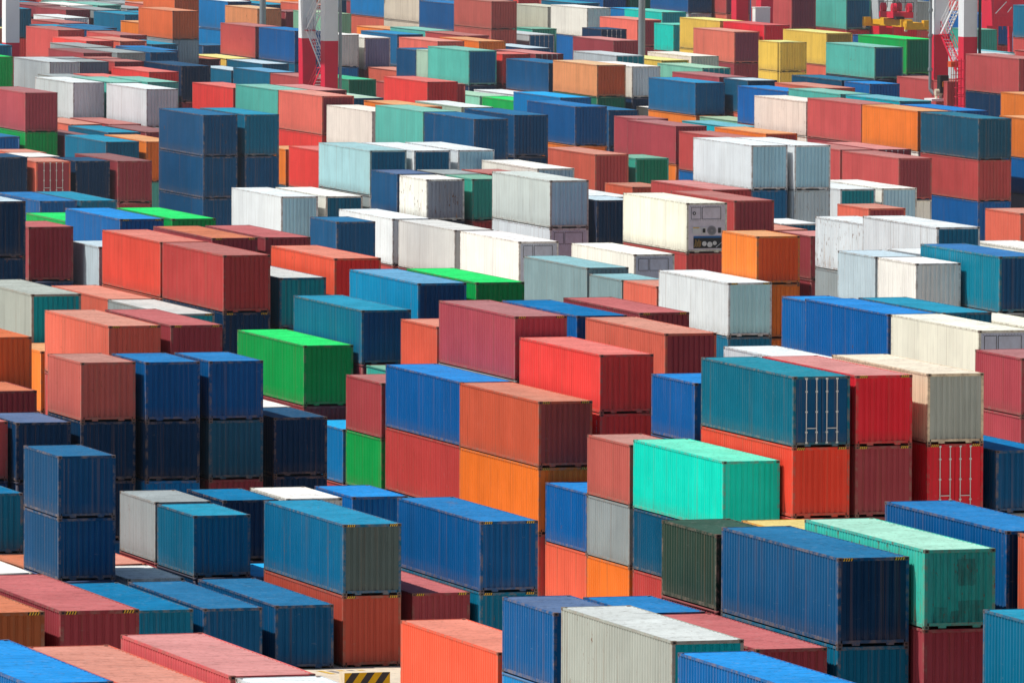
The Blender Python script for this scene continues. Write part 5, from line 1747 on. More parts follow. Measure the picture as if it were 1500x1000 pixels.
(40,'S','blue',0,0,268.84,850.88,-0.000),
(40,'C','brick',0,0,272.76,855.28,5.487),
(40,'C','maroon',0,0,272.76,855.28,2.591),
(40,'S','petrol',0,0,272.76,855.28,-0.000),
(40,'C','petrol',0,0,239.03,855.30,5.487),
(40,'C','brickred',0,0,239.03,855.30,2.591),
(40,'S','navyblue',0,0,239.03,855.30,-0.000),
(40,'C','white',0,0,219.20,855.88,5.487),
(40,'C','maroon',0,0,219.20,855.88,2.591),
(40,'S','salmon',0,0,219.20,855.88,-0.000),
(40,'C','petrol',0,0,222.13,856.00,8.383),
(40,'C','orange',0,0,222.13,856.00,5.487),
(40,'C','maroon',0,0,222.13,856.00,2.591),
(40,'S','maroon',0,0,222.13,856.00,-0.000),
(40,'C','brick',0,0,216.27,856.25,5.792),
(40,'C','navyblue',0,0,216.27,856.25,2.896),
(40,'C','navy',0,0,216.27,856.25,-0.000),
(40,'C','white',0,0,213.34,856.33,8.078),
(40,'C','brick',0,0,213.34,856.33,5.182),
(40,'S','navy',0,0,213.34,856.33,2.591),
(40,'S','petrol',0,0,213.34,856.33,-0.000),
(40,'C','salmon',0,0,280.11,857.79,8.078),
(40,'C','navy',0,0,280.11,857.79,5.182),
(40,'S','blue',0,0,280.11,857.79,2.591),
(40,'S','grey',0,0,280.11,857.79,-0.000),
(40,'C','salmon',0,0,246.21,860.27,7.773),
(40,'S','navyblue',0,0,246.21,860.27,5.182),
(40,'S','grey',0,0,246.21,860.27,2.591),
(40,'S','blue',0,0,246.21,860.27,0.000),
(40,'C','ltgrey',0,0,277.48,861.76,8.078),
(40,'C','maroon',0,0,277.48,861.76,5.182),
(40,'S','brick',0,0,277.48,861.76,2.591),
(40,'S','navyblue',0,0,277.48,861.76,-0.000),
(40,'C','navyblue',0,0,227.42,868.60,8.078),
(40,'C','navy',0,0,227.42,868.60,5.182),
(40,'S','petrol',0,0,227.42,868.60,2.591),
(40,'S','navy',0,0,227.42,868.60,-0.000),
(40,'C','petrol',0,0,269.58,869.60,2.591),
(40,'S','salmon',0,0,269.58,869.60,-0.000),
(20,'S','maroon',0,0,239.84,870.22,8.383),
(20,'C','maroon',0,0,239.84,870.22,5.487),
(20,'C','brick',0,0,239.84,870.22,2.591),
(20,'S','maroon',0,0,239.84,870.22,-0.000),
(40,'C','grey',0,0,220.21,870.90,8.383),
(40,'C','orange',0,0,220.21,870.90,5.487),
(40,'C','navyblue',0,0,220.21,870.90,2.591),
(40,'S','petrol',0,0,220.21,870.90,-0.000),
(40,'C','salmon',0,0,223.14,871.35,5.792),
(40,'C','grey',0,0,223.14,871.35,2.896),
(40,'C','brick',0,0,223.14,871.35,-0.000),
(40,'C','petrol',0,0,217.28,871.38,5.487),
(40,'C','grey',0,0,217.28,871.38,2.591),
(40,'S','maroon',0,0,217.28,871.38,-0.000),
(40,'C','blue',0,0,236.77,872.45,5.487),
(40,'C','navyblue',0,0,236.77,872.45,2.591),
(40,'S','petrol',0,0,236.77,872.45,-0.000),
(40,'C','salmon',0,0,242.73,873.40,5.792),
(40,'C','maroon',0,0,242.73,873.40,2.896),
(40,'C','brickred',0,0,242.73,873.40,-0.000),
(40,'C','sage',0,0,249.86,877.22,5.792),
(40,'C','brickred',0,0,249.86,877.22,2.896),
(40,'C','navy',0,0,249.86,877.22,-0.000),
(40,'C','azure',0,0,278.85,879.58,7.773),
(40,'S','maroon',0,0,278.85,879.58,5.182),
(40,'S','navyblue',0,0,278.85,879.58,2.591),
(40,'S','brick',0,0,278.85,879.58,0.000),
(40,'C','brickred',0,0,269.85,883.73,5.487),
(40,'C','salmon',0,0,269.85,883.73,2.591),
(40,'S','maroon',0,0,269.85,883.73,-0.000),
(40,'C','salmon',0,0,230.01,885.89,8.383),
(40,'C','maroon',0,0,230.01,885.89,5.487),
(40,'C','brickred',0,0,230.01,885.89,2.591),
(40,'S','navy',0,0,230.01,885.89,-0.000),
(40,'C','grey',0,0,227.08,885.98,8.078),
(40,'C','salmon',0,0,227.08,885.98,5.182),
(40,'S','maroon',0,0,227.08,885.98,2.591),
(40,'S','blue',0,0,227.08,885.98,-0.000),
(40,'C','cream',0,0,221.22,886.04,8.383),
(40,'C','brick',0,0,221.22,886.04,5.487),
(40,'C','petrol',0,0,221.22,886.04,2.591),
(40,'S','petrol',0,0,221.22,886.04,-0.000),
(40,'C','cream',0,0,206.22,886.10,8.078),
(40,'C','white',0,0,206.22,886.10,5.182),
(40,'S','brick',0,0,206.22,886.10,2.591),
(40,'S','salmon',0,0,206.22,886.10,-0.000),
(40,'C','salmon',0,0,209.15,886.10,8.078),
(40,'C','turqpale',0,0,209.15,886.10,5.182),
(40,'S','brick',0,0,209.15,886.10,2.591),
(40,'S','navy',0,0,209.15,886.10,-0.000),
(40,'C','salmon',0,0,212.08,886.10,5.487),
(40,'C','blue',0,0,212.08,886.10,2.591),
(40,'S','maroon',0,0,212.08,886.10,-0.000),
(40,'C','red',0,0,215.01,886.10,5.182),
(40,'S','brickred',0,0,215.01,886.10,2.591),
(40,'S','maroon',0,0,215.01,886.10,-0.000),
(40,'C','maroon',0,0,217.94,886.10,8.383),
(40,'C','grey',0,0,217.94,886.10,5.487),
(40,'C','navyblue',0,0,217.94,886.10,2.591),
(40,'S','blue',0,0,217.94,886.10,-0.000),
(40,'C','petrol',0,0,241.38,886.10,8.383),
(40,'C','brick',0,0,241.38,886.10,5.487),
(40,'C','maroon',0,0,241.38,886.10,2.591),
(40,'S','maroon',0,0,241.38,886.10,-0.000),
(40,'C','blue',0,0,244.31,886.10,5.487),
(40,'C','brick',0,0,244.31,886.10,2.591),
(40,'S','navyblue',0,0,244.31,886.10,-0.000),
(40,'C','maroon',0,0,253.10,886.10,8.383),
(40,'C','orange',0,0,253.10,886.10,5.487),
(40,'C','brickred',0,0,253.10,886.10,2.591),
(40,'S','blue',0,0,253.10,886.10,-0.000),
(40,'C','petrol',0,0,256.03,886.10,8.078),
(40,'C','maroon',0,0,256.03,886.10,5.182),
(40,'S','blue',0,0,256.03,886.10,2.591),
(40,'S','salmon',0,0,256.03,886.10,-0.000),
(40,'C','brick',0,0,258.96,886.10,5.792),
(40,'C','orange',0,0,258.96,886.10,2.896),
(40,'C','petrol',0,0,258.96,886.10,-0.000),
(40,'C','navyblue',0,0,261.89,886.10,8.383),
(40,'C','orange',0,0,261.89,886.10,5.487),
(40,'C','petrol',0,0,261.89,886.10,2.591),
(40,'S','maroon',0,0,261.89,886.10,-0.000),
(40,'C','grey',0,0,264.82,886.10,8.078),
(40,'C','orange',0,0,264.82,886.10,5.182),
(40,'S','maroon',0,0,264.82,886.10,2.591),
(40,'S','maroon',0,0,264.82,886.10,-0.000),
(40,'C','petrol',0,0,273.61,886.10,8.383),
(40,'C','orange',0,0,273.61,886.10,5.487),
(40,'C','maroon',0,0,273.61,886.10,2.591),
(40,'S','maroon',0,0,273.61,886.10,-0.000),
(40,'C','petrol',0,0,285.33,886.10,8.078),
(40,'C','turqpale',0,0,285.33,886.10,5.182),
(40,'S','maroon',0,0,285.33,886.10,2.591),
(40,'S','maroon',0,0,285.33,886.10,-0.000),
(40,'C','blue',0,0,299.98,886.10,8.383),
(40,'C','navyblue',0,0,299.98,886.10,5.487),
(40,'C','navyblue',0,0,299.98,886.10,2.591),
(40,'S','petrol',0,0,299.98,886.10,-0.000),
(40,'C','salmon',0,0,302.91,886.10,5.487),
(40,'C','red',0,0,302.91,886.10,2.591),
(40,'S','navyblue',0,0,302.91,886.10,-0.000),
(40,'C','orange',0,0,305.84,886.10,8.383),
(40,'C','turqpale',0,0,305.84,886.10,5.487),
(40,'C','navy',0,0,305.84,886.10,2.591),
(40,'S','navyblue',0,0,305.84,886.10,-0.000),
(40,'C','brick',0,0,308.77,886.10,5.487),
(40,'C','salmon',0,0,308.77,886.10,2.591),
(40,'S','petrol',0,0,308.77,886.10,-0.000),
(40,'C','navyblue',0,0,311.70,886.10,5.792),
(40,'C','grey',0,0,311.70,886.10,2.896),
(40,'C','maroon',0,0,311.70,886.10,-0.000),
(40,'C','white',0,0,314.63,886.10,5.487),
(40,'C','navyblue',0,0,314.63,886.10,2.591),
(40,'S','blue',0,0,314.63,886.10,-0.000),
(40,'C','turqpale',0,0,323.42,886.10,8.078),
(40,'C','red',0,0,323.42,886.10,5.182),
(40,'S','brick',0,0,323.42,886.10,2.591),
(40,'S','grey',0,0,323.42,886.10,-0.000),
(40,'C','white',0,0,326.35,886.10,8.383),
(40,'C','grey',0,0,326.35,886.10,5.487),
(40,'C','maroon',0,0,326.35,886.10,2.591),
(40,'S','salmon',0,0,326.35,886.10,-0.000),
(40,'C','turqpale',0,0,329.28,886.10,8.078),
(40,'C','red',0,0,329.28,886.10,5.182),
(40,'S','blue',0,0,329.28,886.10,2.591),
(40,'S','petrol',0,0,329.28,886.10,-0.000),
(40,'C','turqpale',0,0,332.21,886.10,8.078),
(40,'C','maroon',0,0,332.21,886.10,5.182),
(40,'S','blue',0,0,332.21,886.10,2.591),
(40,'S','maroon',0,0,332.21,886.10,-0.000),
(40,'C','petrol',0,0,335.14,886.10,5.487),
(40,'C','turqpale',0,0,335.14,886.10,2.591),
(40,'S','navyblue',0,0,335.14,886.10,-0.000),
(40,'C','turqpale',0,0,224.15,886.23,8.383),
(40,'C','white',0,0,224.15,886.23,5.487),
(40,'C','blue',0,0,224.15,886.23,2.591),
(40,'S','brickred',0,0,224.15,886.23,-0.000),
(40,'C','azure',0,0,237.52,886.40,5.792),
(40,'C','maroon',0,0,237.52,886.40,2.896),
(40,'C','petrol',0,0,237.52,886.40,-0.000),
(40,'C','greendark',0,0,281.81,894.67,10.364),
(40,'S','salmon',0,0,281.81,894.67,7.773),
(40,'S','maroon',0,0,281.81,894.67,5.182),
(40,'S','grey',0,0,281.81,894.67,2.591),
(40,'S','grey',0,0,281.81,894.67,0.000),
(40,'C','blue',0,0,279.24,895.04,10.364),
(40,'S','salmon',0,0,279.24,895.04,7.773),
(40,'S','salmon',0,0,279.24,895.04,5.182),
(40,'S','blue',0,0,279.24,895.04,2.591),
(40,'S','petrol',0,0,279.24,895.04,0.000),
(40,'C','grey',0,0,231.03,901.04,8.078),
(40,'C','salmon',0,0,231.03,901.04,5.182),
(40,'S','navyblue',0,0,231.03,901.04,2.591),
(40,'S','petrol',0,0,231.03,901.04,-0.000),
(40,'C','orange',0,0,233.96,901.09,8.383),
(40,'C','navyblue',0,0,233.96,901.09,5.487),
(40,'C','petrol',0,0,233.96,901.09,2.591),
(40,'S','maroon',0,0,233.96,901.09,-0.000),
(40,'C','navyblue',0,0,206.22,901.10,8.383),
(40,'C','blue',0,0,206.22,901.10,5.487),
(40,'C','maroon',0,0,206.22,901.10,2.591),
(40,'S','grey',0,0,206.22,901.10,-0.000),
(40,'C','petrol',0,0,209.15,901.10,8.078),
(40,'C','red',0,0,209.15,901.10,5.182),
(40,'S','brick',0,0,209.15,901.10,2.591),
(40,'S','blue',0,0,209.15,901.10,-0.000),
(40,'C','white',0,0,212.08,901.10,8.078),
(40,'C','cream',0,0,212.08,901.10,5.182),
(40,'S','brick',0,0,212.08,901.10,2.591),
(40,'S','maroon',0,0,212.08,901.10,-0.000),
(40,'C','blue',0,0,215.01,901.10,8.078),
(40,'C','maroon',0,0,215.01,901.10,5.182),
(40,'S','grey',0,0,215.01,901.10,2.591),
(40,'S','maroon',0,0,215.01,901.10,-0.000),
(40,'C','salmon',0,0,217.94,901.10,5.792),
(40,'C','salmon',0,0,217.94,901.10,2.896),
(40,'C','salmon',0,0,217.94,901.10,-0.000),
(40,'C','petrol',0,0,220.87,901.10,8.078),
(40,'C','maroon',0,0,220.87,901.10,5.182),
(40,'S','navyblue',0,0,220.87,901.10,2.591),
(40,'S','brick',0,0,220.87,901.10,-0.000),
(40,'C','white',0,0,238.45,901.10,5.487),
(40,'C','orange',0,0,238.45,901.10,2.591),
(40,'S','maroon',0,0,238.45,901.10,-0.000),
(40,'C','salmon',0,0,241.38,901.10,8.383),
(40,'C','navyblue',0,0,241.38,901.10,5.487),
(40,'C','petrol',0,0,241.38,901.10,2.591),
(40,'S','brick',0,0,241.38,901.10,-0.000),
(40,'C','turqpale',0,0,244.31,901.10,8.078),
(40,'C','navyblue',0,0,244.31,901.10,5.182),
(40,'S','navy',0,0,244.31,901.10,2.591),
(40,'S','navy',0,0,244.31,901.10,-0.000),
(40,'C','orange',0,0,247.24,901.10,8.078),
(40,'C','petrol',0,0,247.24,901.10,5.182),
(40,'S','salmon',0,0,247.24,901.10,2.591),
(40,'S','maroon',0,0,247.24,901.10,-0.000),
(40,'C','orange',0,0,250.17,901.10,8.383),
(40,'C','turqpale',0,0,250.17,901.10,5.487),
(40,'C','salmon',0,0,250.17,901.10,2.591),
(40,'S','navyblue',0,0,250.17,901.10,-0.000),
(40,'C','petrol',0,0,253.10,901.10,8.383),
(40,'C','red',0,0,253.10,901.10,5.487),
(40,'C','navyblue',0,0,253.10,901.10,2.591),
(40,'S','navyblue',0,0,253.10,901.10,-0.000),
(40,'C','white',0,0,256.03,901.10,5.487),
(40,'C','navyblue',0,0,256.03,901.10,2.591),
(40,'S','petrol',0,0,256.03,901.10,-0.000),
(40,'C','orange',0,0,258.96,901.10,8.383),
(40,'C','maroon',0,0,258.96,901.10,5.487),
(40,'C','maroon',0,0,258.96,901.10,2.591),
(40,'S','navy',0,0,258.96,901.10,-0.000),
(40,'C','red',0,0,261.89,901.10,8.383),
(40,'C','orange',0,0,261.89,901.10,5.487),
(40,'C','salmon',0,0,261.89,901.10,2.591),
(40,'S','maroon',0,0,261.89,901.10,-0.000),
(40,'C','grey',0,0,264.82,901.10,8.078),
(40,'C','blue',0,0,264.82,901.10,5.182),
(40,'S','brickred',0,0,264.82,901.10,2.591),
(40,'S','blue',0,0,264.82,901.10,-0.000),
(40,'C','maroon',0,0,267.75,901.10,8.383),
(40,'C','petrol',0,0,267.75,901.10,5.487),
(40,'C','maroon',0,0,267.75,901.10,2.591),
(40,'S','petrol',0,0,267.75,901.10,-0.000),
(40,'C','brick',0,0,270.68,901.10,5.792),
(40,'C','orange',0,0,270.68,901.10,2.896),
(40,'C','blue',0,0,270.68,901.10,-0.000),
(40,'C','white',0,0,273.61,901.10,5.792),
(40,'C','orange',0,0,273.61,901.10,2.896),
(40,'C','salmon',0,0,273.61,901.10,-0.000),
(40,'C','brick',0,0,276.54,901.10,5.487),
(40,'C','red',0,0,276.54,901.10,2.591),
(40,'S','navyblue',0,0,276.54,901.10,-0.000),
(40,'C','blue',0,0,285.33,901.10,8.078),
(40,'C','white',0,0,285.33,901.10,5.182),
(40,'S','salmon',0,0,285.33,901.10,2.591),
(40,'S','brickred',0,0,285.33,901.10,-0.000),
(40,'C','navyblue',0,0,299.98,901.10,8.078),
(40,'C','salmon',0,0,299.98,901.10,5.182),
(40,'S','maroon',0,0,299.98,901.10,2.591),
(40,'S','brickred',0,0,299.98,901.10,-0.000),
(40,'C','salmon',0,0,302.91,901.10,8.383),
(40,'C','navyblue',0,0,302.91,901.10,5.487),
(40,'C','salmon',0,0,302.91,901.10,2.591),
(40,'S','blue',0,0,302.91,901.10,-0.000),
(40,'C','maroon',0,0,305.84,901.10,5.792),
(40,'C','petrol',0,0,305.84,901.10,2.896),
(40,'C','maroon',0,0,305.84,901.10,-0.000),
(40,'C','petrol',0,0,308.77,901.10,8.383),
(40,'C','salmon',0,0,308.77,901.10,5.487),
(40,'C','brickred',0,0,308.77,901.10,2.591),
(40,'S','blue',0,0,308.77,901.10,-0.000),
(40,'C','red',0,0,311.70,901.10,5.792),
(40,'C','maroon',0,0,311.70,901.10,2.896),
(40,'C','blue',0,0,311.70,901.10,-0.000),
(40,'C','petrol',0,0,314.63,901.10,8.383),
(40,'C','maroon',0,0,314.63,901.10,5.487),
(40,'C','brick',0,0,314.63,901.10,2.591),
(40,'S','petrol',0,0,314.63,901.10,-0.000),
(40,'C','grey',0,0,323.42,901.10,8.078),
(40,'C','maroon',0,0,323.42,901.10,5.182),
(40,'S','maroon',0,0,323.42,901.10,2.591),
(40,'S','grey',0,0,323.42,901.10,-0.000),
(40,'C','cream',0,0,326.35,901.10,8.383),
(40,'C','orange',0,0,326.35,901.10,5.487),
(40,'C','brick',0,0,326.35,901.10,2.591),
(40,'S','maroon',0,0,326.35,901.10,-0.000),
(40,'C','orange',0,0,329.28,901.10,8.383),
(40,'C','blue',0,0,329.28,901.10,5.487),
(40,'C','brick',0,0,329.28,901.10,2.591),
(40,'S','blue',0,0,329.28,901.10,-0.000),
(40,'C','red',0,0,332.21,901.10,8.078),
(40,'C','red',0,0,332.21,901.10,5.182),
(40,'S','blue',0,0,332.21,901.10,2.591),
(40,'S','grey',0,0,332.21,901.10,-0.000),
(40,'C','white',0,0,335.14,901.10,5.487),
(40,'C','brick',0,0,335.14,901.10,2.591),
(40,'S','grey',0,0,335.14,901.10,-0.000),
(40,'C','grey',0,0,228.10,901.19,8.078),
(40,'C','maroon',0,0,228.10,901.19,5.182),
(40,'S','brickred',0,0,228.10,901.19,2.591),
(40,'S','maroon',0,0,228.10,901.19,-0.000),
(40,'C','turqpale',0,0,225.17,901.22,8.078),
(40,'C','salmon',0,0,225.17,901.22,5.182),
(40,'S','navyblue',0,0,225.17,901.22,2.591),
(40,'S','brick',0,0,225.17,901.22,-0.000),
(40,'C','brick',0,0,206.22,916.10,8.383),
(40,'C','white',0,0,206.22,916.10,5.487),
(40,'C','maroon',0,0,206.22,916.10,2.591),
(40,'S','salmon',0,0,206.22,916.10,-0.000),
(40,'C','cream',0,0,209.15,916.10,8.078),
(40,'C','salmon',0,0,209.15,916.10,5.182),
(40,'S','blue',0,0,209.15,916.10,2.591),
(40,'S','grey',0,0,209.15,916.10,-0.000),
(40,'C','petrol',0,0,212.08,916.10,5.487),
(40,'C','blue',0,0,212.08,916.10,2.591),
(40,'S','brickred',0,0,212.08,916.10,-0.000),
(40,'C','white',0,0,215.01,916.10,8.078),
(40,'C','maroon',0,0,215.01,916.10,5.182),
(40,'S','navy',0,0,215.01,916.10,2.591),
(40,'S','salmon',0,0,215.01,916.10,-0.000),
(40,'C','white',0,0,217.94,916.10,8.383),
(40,'C','cream',0,0,217.94,916.10,5.487),
(40,'C','navyblue',0,0,217.94,916.10,2.591),
(40,'S','salmon',0,0,217.94,916.10,-0.000),
(40,'C','cream',0,0,220.87,916.10,5.487),
(40,'C','grey',0,0,220.87,916.10,2.591),
(40,'S','blue',0,0,220.87,916.10,-0.000),
(40,'C','red',0,0,223.80,916.10,5.792),
(40,'C','white',0,0,223.80,916.10,2.896),
(40,'C','navy',0,0,223.80,916.10,-0.000),
(40,'C','maroon',0,0,226.73,916.10,5.487),
(40,'C','turqpale',0,0,226.73,916.10,2.591),
(40,'S','brickred',0,0,226.73,916.10,-0.000),
(40,'C','maroon',0,0,229.66,916.10,8.383),
(40,'C','petrol',0,0,229.66,916.10,5.487),
(40,'C','navy',0,0,229.66,916.10,2.591),
(40,'S','brick',0,0,229.66,916.10,-0.000),
(40,'C','navyblue',0,0,232.59,916.10,5.792),
(40,'C','brick',0,0,232.59,916.10,2.896),
(40,'C','brickred',0,0,232.59,916.10,-0.000),
(40,'C','white',0,0,235.52,916.10,5.792),
(40,'C','brick',0,0,235.52,916.10,2.896),
(40,'C','petrol',0,0,235.52,916.10,-0.000),
(40,'C','turqpale',0,0,238.45,916.10,8.078),
(40,'C','salmon',0,0,238.45,916.10,5.182),
(40,'S','maroon',0,0,238.45,916.10,2.591),
(40,'S','salmon',0,0,238.45,916.10,-0.000),
(40,'C','brick',0,0,241.38,916.10,8.078),
(40,'C','petrol',0,0,241.38,916.10,5.182),
(40,'S','petrol',0,0,241.38,916.10,2.591),
(40,'S','grey',0,0,241.38,916.10,-0.000),
(40,'C','cream',0,0,244.31,916.10,8.078),
(40,'C','petrol',0,0,244.31,916.10,5.182),
(40,'S','petrol',0,0,244.31,916.10,2.591),
(40,'S','blue',0,0,244.31,916.10,-0.000),
(40,'C','cream',0,0,247.24,916.10,8.383),
(40,'C','maroon',0,0,247.24,916.10,5.487),
(40,'C','blue',0,0,247.24,916.10,2.591),
(40,'S','salmon',0,0,247.24,916.10,-0.000),
(40,'C','turqpale',0,0,250.17,916.10,8.078),
(40,'C','petrol',0,0,250.17,916.10,5.182),
(40,'S','brick',0,0,250.17,916.10,2.591),
(40,'S','maroon',0,0,250.17,916.10,-0.000),
(40,'C','turqpale',0,0,253.10,916.10,5.487),
(40,'C','petrol',0,0,253.10,916.10,2.591),
(40,'S','navyblue',0,0,253.10,916.10,-0.000),
(40,'C','red',0,0,256.03,916.10,8.383),
(40,'C','cream',0,0,256.03,916.10,5.487),
(40,'C','navy',0,0,256.03,916.10,2.591),
(40,'S','maroon',0,0,256.03,916.10,-0.000),
(40,'C','turqpale',0,0,258.96,916.10,5.487),
(40,'C','brick',0,0,258.96,916.10,2.591),
(40,'S','petrol',0,0,258.96,916.10,-0.000),
(40,'C','turqpale',0,0,261.89,916.10,8.078),
(40,'C','salmon',0,0,261.89,916.10,5.182),
(40,'S','navy',0,0,261.89,916.10,2.591),
(40,'S','grey',0,0,261.89,916.10,-0.000),
(40,'C','red',0,0,264.82,916.10,8.078),
(40,'C','navyblue',0,0,264.82,916.10,5.182),
(40,'S','salmon',0,0,264.82,916.10,2.591),
(40,'S','petrol',0,0,264.82,916.10,-0.000),
(40,'C','blue',0,0,267.75,916.10,8.383),
(40,'C','brick',0,0,267.75,916.10,5.487),
(40,'C','petrol',0,0,267.75,916.10,2.591),
(40,'S','brick',0,0,267.75,916.10,-0.000),
(40,'C','grey',0,0,270.68,916.10,8.383),
(40,'C','salmon',0,0,270.68,916.10,5.487),
(40,'C','brickred',0,0,270.68,916.10,2.591),
(40,'S','salmon',0,0,270.68,916.10,-0.000),
(40,'C','navyblue',0,0,273.61,916.10,8.078),
(40,'C','orange',0,0,273.61,916.10,5.182),
(40,'S','brickred',0,0,273.61,916.10,2.591),
(40,'S','maroon',0,0,273.61,916.10,-0.000),
(40,'C','red',0,0,276.54,916.10,8.078),
(40,'C','maroon',0,0,276.54,916.10,5.182),
(40,'S','brick',0,0,276.54,916.10,2.591),
(40,'S','brickred',0,0,276.54,916.10,-0.000),
(40,'C','salmon',0,0,279.47,916.10,8.078),
(40,'C','red',0,0,279.47,916.10,5.182),
(40,'S','brickred',0,0,279.47,916.10,2.591),
(40,'S','petrol',0,0,279.47,916.10,-0.000),
(40,'C','maroon',0,0,282.40,916.10,8.078),
(40,'C','grey',0,0,282.40,916.10,5.182),
(40,'S','navyblue',0,0,282.40,916.10,2.591),
(40,'S','petrol',0,0,282.40,916.10,-0.000),
(40,'C','orange',0,0,285.33,916.10,5.487),
(40,'C','white',0,0,285.33,916.10,2.591),
(40,'S','grey',0,0,285.33,916.10,-0.000),
(40,'C','blue',0,0,288.26,916.10,8.383),
(40,'C','maroon',0,0,288.26,916.10,5.487),
(40,'C','salmon',0,0,288.26,916.10,2.591),
(40,'S','blue',0,0,288.26,916.10,-0.000),
(40,'C','blue',0,0,291.19,916.10,8.383),
(40,'C','white',0,0,291.19,916.10,5.487),
(40,'C','blue',0,0,291.19,916.10,2.591),
(40,'S','navyblue',0,0,291.19,916.10,-0.000),
(40,'C','grey',0,0,294.12,916.10,8.078),
(40,'C','navyblue',0,0,294.12,916.10,5.182),
(40,'S','grey',0,0,294.12,916.10,2.591),
(40,'S','maroon',0,0,294.12,916.10,-0.000),
(40,'C','maroon',0,0,297.05,916.10,8.078),
(40,'C','salmon',0,0,297.05,916.10,5.182),
(40,'S','navyblue',0,0,297.05,916.10,2.591),
(40,'S','salmon',0,0,297.05,916.10,-0.000),
(40,'C','red',0,0,299.98,916.10,8.078),
(40,'C','navyblue',0,0,299.98,916.10,5.182),
(40,'S','salmon',0,0,299.98,916.10,2.591),
(40,'S','salmon',0,0,299.98,916.10,-0.000),
(40,'C','orange',0,0,302.91,916.10,5.792),
(40,'C','grey',0,0,302.91,916.10,2.896),
(40,'C','navyblue',0,0,302.91,916.10,-0.000),
(40,'C','grey',0,0,305.84,916.10,8.078),
(40,'C','orange',0,0,305.84,916.10,5.182),
(40,'S','maroon',0,0,305.84,916.10,2.591),
(40,'S','blue',0,0,305.84,916.10,-0.000),
(40,'C','petrol',0,0,308.77,916.10,5.487),
(40,'C','grey',0,0,308.77,916.10,2.591),
(40,'S','navyblue',0,0,308.77,916.10,-0.000),
(40,'C','cream',0,0,311.70,916.10,5.792),
(40,'C','petrol',0,0,311.70,916.10,2.896),
(40,'C','brickred',0,0,311.70,916.10,-0.000),
(40,'C','petrol',0,0,314.63,916.10,8.078),
(40,'C','grey',0,0,314.63,916.10,5.182),
(40,'S','petrol',0,0,314.63,916.10,2.591),
(40,'S','navyblue',0,0,314.63,916.10,-0.000),
(40,'C','maroon',0,0,317.56,916.10,8.078),
(40,'C','red',0,0,317.56,916.10,5.182),
(40,'S','grey',0,0,317.56,916.10,2.591),
(40,'S','maroon',0,0,317.56,916.10,-0.000),
(40,'C','white',0,0,320.49,916.10,8.078),
(40,'C','salmon',0,0,320.49,916.10,5.182),
(40,'S','grey',0,0,320.49,916.10,2.591),
(40,'S','petrol',0,0,320.49,916.10,-0.000),
(40,'C','cream',0,0,323.42,916.10,8.078),
(40,'C','blue',0,0,323.42,916.10,5.182),
(40,'S','maroon',0,0,323.42,916.10,2.591),
(40,'S','navy',0,0,323.42,916.10,-0.000),
(40,'C','salmon',0,0,326.35,916.10,5.792),
(40,'C','grey',0,0,326.35,916.10,2.896),
(40,'C','maroon',0,0,326.35,916.10,-0.000),
(40,'C','orange',0,0,329.28,916.10,5.792),
(40,'C','petrol',0,0,329.28,916.10,2.896),
(40,'C','maroon',0,0,329.28,916.10,-0.000),
(40,'C','cream',0,0,332.21,916.10,8.383),
(40,'C','white',0,0,332.21,916.10,5.487),
(40,'C','navy',0,0,332.21,916.10,2.591),
(40,'S','grey',0,0,332.21,916.10,-0.000),
(40,'C','petrol',0,0,335.14,916.10,8.078),
(40,'C','maroon',0,0,335.14,916.10,5.182),
(40,'S','blue',0,0,335.14,916.10,2.591),
(40,'S','brick',0,0,335.14,916.10,-0.000),
(40,'C','maroon',0,0,206.22,931.10,8.078),
(40,'C','grey',0,0,206.22,931.10,5.182),
(40,'S','grey',0,0,206.22,931.10,2.591),
(40,'S','navyblue',0,0,206.22,931.10,-0.000),
(40,'C','white',0,0,209.15,931.10,8.383),
(40,'C','red',0,0,209.15,931.10,5.487),
(40,'C','brick',0,0,209.15,931.10,2.591),
(40,'S','petrol',0,0,209.15,931.10,-0.000),
(40,'C','navyblue',0,0,212.08,931.10,8.383),
(40,'C','red',0,0,212.08,931.10,5.487),
(40,'C','brickred',0,0,212.08,931.10,2.591),
(40,'S','navyblue',0,0,212.08,931.10,-0.000),
(40,'C','cream',0,0,215.01,931.10,5.487),
(40,'C','white',0,0,215.01,931.10,2.591),
(40,'S','brickred',0,0,215.01,931.10,-0.000),
(40,'C','orange',0,0,217.94,931.10,8.078),
(40,'C','white',0,0,217.94,931.10,5.182),
(40,'S','maroon',0,0,217.94,931.10,2.591),
(40,'S','blue',0,0,217.94,931.10,-0.000),
(40,'C','navyblue',0,0,220.87,931.10,5.792),
(40,'C','navyblue',0,0,220.87,931.10,2.896),
(40,'C','salmon',0,0,220.87,931.10,-0.000),
(40,'C','maroon',0,0,223.80,931.10,5.487),
(40,'C','maroon',0,0,223.80,931.10,2.591),
(40,'S','brickred',0,0,223.80,931.10,-0.000),
(40,'C','red',0,0,226.73,931.10,8.078),
(40,'C','cream',0,0,226.73,931.10,5.182),
(40,'S','maroon',0,0,226.73,931.10,2.591),
(40,'S','blue',0,0,226.73,931.10,-0.000),
(40,'C','brick',0,0,229.66,931.10,8.383),
(40,'C','blue',0,0,229.66,931.10,5.487),
(40,'C','maroon',0,0,229.66,931.10,2.591),
(40,'S','blue',0,0,229.66,931.10,-0.000),
(40,'C','blue',0,0,232.59,931.10,8.383),
(40,'C','orange',0,0,232.59,931.10,5.487),
(40,'C','maroon',0,0,232.59,931.10,2.591),
(40,'S','navyblue',0,0,232.59,931.10,-0.000),
(40,'C','petrol',0,0,235.52,931.10,8.078),
(40,'C','orange',0,0,235.52,931.10,5.182),
(40,'S','maroon',0,0,235.52,931.10,2.591),
(40,'S','grey',0,0,235.52,931.10,-0.000),
(40,'C','grey',0,0,238.45,931.10,8.383),
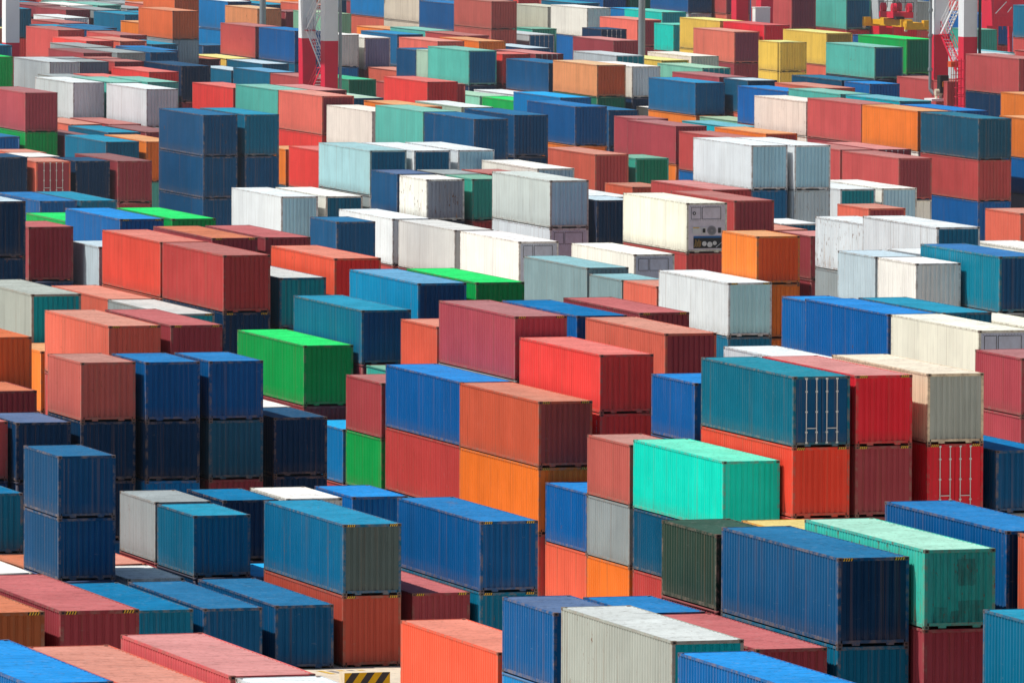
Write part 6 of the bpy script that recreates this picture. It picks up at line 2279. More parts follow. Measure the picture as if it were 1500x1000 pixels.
(40,'C','salmon',0,0,238.45,931.10,5.487),
(40,'C','navyblue',0,0,238.45,931.10,2.591),
(40,'S','blue',0,0,238.45,931.10,-0.000),
(40,'C','navyblue',0,0,241.38,931.10,8.078),
(40,'C','brick',0,0,241.38,931.10,5.182),
(40,'S','blue',0,0,241.38,931.10,2.591),
(40,'S','petrol',0,0,241.38,931.10,-0.000),
(40,'C','orange',0,0,244.31,931.10,5.792),
(40,'C','salmon',0,0,244.31,931.10,2.896),
(40,'C','brickred',0,0,244.31,931.10,-0.000),
(40,'C','red',0,0,247.24,931.10,8.383),
(40,'C','white',0,0,247.24,931.10,5.487),
(40,'C','grey',0,0,247.24,931.10,2.591),
(40,'S','navy',0,0,247.24,931.10,-0.000),
(40,'C','navyblue',0,0,250.17,931.10,8.078),
(40,'C','blue',0,0,250.17,931.10,5.182),
(40,'S','navyblue',0,0,250.17,931.10,2.591),
(40,'S','grey',0,0,250.17,931.10,-0.000),
(40,'C','petrol',0,0,253.10,931.10,5.792),
(40,'C','turqpale',0,0,253.10,931.10,2.896),
(40,'C','grey',0,0,253.10,931.10,-0.000),
(40,'C','cream',0,0,256.03,931.10,8.383),
(40,'C','blue',0,0,256.03,931.10,5.487),
(40,'C','navy',0,0,256.03,931.10,2.591),
(40,'S','navy',0,0,256.03,931.10,-0.000),
(40,'C','navyblue',0,0,258.96,931.10,8.383),
(40,'C','turqpale',0,0,258.96,931.10,5.487),
(40,'C','grey',0,0,258.96,931.10,2.591),
(40,'S','grey',0,0,258.96,931.10,-0.000),
(40,'C','brick',0,0,261.89,931.10,8.078),
(40,'C','petrol',0,0,261.89,931.10,5.182),
(40,'S','navyblue',0,0,261.89,931.10,2.591),
(40,'S','salmon',0,0,261.89,931.10,-0.000),
(40,'C','maroon',0,0,264.82,931.10,8.383),
(40,'C','turqpale',0,0,264.82,931.10,5.487),
(40,'C','blue',0,0,264.82,931.10,2.591),
(40,'S','maroon',0,0,264.82,931.10,-0.000),
(40,'C','turqpale',0,0,267.75,931.10,8.078),
(40,'C','white',0,0,267.75,931.10,5.182),
(40,'S','navyblue',0,0,267.75,931.10,2.591),
(40,'S','salmon',0,0,267.75,931.10,-0.000),
(40,'C','cream',0,0,270.68,931.10,8.078),
(40,'C','blue',0,0,270.68,931.10,5.182),
(40,'S','brickred',0,0,270.68,931.10,2.591),
(40,'S','brickred',0,0,270.68,931.10,-0.000),
(40,'C','maroon',0,0,273.61,931.10,8.383),
(40,'C','salmon',0,0,273.61,931.10,5.487),
(40,'C','petrol',0,0,273.61,931.10,2.591),
(40,'S','grey',0,0,273.61,931.10,-0.000),
(40,'C','navyblue',0,0,276.54,931.10,8.383),
(40,'C','petrol',0,0,276.54,931.10,5.487),
(40,'C','navy',0,0,276.54,931.10,2.591),
(40,'S','brick',0,0,276.54,931.10,-0.000),
(40,'C','cream',0,0,279.47,931.10,8.078),
(40,'C','grey',0,0,279.47,931.10,5.182),
(40,'S','grey',0,0,279.47,931.10,2.591),
(40,'S','blue',0,0,279.47,931.10,-0.000),
(40,'C','white',0,0,282.40,931.10,5.487),
(40,'C','orange',0,0,282.40,931.10,2.591),
(40,'S','navy',0,0,282.40,931.10,-0.000),
(40,'C','brick',0,0,285.33,931.10,5.792),
(40,'C','white',0,0,285.33,931.10,2.896),
(40,'C','maroon',0,0,285.33,931.10,-0.000),
(40,'C','cream',0,0,288.26,931.10,8.383),
(40,'C','navyblue',0,0,288.26,931.10,5.487),
(40,'C','maroon',0,0,288.26,931.10,2.591),
(40,'S','navy',0,0,288.26,931.10,-0.000),
(40,'C','red',0,0,291.19,931.10,8.078),
(40,'C','orange',0,0,291.19,931.10,5.182),
(40,'S','brick',0,0,291.19,931.10,2.591),
(40,'S','blue',0,0,291.19,931.10,-0.000),
(40,'C','navyblue',0,0,294.12,931.10,5.487),
(40,'C','turqpale',0,0,294.12,931.10,2.591),
(40,'S','brickred',0,0,294.12,931.10,-0.000),
(40,'C','navyblue',0,0,297.05,931.10,8.383),
(40,'C','orange',0,0,297.05,931.10,5.487),
(40,'C','grey',0,0,297.05,931.10,2.591),
(40,'S','maroon',0,0,297.05,931.10,-0.000),
(40,'C','grey',0,0,299.98,931.10,8.383),
(40,'C','brick',0,0,299.98,931.10,5.487),
(40,'C','blue',0,0,299.98,931.10,2.591),
(40,'S','maroon',0,0,299.98,931.10,-0.000),
(40,'C','white',0,0,302.91,931.10,8.078),
(40,'C','red',0,0,302.91,931.10,5.182),
(40,'S','brick',0,0,302.91,931.10,2.591),
(40,'S','maroon',0,0,302.91,931.10,-0.000),
(40,'C','red',0,0,305.84,931.10,5.487),
(40,'C','cream',0,0,305.84,931.10,2.591),
(40,'S','maroon',0,0,305.84,931.10,-0.000),
(40,'C','maroon',0,0,308.77,931.10,8.383),
(40,'C','salmon',0,0,308.77,931.10,5.487),
(40,'C','salmon',0,0,308.77,931.10,2.591),
(40,'S','navyblue',0,0,308.77,931.10,-0.000),
(40,'C','navyblue',0,0,311.70,931.10,8.078),
(40,'C','cream',0,0,311.70,931.10,5.182),
(40,'S','navyblue',0,0,311.70,931.10,2.591),
(40,'S','petrol',0,0,311.70,931.10,-0.000),
(40,'C','cream',0,0,314.63,931.10,8.383),
(40,'C','red',0,0,314.63,931.10,5.487),
(40,'C','grey',0,0,314.63,931.10,2.591),
(40,'S','maroon',0,0,314.63,931.10,-0.000),
(40,'C','salmon',0,0,317.56,931.10,8.383),
(40,'C','navyblue',0,0,317.56,931.10,5.487),
(40,'C','blue',0,0,317.56,931.10,2.591),
(40,'S','salmon',0,0,317.56,931.10,-0.000),
(40,'C','brick',0,0,320.49,931.10,5.792),
(40,'C','red',0,0,320.49,931.10,2.896),
(40,'C','brick',0,0,320.49,931.10,-0.000),
(40,'C','salmon',0,0,323.42,931.10,8.383),
(40,'C','salmon',0,0,323.42,931.10,5.487),
(40,'C','blue',0,0,323.42,931.10,2.591),
(40,'S','navyblue',0,0,323.42,931.10,-0.000),
(40,'C','grey',0,0,326.35,931.10,8.383),
(40,'C','brick',0,0,326.35,931.10,5.487),
(40,'C','brick',0,0,326.35,931.10,2.591),
(40,'S','navy',0,0,326.35,931.10,-0.000),
(40,'C','cream',0,0,329.28,931.10,8.078),
(40,'C','red',0,0,329.28,931.10,5.182),
(40,'S','grey',0,0,329.28,931.10,2.591),
(40,'S','navyblue',0,0,329.28,931.10,-0.000),
(40,'C','orange',0,0,332.21,931.10,8.383),
(40,'C','brick',0,0,332.21,931.10,5.487),
(40,'C','brick',0,0,332.21,931.10,2.591),
(40,'S','navy',0,0,332.21,931.10,-0.000),
(40,'C','maroon',0,0,335.14,931.10,5.487),
(40,'C','grey',0,0,335.14,931.10,2.591),
(40,'S','grey',0,0,335.14,931.10,-0.000)
]
def rest_mesh():
    VV = []; FI = []; FT = []; CC = []; MI = []
    vo = 0
    lib = {}
    for (L, H, pn, rf, en, x, y, z) in REST:
        key = (L, H)
        if key not in lib:
            l, h = LEN[L], HGT[H]
            gs = []
            for q, tag in ((g_side(l, h, -1), 0), (g_side(l, h, 1), 0), (g_end(l, h, -1), 1), (g_end(l, h, 1), 1),
                           (g_roof(l, h), 2), (g_frame(l, h), 3), (g_base(l, h), 4)):
                gs.append((q, tag))
            for sx in (-1, 1):
                for sy in (-1, 1):
                    for t in (0, 1):
                        w = CW / 2; q = G()
                        x0, x1 = sorted((sx * (w + .002), sx * (w - .162)))
                        y0, y1 = sorted((sy * (l / 2 + .002), sy * (l / 2 - .178)))
                        z0, z1 = (h - .118, h) if t else (0, .118)
                        q.box(x0, x1, y0, y1, z0, z1); gs.append((q, 3))
            v = []; f = []; tg = []
            for q, tag in gs:
                o = len(v); v += q.v
                f += [tuple(o + i for i in ff) for ff in q.f]; tg += [tag] * len(q.f)
            lib[key] = (np.array(v, dtype=np.float32), np.array(f, dtype=np.int32), np.array(tg))
        v, f, tg = lib[key]
        fv = random.uniform(.9, 1.05)
        b = np.array(paint(pn, 0, fv)); e = np.array(paint(en, 0, fv)) if en else b
        r = np.array(roofcol(rf or pn)); fr = b * .6 + np.array((.06, .04, .03, 0)); dk = np.array((.02, .02, .02, 1))
        tab = np.array([b, e, r, fr, dk]); tab[:, 3] = 1
        VV.append(v + np.array((x, y, z), dtype=np.float32))
        FI.append(f + vo); CC.append(tab[tg]); MI.append((tg == 2).astype(np.int32))
        vo += len(v)
    V = np.concatenate(VV); Fc = np.concatenate(FI); Cc = np.concatenate(CC); Mi = np.concatenate(MI)
    me = D.meshes.new('lower_container_tiers')
    me.vertices.add(len(V)); me.vertices.foreach_set('co', V.ravel())
    me.loops.add(Fc.size); me.loops.foreach_set('vertex_index', Fc.ravel())
    me.polygons.add(len(Fc)); me.polygons.foreach_set('loop_start', np.arange(0, Fc.size, 4, dtype=np.int32))
    me.polygons.foreach_set('loop_total', np.full(len(Fc), 4, dtype=np.int32))
    me.materials.append(M['awall']); me.materials.append(M['aroof'])
    me.polygons.foreach_set('material_index', Mi)
    me.update()
    at = me.color_attributes.new('tint', 'FLOAT_COLOR', 'CORNER')
    at.data.foreach_set('color', np.repeat(Cc, 4, axis=0).astype(np.float32).ravel())
    me.validate()
    return me
if REST:
    o = link('stacked_containers', rest_mesh())
    o['kind'] = 'stuff'
    o['label'] = 'mass of half hidden containers filling the lower tiers of the stacks'
    o['category'] = 'shipping containers'

# ------------------------------------------------------------------ cranes, masts, barriers
M['crimson'] = flat_mat('crimson_paint', (.74, .016, .055), .45, 0, .25, .8)
M['offwhite'] = flat_mat('off_white_paint', (.84, .88, .90), .5, 0, .12, .8)
M['yellow'] = flat_mat('machine_yellow', (.80, .44, .015), .5, 0, .25)
M['orangered'] = flat_mat('orange_red_paint', (.78, .10, .02), .5)
M['rubber'] = flat_mat('rubber', (.03, .03, .032), .85)
M['mast'] = flat_mat('weathered_mast', (.30, .36, .38), .5, .2, .3, 1.0)
M['creambox'] = flat_mat('cream_motor_housing', (.62, .55, .42), .6)
M['glass'] = flat_mat('dark_glass', (.03, .05, .06), .15)
M['barrier'] = flat_mat('pale_barrier_concrete', (.66, .56, .42), .85, 0, .3, 4)
M['charcoal'] = flat_mat('charcoal_stripe', (.055, .045, .05), .8, 0, .2, 6)
M['stripeyellow'] = flat_mat('stripe_yellow', (.80, .42, .005), .7, 0, .25, 6)

def thing(name, label, cat, loc=(0, 0, 0), group=None):
    o = D.objects.new(name, None); COL.objects.link(o); o.location = loc
    o.empty_display_size = .5
    o['label'] = label; o['category'] = cat
    if group:
        o['group'] = group
    return o

def part(name, g, mats, parent):
    return link(name, g.mesh(name, mats), parent)

def tapered(g, x0, x1, y0, y1, z0, z1, t, mi=0):
    """box whose foot is drawn in by t on each side in x"""
    i = len(g.v)
    g.v += [(x0 + t, y0, z0), (x1 - t, y0, z0), (x1 - t, y1, z0), (x0 + t, y1, z0), (x0, y0, z1), (x1, y0, z1), (x1, y1, z1), (x0, y1, z1)]
    for q in ((3, 2, 1, 0), (4, 5, 6, 7), (0, 1, 5, 4), (1, 2, 6, 5), (2, 3, 7, 6), (3, 0, 4, 7)):
        g.f.append(tuple(i + a for a in q)); g.m.append(mi)

def stair(root, x, ya, yb, z0, z1, wid, mats, rise=3.0):
    """zigzag stair in the plane between two legs: flights, treads and rails"""
    z = z0; fwd = True; k = 0
    while z < z1 - .5:
        a, b = (ya, yb) if fwd else (yb, ya)
        zt = min(z1, z + rise)
        st = G(); n = 11
        for s in (0, wid):
            st.beam((x + s, a, z), (x + s, b, zt), .05, .20)
        f = part('stair_flight', st, [mats[1] if z > 0 and mats[2] is not None and z >= mats[2] else mats[0]], root)
        tr = G()
        for i in range(n):
            t = (i + .5) / n
            yy = a + (b - a) * t; zz = z + (zt - z) * t
            tr.box(x + .02, x + wid - .02, yy - .12, yy + .12, zz - .03, zz + .02)
        part('tread', tr, [M['offwhite']], f)
        ra = G()
        for s in (0, wid):
            for h in (.55, 1.05):
                ra.beam((x + s, a, z + h), (x + s, b, zt + h), .035, .035)
            for i in range(4):
                t = i / 3
                yy = a + (b - a) * t; zz = z + (zt - z) * t
                ra.beam((x + s, yy, zz), (x + s, yy, zz + 1.05), .035, .035)
        part('handrail', ra, [mats[1] if mats[2] is not None and z >= mats[2] else mats[0]], f)
        la = G(); la.box(x - .1, x + wid + .1, b - .35 * (1 if b > a else -1) - .3, b - .35 * (1 if b > a else -1) + .3 + .3, zt - .06, zt)
        part('landing', la, [mats[0]], root)
        z = zt; fwd = not fwd; k += 1

def crane(label, xl, xr, yn, yf, zb, w, d, stair_x=None, sill=2.2, ztop=24.0, skew=0.0):
    """rubber tyred gantry: xl/xr = left edge of the legs on either side, yn/yf = near face of the near and far legs"""
    root = thing('gantry_crane', label, 'gantry crane', ((xl + xr) / 2, (yn + yf) / 2, 0), 'tall red and white gantry cranes over the container stacks')
    ox, oy = (xl + xr) / 2, (yn + yf) / 2
    for sx in (xl, xr):
        for (yy, dx) in ((yn, 0), (yf, skew)):
            g = G(); x0 = sx - ox + dx; y0 = yy - oy
            tapered(g, x0, x0 + w, y0, y0 + d, sill + .9, zb, .07, 0)
            g.box(x0, x0 + w, y0, y0 + d, zb, ztop, 1)
            # stiffening collars where the plates are welded
            for z in (zb - 4.5, zb + 5.0):
                g.box(x0 - .012, x0 + w + .012, y0 - .012, y0 + d + .012, z - .05, z + .05, 0 if z < zb else 1)
            lg = part('leg', g, [M['crimson'], M['offwhite']], root)
        g = G(); x0 = sx - ox
        g.box(x0 - .08, x0 + w + .08 + skew, yn - oy - 1.8, yf - oy + d + 1.8, sill, sill + .9)
        part('sill_beam', g, [M['crimson']], root)
        for yy in (yn - oy - .4, yf - oy + d + .4):
            g = G(); g.box(x0 + .1, x0 + w - .1, yy - 1.0, yy + 1.0, 1.05, sill)
            b = part('bogie', g, [M['crimson']], root)
            for s in (-.85, .85):
                g = G(); g.tube((x0 + w / 2 - .35, yy + s, .80), (x0 + w / 2 + .35, yy + s, .80), .80, n=22)
                g.tube((x0 + w / 2 - .37, yy + s, .80), (x0 + w / 2 + .37, yy + s, .80), .34, n=16, mi=1)
                part('wheel', g, [M['rubber'], M['offwhite']], b)
    for yy in (yn - oy, yf - oy):
        g = G(); g.box(xl - ox - .2, xr - ox + w + .2 + skew, yy - .05, yy + d + .05, ztop, ztop + 1.8)
        part('top_girder', g, [M['offwhite']], root)
    g = G(); g.box(4, 8.5, yn - oy - 1, yf - oy + d + 1, ztop + 1.8, ztop + 3.2); g.box(4.6, 6.8, yn - oy - .5, yf - oy, ztop + 3.2, ztop + 4.6)
    tr = part('trolley', g, [M['offwhite']], root)
    g = G(); g.box(8.7, 10.6, yn - oy + 1, yn - oy + 3.2, ztop - 1.4, ztop + .9)
    part('cab', g, [M['glass']], tr)
    g = G(); g.box(xl - ox - .35, xl - ox - .05, yn - oy, yf - oy + d, sill + .9, sill + 1.0)
    part('walkway', g, [M['steel']], root)
    return root, ox, oy

# crane over the far left blocks: right hand legs beside the lamp mast, left hand leg at the picture's edge
c1, ox, oy = crane('red and white gantry crane with a white stairway between its two legs, left of centre', 177.95, 205.08, 733.0, 740.0, 12.58, 1.16, 1.3, skew=.04)
stair(c1, 205.30 - ox, 734.9 - oy, 739.5 - oy, 4.3, 23.0, .62, (M['crimson'], M['offwhite'], 9.0))
g = G(); g.tube((206.42 - ox, 733.0 - oy, 3.2), (206.42 - ox, 733.0 - oy, 24), .13, n=10)
part('cable_conduit', g, [M['mast']], c1)
g = G(); g.box(178.1 - ox, 179.5 - ox, 731.2 - oy, 731.3 - oy, 8.2, 8.3)
for k in range(5):
    g.beam((178.1 - ox + k * .35, 731.25 - oy, 8.3), (178.1 - ox + k * .35, 731.25 - oy, 9.3), .04, .04)
for z in (8.8, 9.3):
    g.beam((178.1 - ox, 731.25 - oy, z), (179.5 - ox, 731.25 - oy, z), .04, .04)
part('railing', g, [M['orangered']], c1)

# crane at the upper right
c2, ox, oy = crane('red and white gantry crane with grey pipe and red caged ladder, upper right', 243.70, 270.3, 684.0, 690.0, 14.26, 1.15, 1.3, skew=-.28)
stair(c2, 243.75 - ox, 685.8 - oy, 689.6 - oy, 11.4, 23.5, .6, (M['crimson'], M['offwhite'], 14.0), 2.9)
g = G()
px = 243.10 - ox; py = 690.2 - oy
g.tube((px, py, 9.9), (px, py, 17.0), .125, n=12, cap=False)
g.tube((px, py, 17.0), (px, py, 24.0), .15, n=12)
g.tube((px, py, 9.9), (px + .35, py - .3, 9.45), .15, n=12)
g.tube((px + .35, py - .3, 9.45), (px + 1.1, py - .5, 9.30), .15, n=12)
for z in (11.5, 14.2, 16.2):
    g.tube((px, py, z - .12), (px, py, z + .12), .19, n=12)
part('cable_conduit', g, [M['mast']], c2)
g = G(); g.tube((245.0 - ox, 683.9 - oy, 3.2), (245.0 - ox, 683.9 - oy, 24), .12, n=10)
g.tube((245.32 - ox, 684.2 - oy, 8.0), (245.32 - ox, 684.2 - oy, 12.4), .10, n=10)
part('pipe', g, [M['rubber']], c2)
# caged ladder and its landing box
lx = 242.80 - ox; ly = 683.3 - oy
g = G()
for s in (0, .45):
    g.beam((lx + s, ly, 8.4), (lx + s, ly, 12.6), .05, .05)
for k in range(15):
    g.beam((lx, ly, 8.5 + k * .28), (lx + .45, ly, 8.5 + k * .28), .03, .03)
lad = part('ladder', g, [M['crimson']], c2)
g = G()
for k in range(6):
    z = 8.9 + k * .7
    pts = [(lx - .1, ly, z), (lx - .12, ly - .55, z), (lx + .22, ly - .75, z), (lx + .57, ly - .55, z), (lx + .55, ly, z)]
    for a, b in zip(pts, pts[1:]):
        g.beam(a, b, .035, .05)
for (a, b) in ((-.12, -.55), (.22, -.75), (.57, -.55)):
    g.beam((lx + a, ly + b, 8.9), (lx + a, ly + b, 12.5), .03, .03)
part('ladder_cage', g, [M['crimson']], lad)
g = G(); g.box(242.45 - ox, 243.05 - ox, 683.4 - oy, 684.2 - oy, 11.9, 12.35)
for k in range(4):
    g.beam((242.47 - ox + k * .19, 683.4 - oy, 10.7), (242.47 - ox + k * .19, 683.4 - oy, 11.9), .04, .04)
g.beam((242.45 - ox, 683.4 - oy, 11.3), (243.05 - ox, 683.4 - oy, 11.3), .04, .04)
part('service_box', g, [M['orangered']], c2)
g = G(); g.box(243.05 - ox, 243.75 - ox, 687.6 - oy, 688.4 - oy, 9.7, 11.1)
g.box(243.2 - ox, 243.5 - ox, 687.57 - oy, 687.6 - oy, 10.2, 10.6, 1)
part('control_cabinet', g, [M['dark'], M['stripeyellow']], c2)
g = G(); g.box(242.3 - ox, 245.0 - ox, 687.5 - oy, 689.3 - oy, 9.05, 9.25)
part('service_platform', g, [M['offwhite']], c2)
g = G(); g.tube((242.75 - ox, 688.0 - oy, 9.75), (243.7 - ox, 688.0 - oy, 9.75), .27, n=14)
g.tube((243.7 - ox, 688.0 - oy, 9.75), (244.1 - ox, 688.0 - oy, 9.6), .17, n=12)
for k in range(3):
    g.box(242.8 - ox + k * .35, 242.9 - ox + k * .35, 687.8 - oy, 688.2 - oy, 9.25, 9.6)
part('hoist_motor', g, [M['creambox']], c2)

# crane in the distance, its legs crimson all the way up the picture
c3, ox, oy = crane('distant crimson gantry crane with a white cabinet between its legs, top right', 269.95, 294.9, 814.0, 820.0, 14.3, 1.2, 1.5, skew=-.45)
g = G(); g.box(268.85 - ox, 270.3 - ox, 812.3 - oy, 813.2 - oy, 10.95, 12.75)
g.box(268.80 - ox, 270.35 - ox, 812.25 - oy, 813.25 - oy, 12.75, 12.82)
part('electrical_cabinet', g, [M['offwhite']], c3)
g = G()
g.box(292.7 - ox, 294.6 - ox, 813.2 - oy, 815.2 - oy, 10.9, 13.4)
for k in range(5):
    g.beam((292.6 - ox + k * .45, 813.0 - oy, 10.6), (292.6 - ox + k * .45, 813.0 - oy, 11.8), .05, .05)
g.beam((292.6 - ox, 813.0 - oy, 11.8), (294.5 - ox, 813.0 - oy, 11.8), .05, .05)
g.beam((292.8 - ox, 813.0 - oy, 12.1), (293.9 - ox, 813.0 - oy, 13.2), .12, .06, 1)
g.beam((294.0 - ox, 813.0 - oy, 12.2), (294.4 - ox, 813.0 - oy, 12.7), .12, .06, 1)
part('engine_housing', g, [M['crimson'], M['offwhite']], c3)

# the lifting frame under the distant crane
sp = thing('crane_spreader', 'yellow lifting spreader with red head block hanging over the stacks, top right', 'crane spreader', (282.6, 812.0, 10.75))
g = G()
g.box(-.55, .55, -3.0, 3.0, .25, .95); g.box(-.40, .40, -6.1, 6.1, .30, .75)
part('main_beam', g, [M['yellow']], sp)
for s in (-1, 1):
    g = G(); y0, y1 = sorted((s * 5.75, s * 6.15)); g.box(-1.22, 1.22, y0, y1, .10, .70)
    g.box(-1.15, -.55, y0 - .15, y1 + .15, .35, .95); g.box(.55, 1.15, y0 - .15, y1 + .15, .35, .95)
    e = part('end_beam', g, [M['yellow']], sp)
    for sx in (-1, 1):
        g = G(); g.tube((sx * 1.12, s * 5.95, -.12), (sx * 1.12, s * 5.95, .12), .08, n=8)
        g.box(sx * 1.12 - .12, sx * 1.12 + .12, s * 5.95 - .14, s * 5.95 + .14, -.05, .10)
        part('twist_lock', g, [M['creambox']], e)
g = G(); g.box(-1.0, 1.0, -2.0, 2.0, 1.05, 1.60)
g.box(-.9, -.1, -2.6, -1.4, .95, 1.2, 1)
hb = part('head_block', g, [M['crimson'], M['rubber']], sp)
for (x, y) in ((-.75, -1.5), (.75, -1.5), (-.75, 1.5), (.75, 1.5)):
    g = G(); g.tube((x - .18, y, 1.95), (x + .18, y, 1.95), .48, n=20); g.tube((x - .22, y, 1.95), (x + .22, y, 1.95), .14, n=12)
    part('sheave', g, [M['crimson']], hb)
    g = G(); g.tube((x - .4 * (1 if x > 0 else -1), y, 1.95), (x, y, 15.0), .03, n=6)
    part('hoist_rope', g, [M['dark']], sp)
g = G()
for y in (-2, 2):
    for x in (-1, -.33, .33, 1):
        g.beam((x, y, 1.6), (x, y, 2.5), .04, .04)
    g.beam((-1, y, 2.5), (1, y, 2.5), .04, .04)
part('guard_rail', g, [M['rubber']], hb)

def mast(label, x, y, h, r):
    root = thing('light_mast', label, 'light mast', (x, y, 0), 'tall grey floodlight masts among the stacks')
    g = G()
    n = 6
    for k in range(n):
        a, b = h * k / n, h * (k + 1) / n
        g.tube((0, 0, a), (0, 0, b), r * (1 - .45 * k / n), r * (1 - .45 * (k + 1) / n), n=16, cap=(k == n - 1))
    part('pole', g, [M['mast']], root)
    g = G(); g.tube((0, 0, 0), (0, 0, .25), r * 2.1, n=16); g.box(-.9, .9, -.9, .9, 0, .12)
    for k in range(8):
        t = 2 * PI * k / 8
        g.tube((.55 * math.cos(t) * 1.1, .55 * math.sin(t) * 1.1, .25), (.55 * math.cos(t) * 1.1, .55 * math.sin(t) * 1.1, .4), .04, n=6)
    part('base_plate', g, [M['mast']], root)
    g = G()
    for k in range(12):
        t0, t1 = 2 * PI * k / 12, 2 * PI * (k + 1) / 12
        g.beam((1.3 * math.cos(t0), 1.3 * math.sin(t0), h - .8), (1.3 * math.cos(t1), 1.3 * math.sin(t1), h - .8), .07, .07)
    for k in range(4):
        t = PI / 2 * k
        g.beam((0, 0, h - .6), (1.3 * math.cos(t), 1.3 * math.sin(t), h - .8), .07, .07)
    part('head_frame', g, [M['mast']], root)
    for k in range(8):
        t = 2 * PI * k / 8; x0, y0 = 1.45 * math.cos(t), 1.45 * math.sin(t)
        g = G(); g.box(x0 - .28, x0 + .28, y0 - .28, y0 + .28, h - 1.25, h - .95)
        part('floodlight', g, [M['steel']], root)
    return root
mast('slim grey light mast standing behind the dusty brick container at upper left', 233.0, 855.0, 34, .36)
mast('slim grey light mast standing in front of the maroon containers, top centre right', 242.76, 765.0, 34, .36)

def barrier(x, y, w, label):
    root = thing('wheel_stop', label, 'barrier', (x, y, 0), 'striped barrier blocks on the yard floor')
    h = .58; d = .75
    g = G(); g.box(0, w, 0, d, 0, h)
    part('block', g, [M['barrier']], root)
    g = G(); n = 6; sw = w / n
    for k in range(-1, n + 1):
        # slanted bands, clipped to the block's face
        pts = []
        lean = .42
        a0, a1 = k * sw - .1, (k + 1) * sw - .1
        quad = [(a0, 0), (a1, 0), (a1 + lean, h), (a0 + lean, h)]
        quad = clip(quad, 0, w)
        if len(quad) < 3:
            continue
        i = len(g.v)
        g.v += [(px_, -.003, pz_) for (px_, pz_) in quad]
        g.f.append(tuple(range(i, i + len(quad)))); g.m.append(k % 2)
    part('hazard_stripes', g, [M['charcoal'], M['stripeyellow']], root)
    return root

def clip(poly, lo, hi):
    for (sgn, lim) in ((1, lo), (-1, -hi)):
        out = []
        for k in range(len(poly)):
            a, b = poly[k - 1], poly[k]
            ia, ib = sgn * a[0] >= lim, sgn * b[0] >= lim
            if ia != ib:
                t = (lim / sgn - a[0]) / (b[0] - a[0])
                out.append((lim / sgn, a[1] + t * (b[1] - a[1])))
            if ib:
                out.append(b)
        poly = out
    return poly
barrier(98.35, 348.4, 1.88, 'pale block with slanted yellow and black stripes on the open ground, lower left of centre')
barrier(100.80, 348.2, 1.88, 'striped yellow and black block half hidden behind the orange red container')

def worn_paint():
    """faded yellow and grey hatching on the concrete"""
    g = G()
    for k in range(5):
        x = 99.25 + k * .42
        g.quad((x, 353.6 + .02 * k, .006), (x + .26, 353.6 + .02 * k, .006), (x + .02, 355.0, .006), (x - .24, 355.0, .006), k % 2)
    o = part('ground_marking', g, [flat_mat('faded_yellow', (.66, .42, .08), .85, 0, .8, 2.5), flat_mat('faded_grey', (.30, .26, .24), .85, 0, .8, 2.5)], None)
    o['kind'] = 'structure'
worn_paint()


# ------------------------------------------------------------------ ground
def ground():
    m, nt, b = newmat('yard_concrete')
    geo = nt.nodes.new('ShaderNodeNewGeometry')
    z = nt.nodes.new('ShaderNodeCombineXYZ')
    P = geo.outputs['Position']
    a = noise(nt, vscale(nt, P, z.outputs[0], (.08, .08, .08)), 1, 5, .6)
    c_ = noise(nt, vscale(nt, P, z.outputs[0], (1.4, .5, 1)), 1, 6, .7)
    c = mixc(nt, maprange(nt, a, .35, .7, 0, 1), (.70, .60, .46, 1), (.56, .48, .38, 1))
    c = mixc(nt, maprange(nt, c_, .5, .72, 0, .5), c, (.30, .26, .22, 1))
    nt.links.new(c, b.inputs['Base Color']); b.inputs['Roughness'].default_value = .85
    me = D.meshes.new('ground')
    s = 6000
    me.from_pydata([(-s, -s, 0), (s, -s, 0), (s, s, 0), (-s, s, 0)], [], [(0, 1, 2, 3)])
    me.materials.append(m)
    o = link('ground', me); o['kind'] = 'structure'
ground()

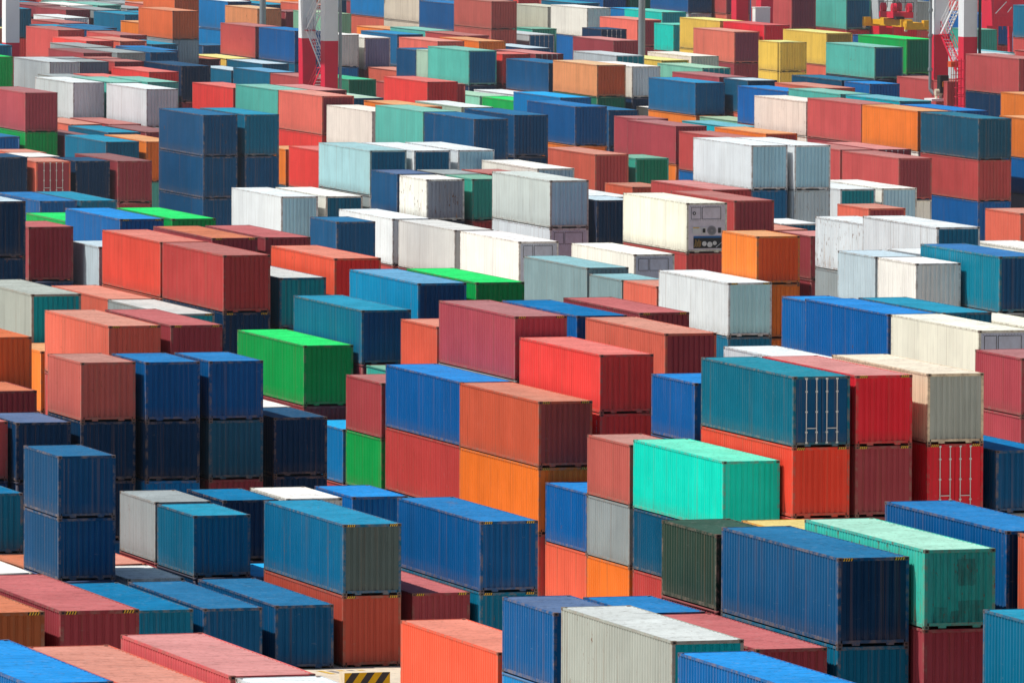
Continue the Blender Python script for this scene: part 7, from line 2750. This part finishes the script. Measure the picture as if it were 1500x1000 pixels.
def haze():
    m = D.materials.new('sea_haze'); m.use_nodes = True
    nt = m.node_tree
    for n in list(nt.nodes):
        nt.nodes.remove(n)
    out = nt.nodes.new('ShaderNodeOutputMaterial')
    v = nt.nodes.new('ShaderNodeVolumeScatter')
    v.inputs['Color'].default_value = (.90, .95, 1.0, 1)
    v.inputs['Density'].default_value = HAZE
    v.inputs['Anisotropy'].default_value = .35
    nt.links.new(v.outputs[0], out.inputs['Volume'])
    g = G(); g.box(-600, 1200, 330, 1700, .02, 60)
    o = link('haze', g.mesh('haze', [m])); o['kind'] = 'structure'
if HAZE > 0:
    haze()

# ------------------------------------------------------------------ light, sky, camera
sun_dir = Vector(SUN).normalized()
el = math.asin(sun_dir.z); az = math.atan2(sun_dir.x, sun_dir.y)
W_ = D.worlds.new('World'); SC.world = W_; W_.use_nodes = True
nt = W_.node_tree
bg = nt.nodes['Background']
sky = nt.nodes.new('ShaderNodeTexSky'); sky.sky_type = 'NISHITA'; sky.sun_disc = False
sky.sun_elevation = el; sky.sun_rotation = az
sky.air_density = 1.0; sky.dust_density = 1.2
nt.links.new(sky.outputs[0], bg.inputs[0]); bg.inputs[1].default_value = SKY
ld = D.lights.new('sun', 'SUN'); ld.energy = SUNE; ld.angle = R(.53); ld.color = (1.0, .955, .88)
lo = link('sun', ld); lo.location = (0, 0, 100)
lo.rotation_euler = sun_dir.to_track_quat('Z', 'Y').to_euler()

cd = D.cameras.new('camera'); cam = link('camera', cd)
cd.sensor_fit = 'HORIZONTAL'; cd.sensor_width = 36; cd.lens = 13467.055 * 36 / 1500
cd.clip_start = 1; cd.clip_end = 20000
yaw, pit, rol = R(16.80493758), R(3.7255093), R(.2274115)
f = Vector((math.sin(yaw) * math.cos(pit), math.cos(yaw) * math.cos(pit), -math.sin(pit)))
r0 = Vector((math.cos(yaw), -math.sin(yaw), 0)); u0 = r0.cross(f)
r = math.cos(rol) * r0 + math.sin(rol) * u0; u = -math.sin(rol) * r0 + math.cos(rol) * u0
cam.matrix_world = Matrix(((r.x, u.x, -f.x, 0), (r.y, u.y, -f.y, 0), (r.z, u.z, -f.z, CAMZ), (0, 0, 0, 1)))
SC.camera = cam
SC.view_settings.view_transform = 'Standard'
SC.view_settings.look = 'None'
SC.view_settings.exposure = 0
SC.view_settings.gamma = 1
SC.cycles.max_bounces = 5
SC.cycles.diffuse_bounces = 3
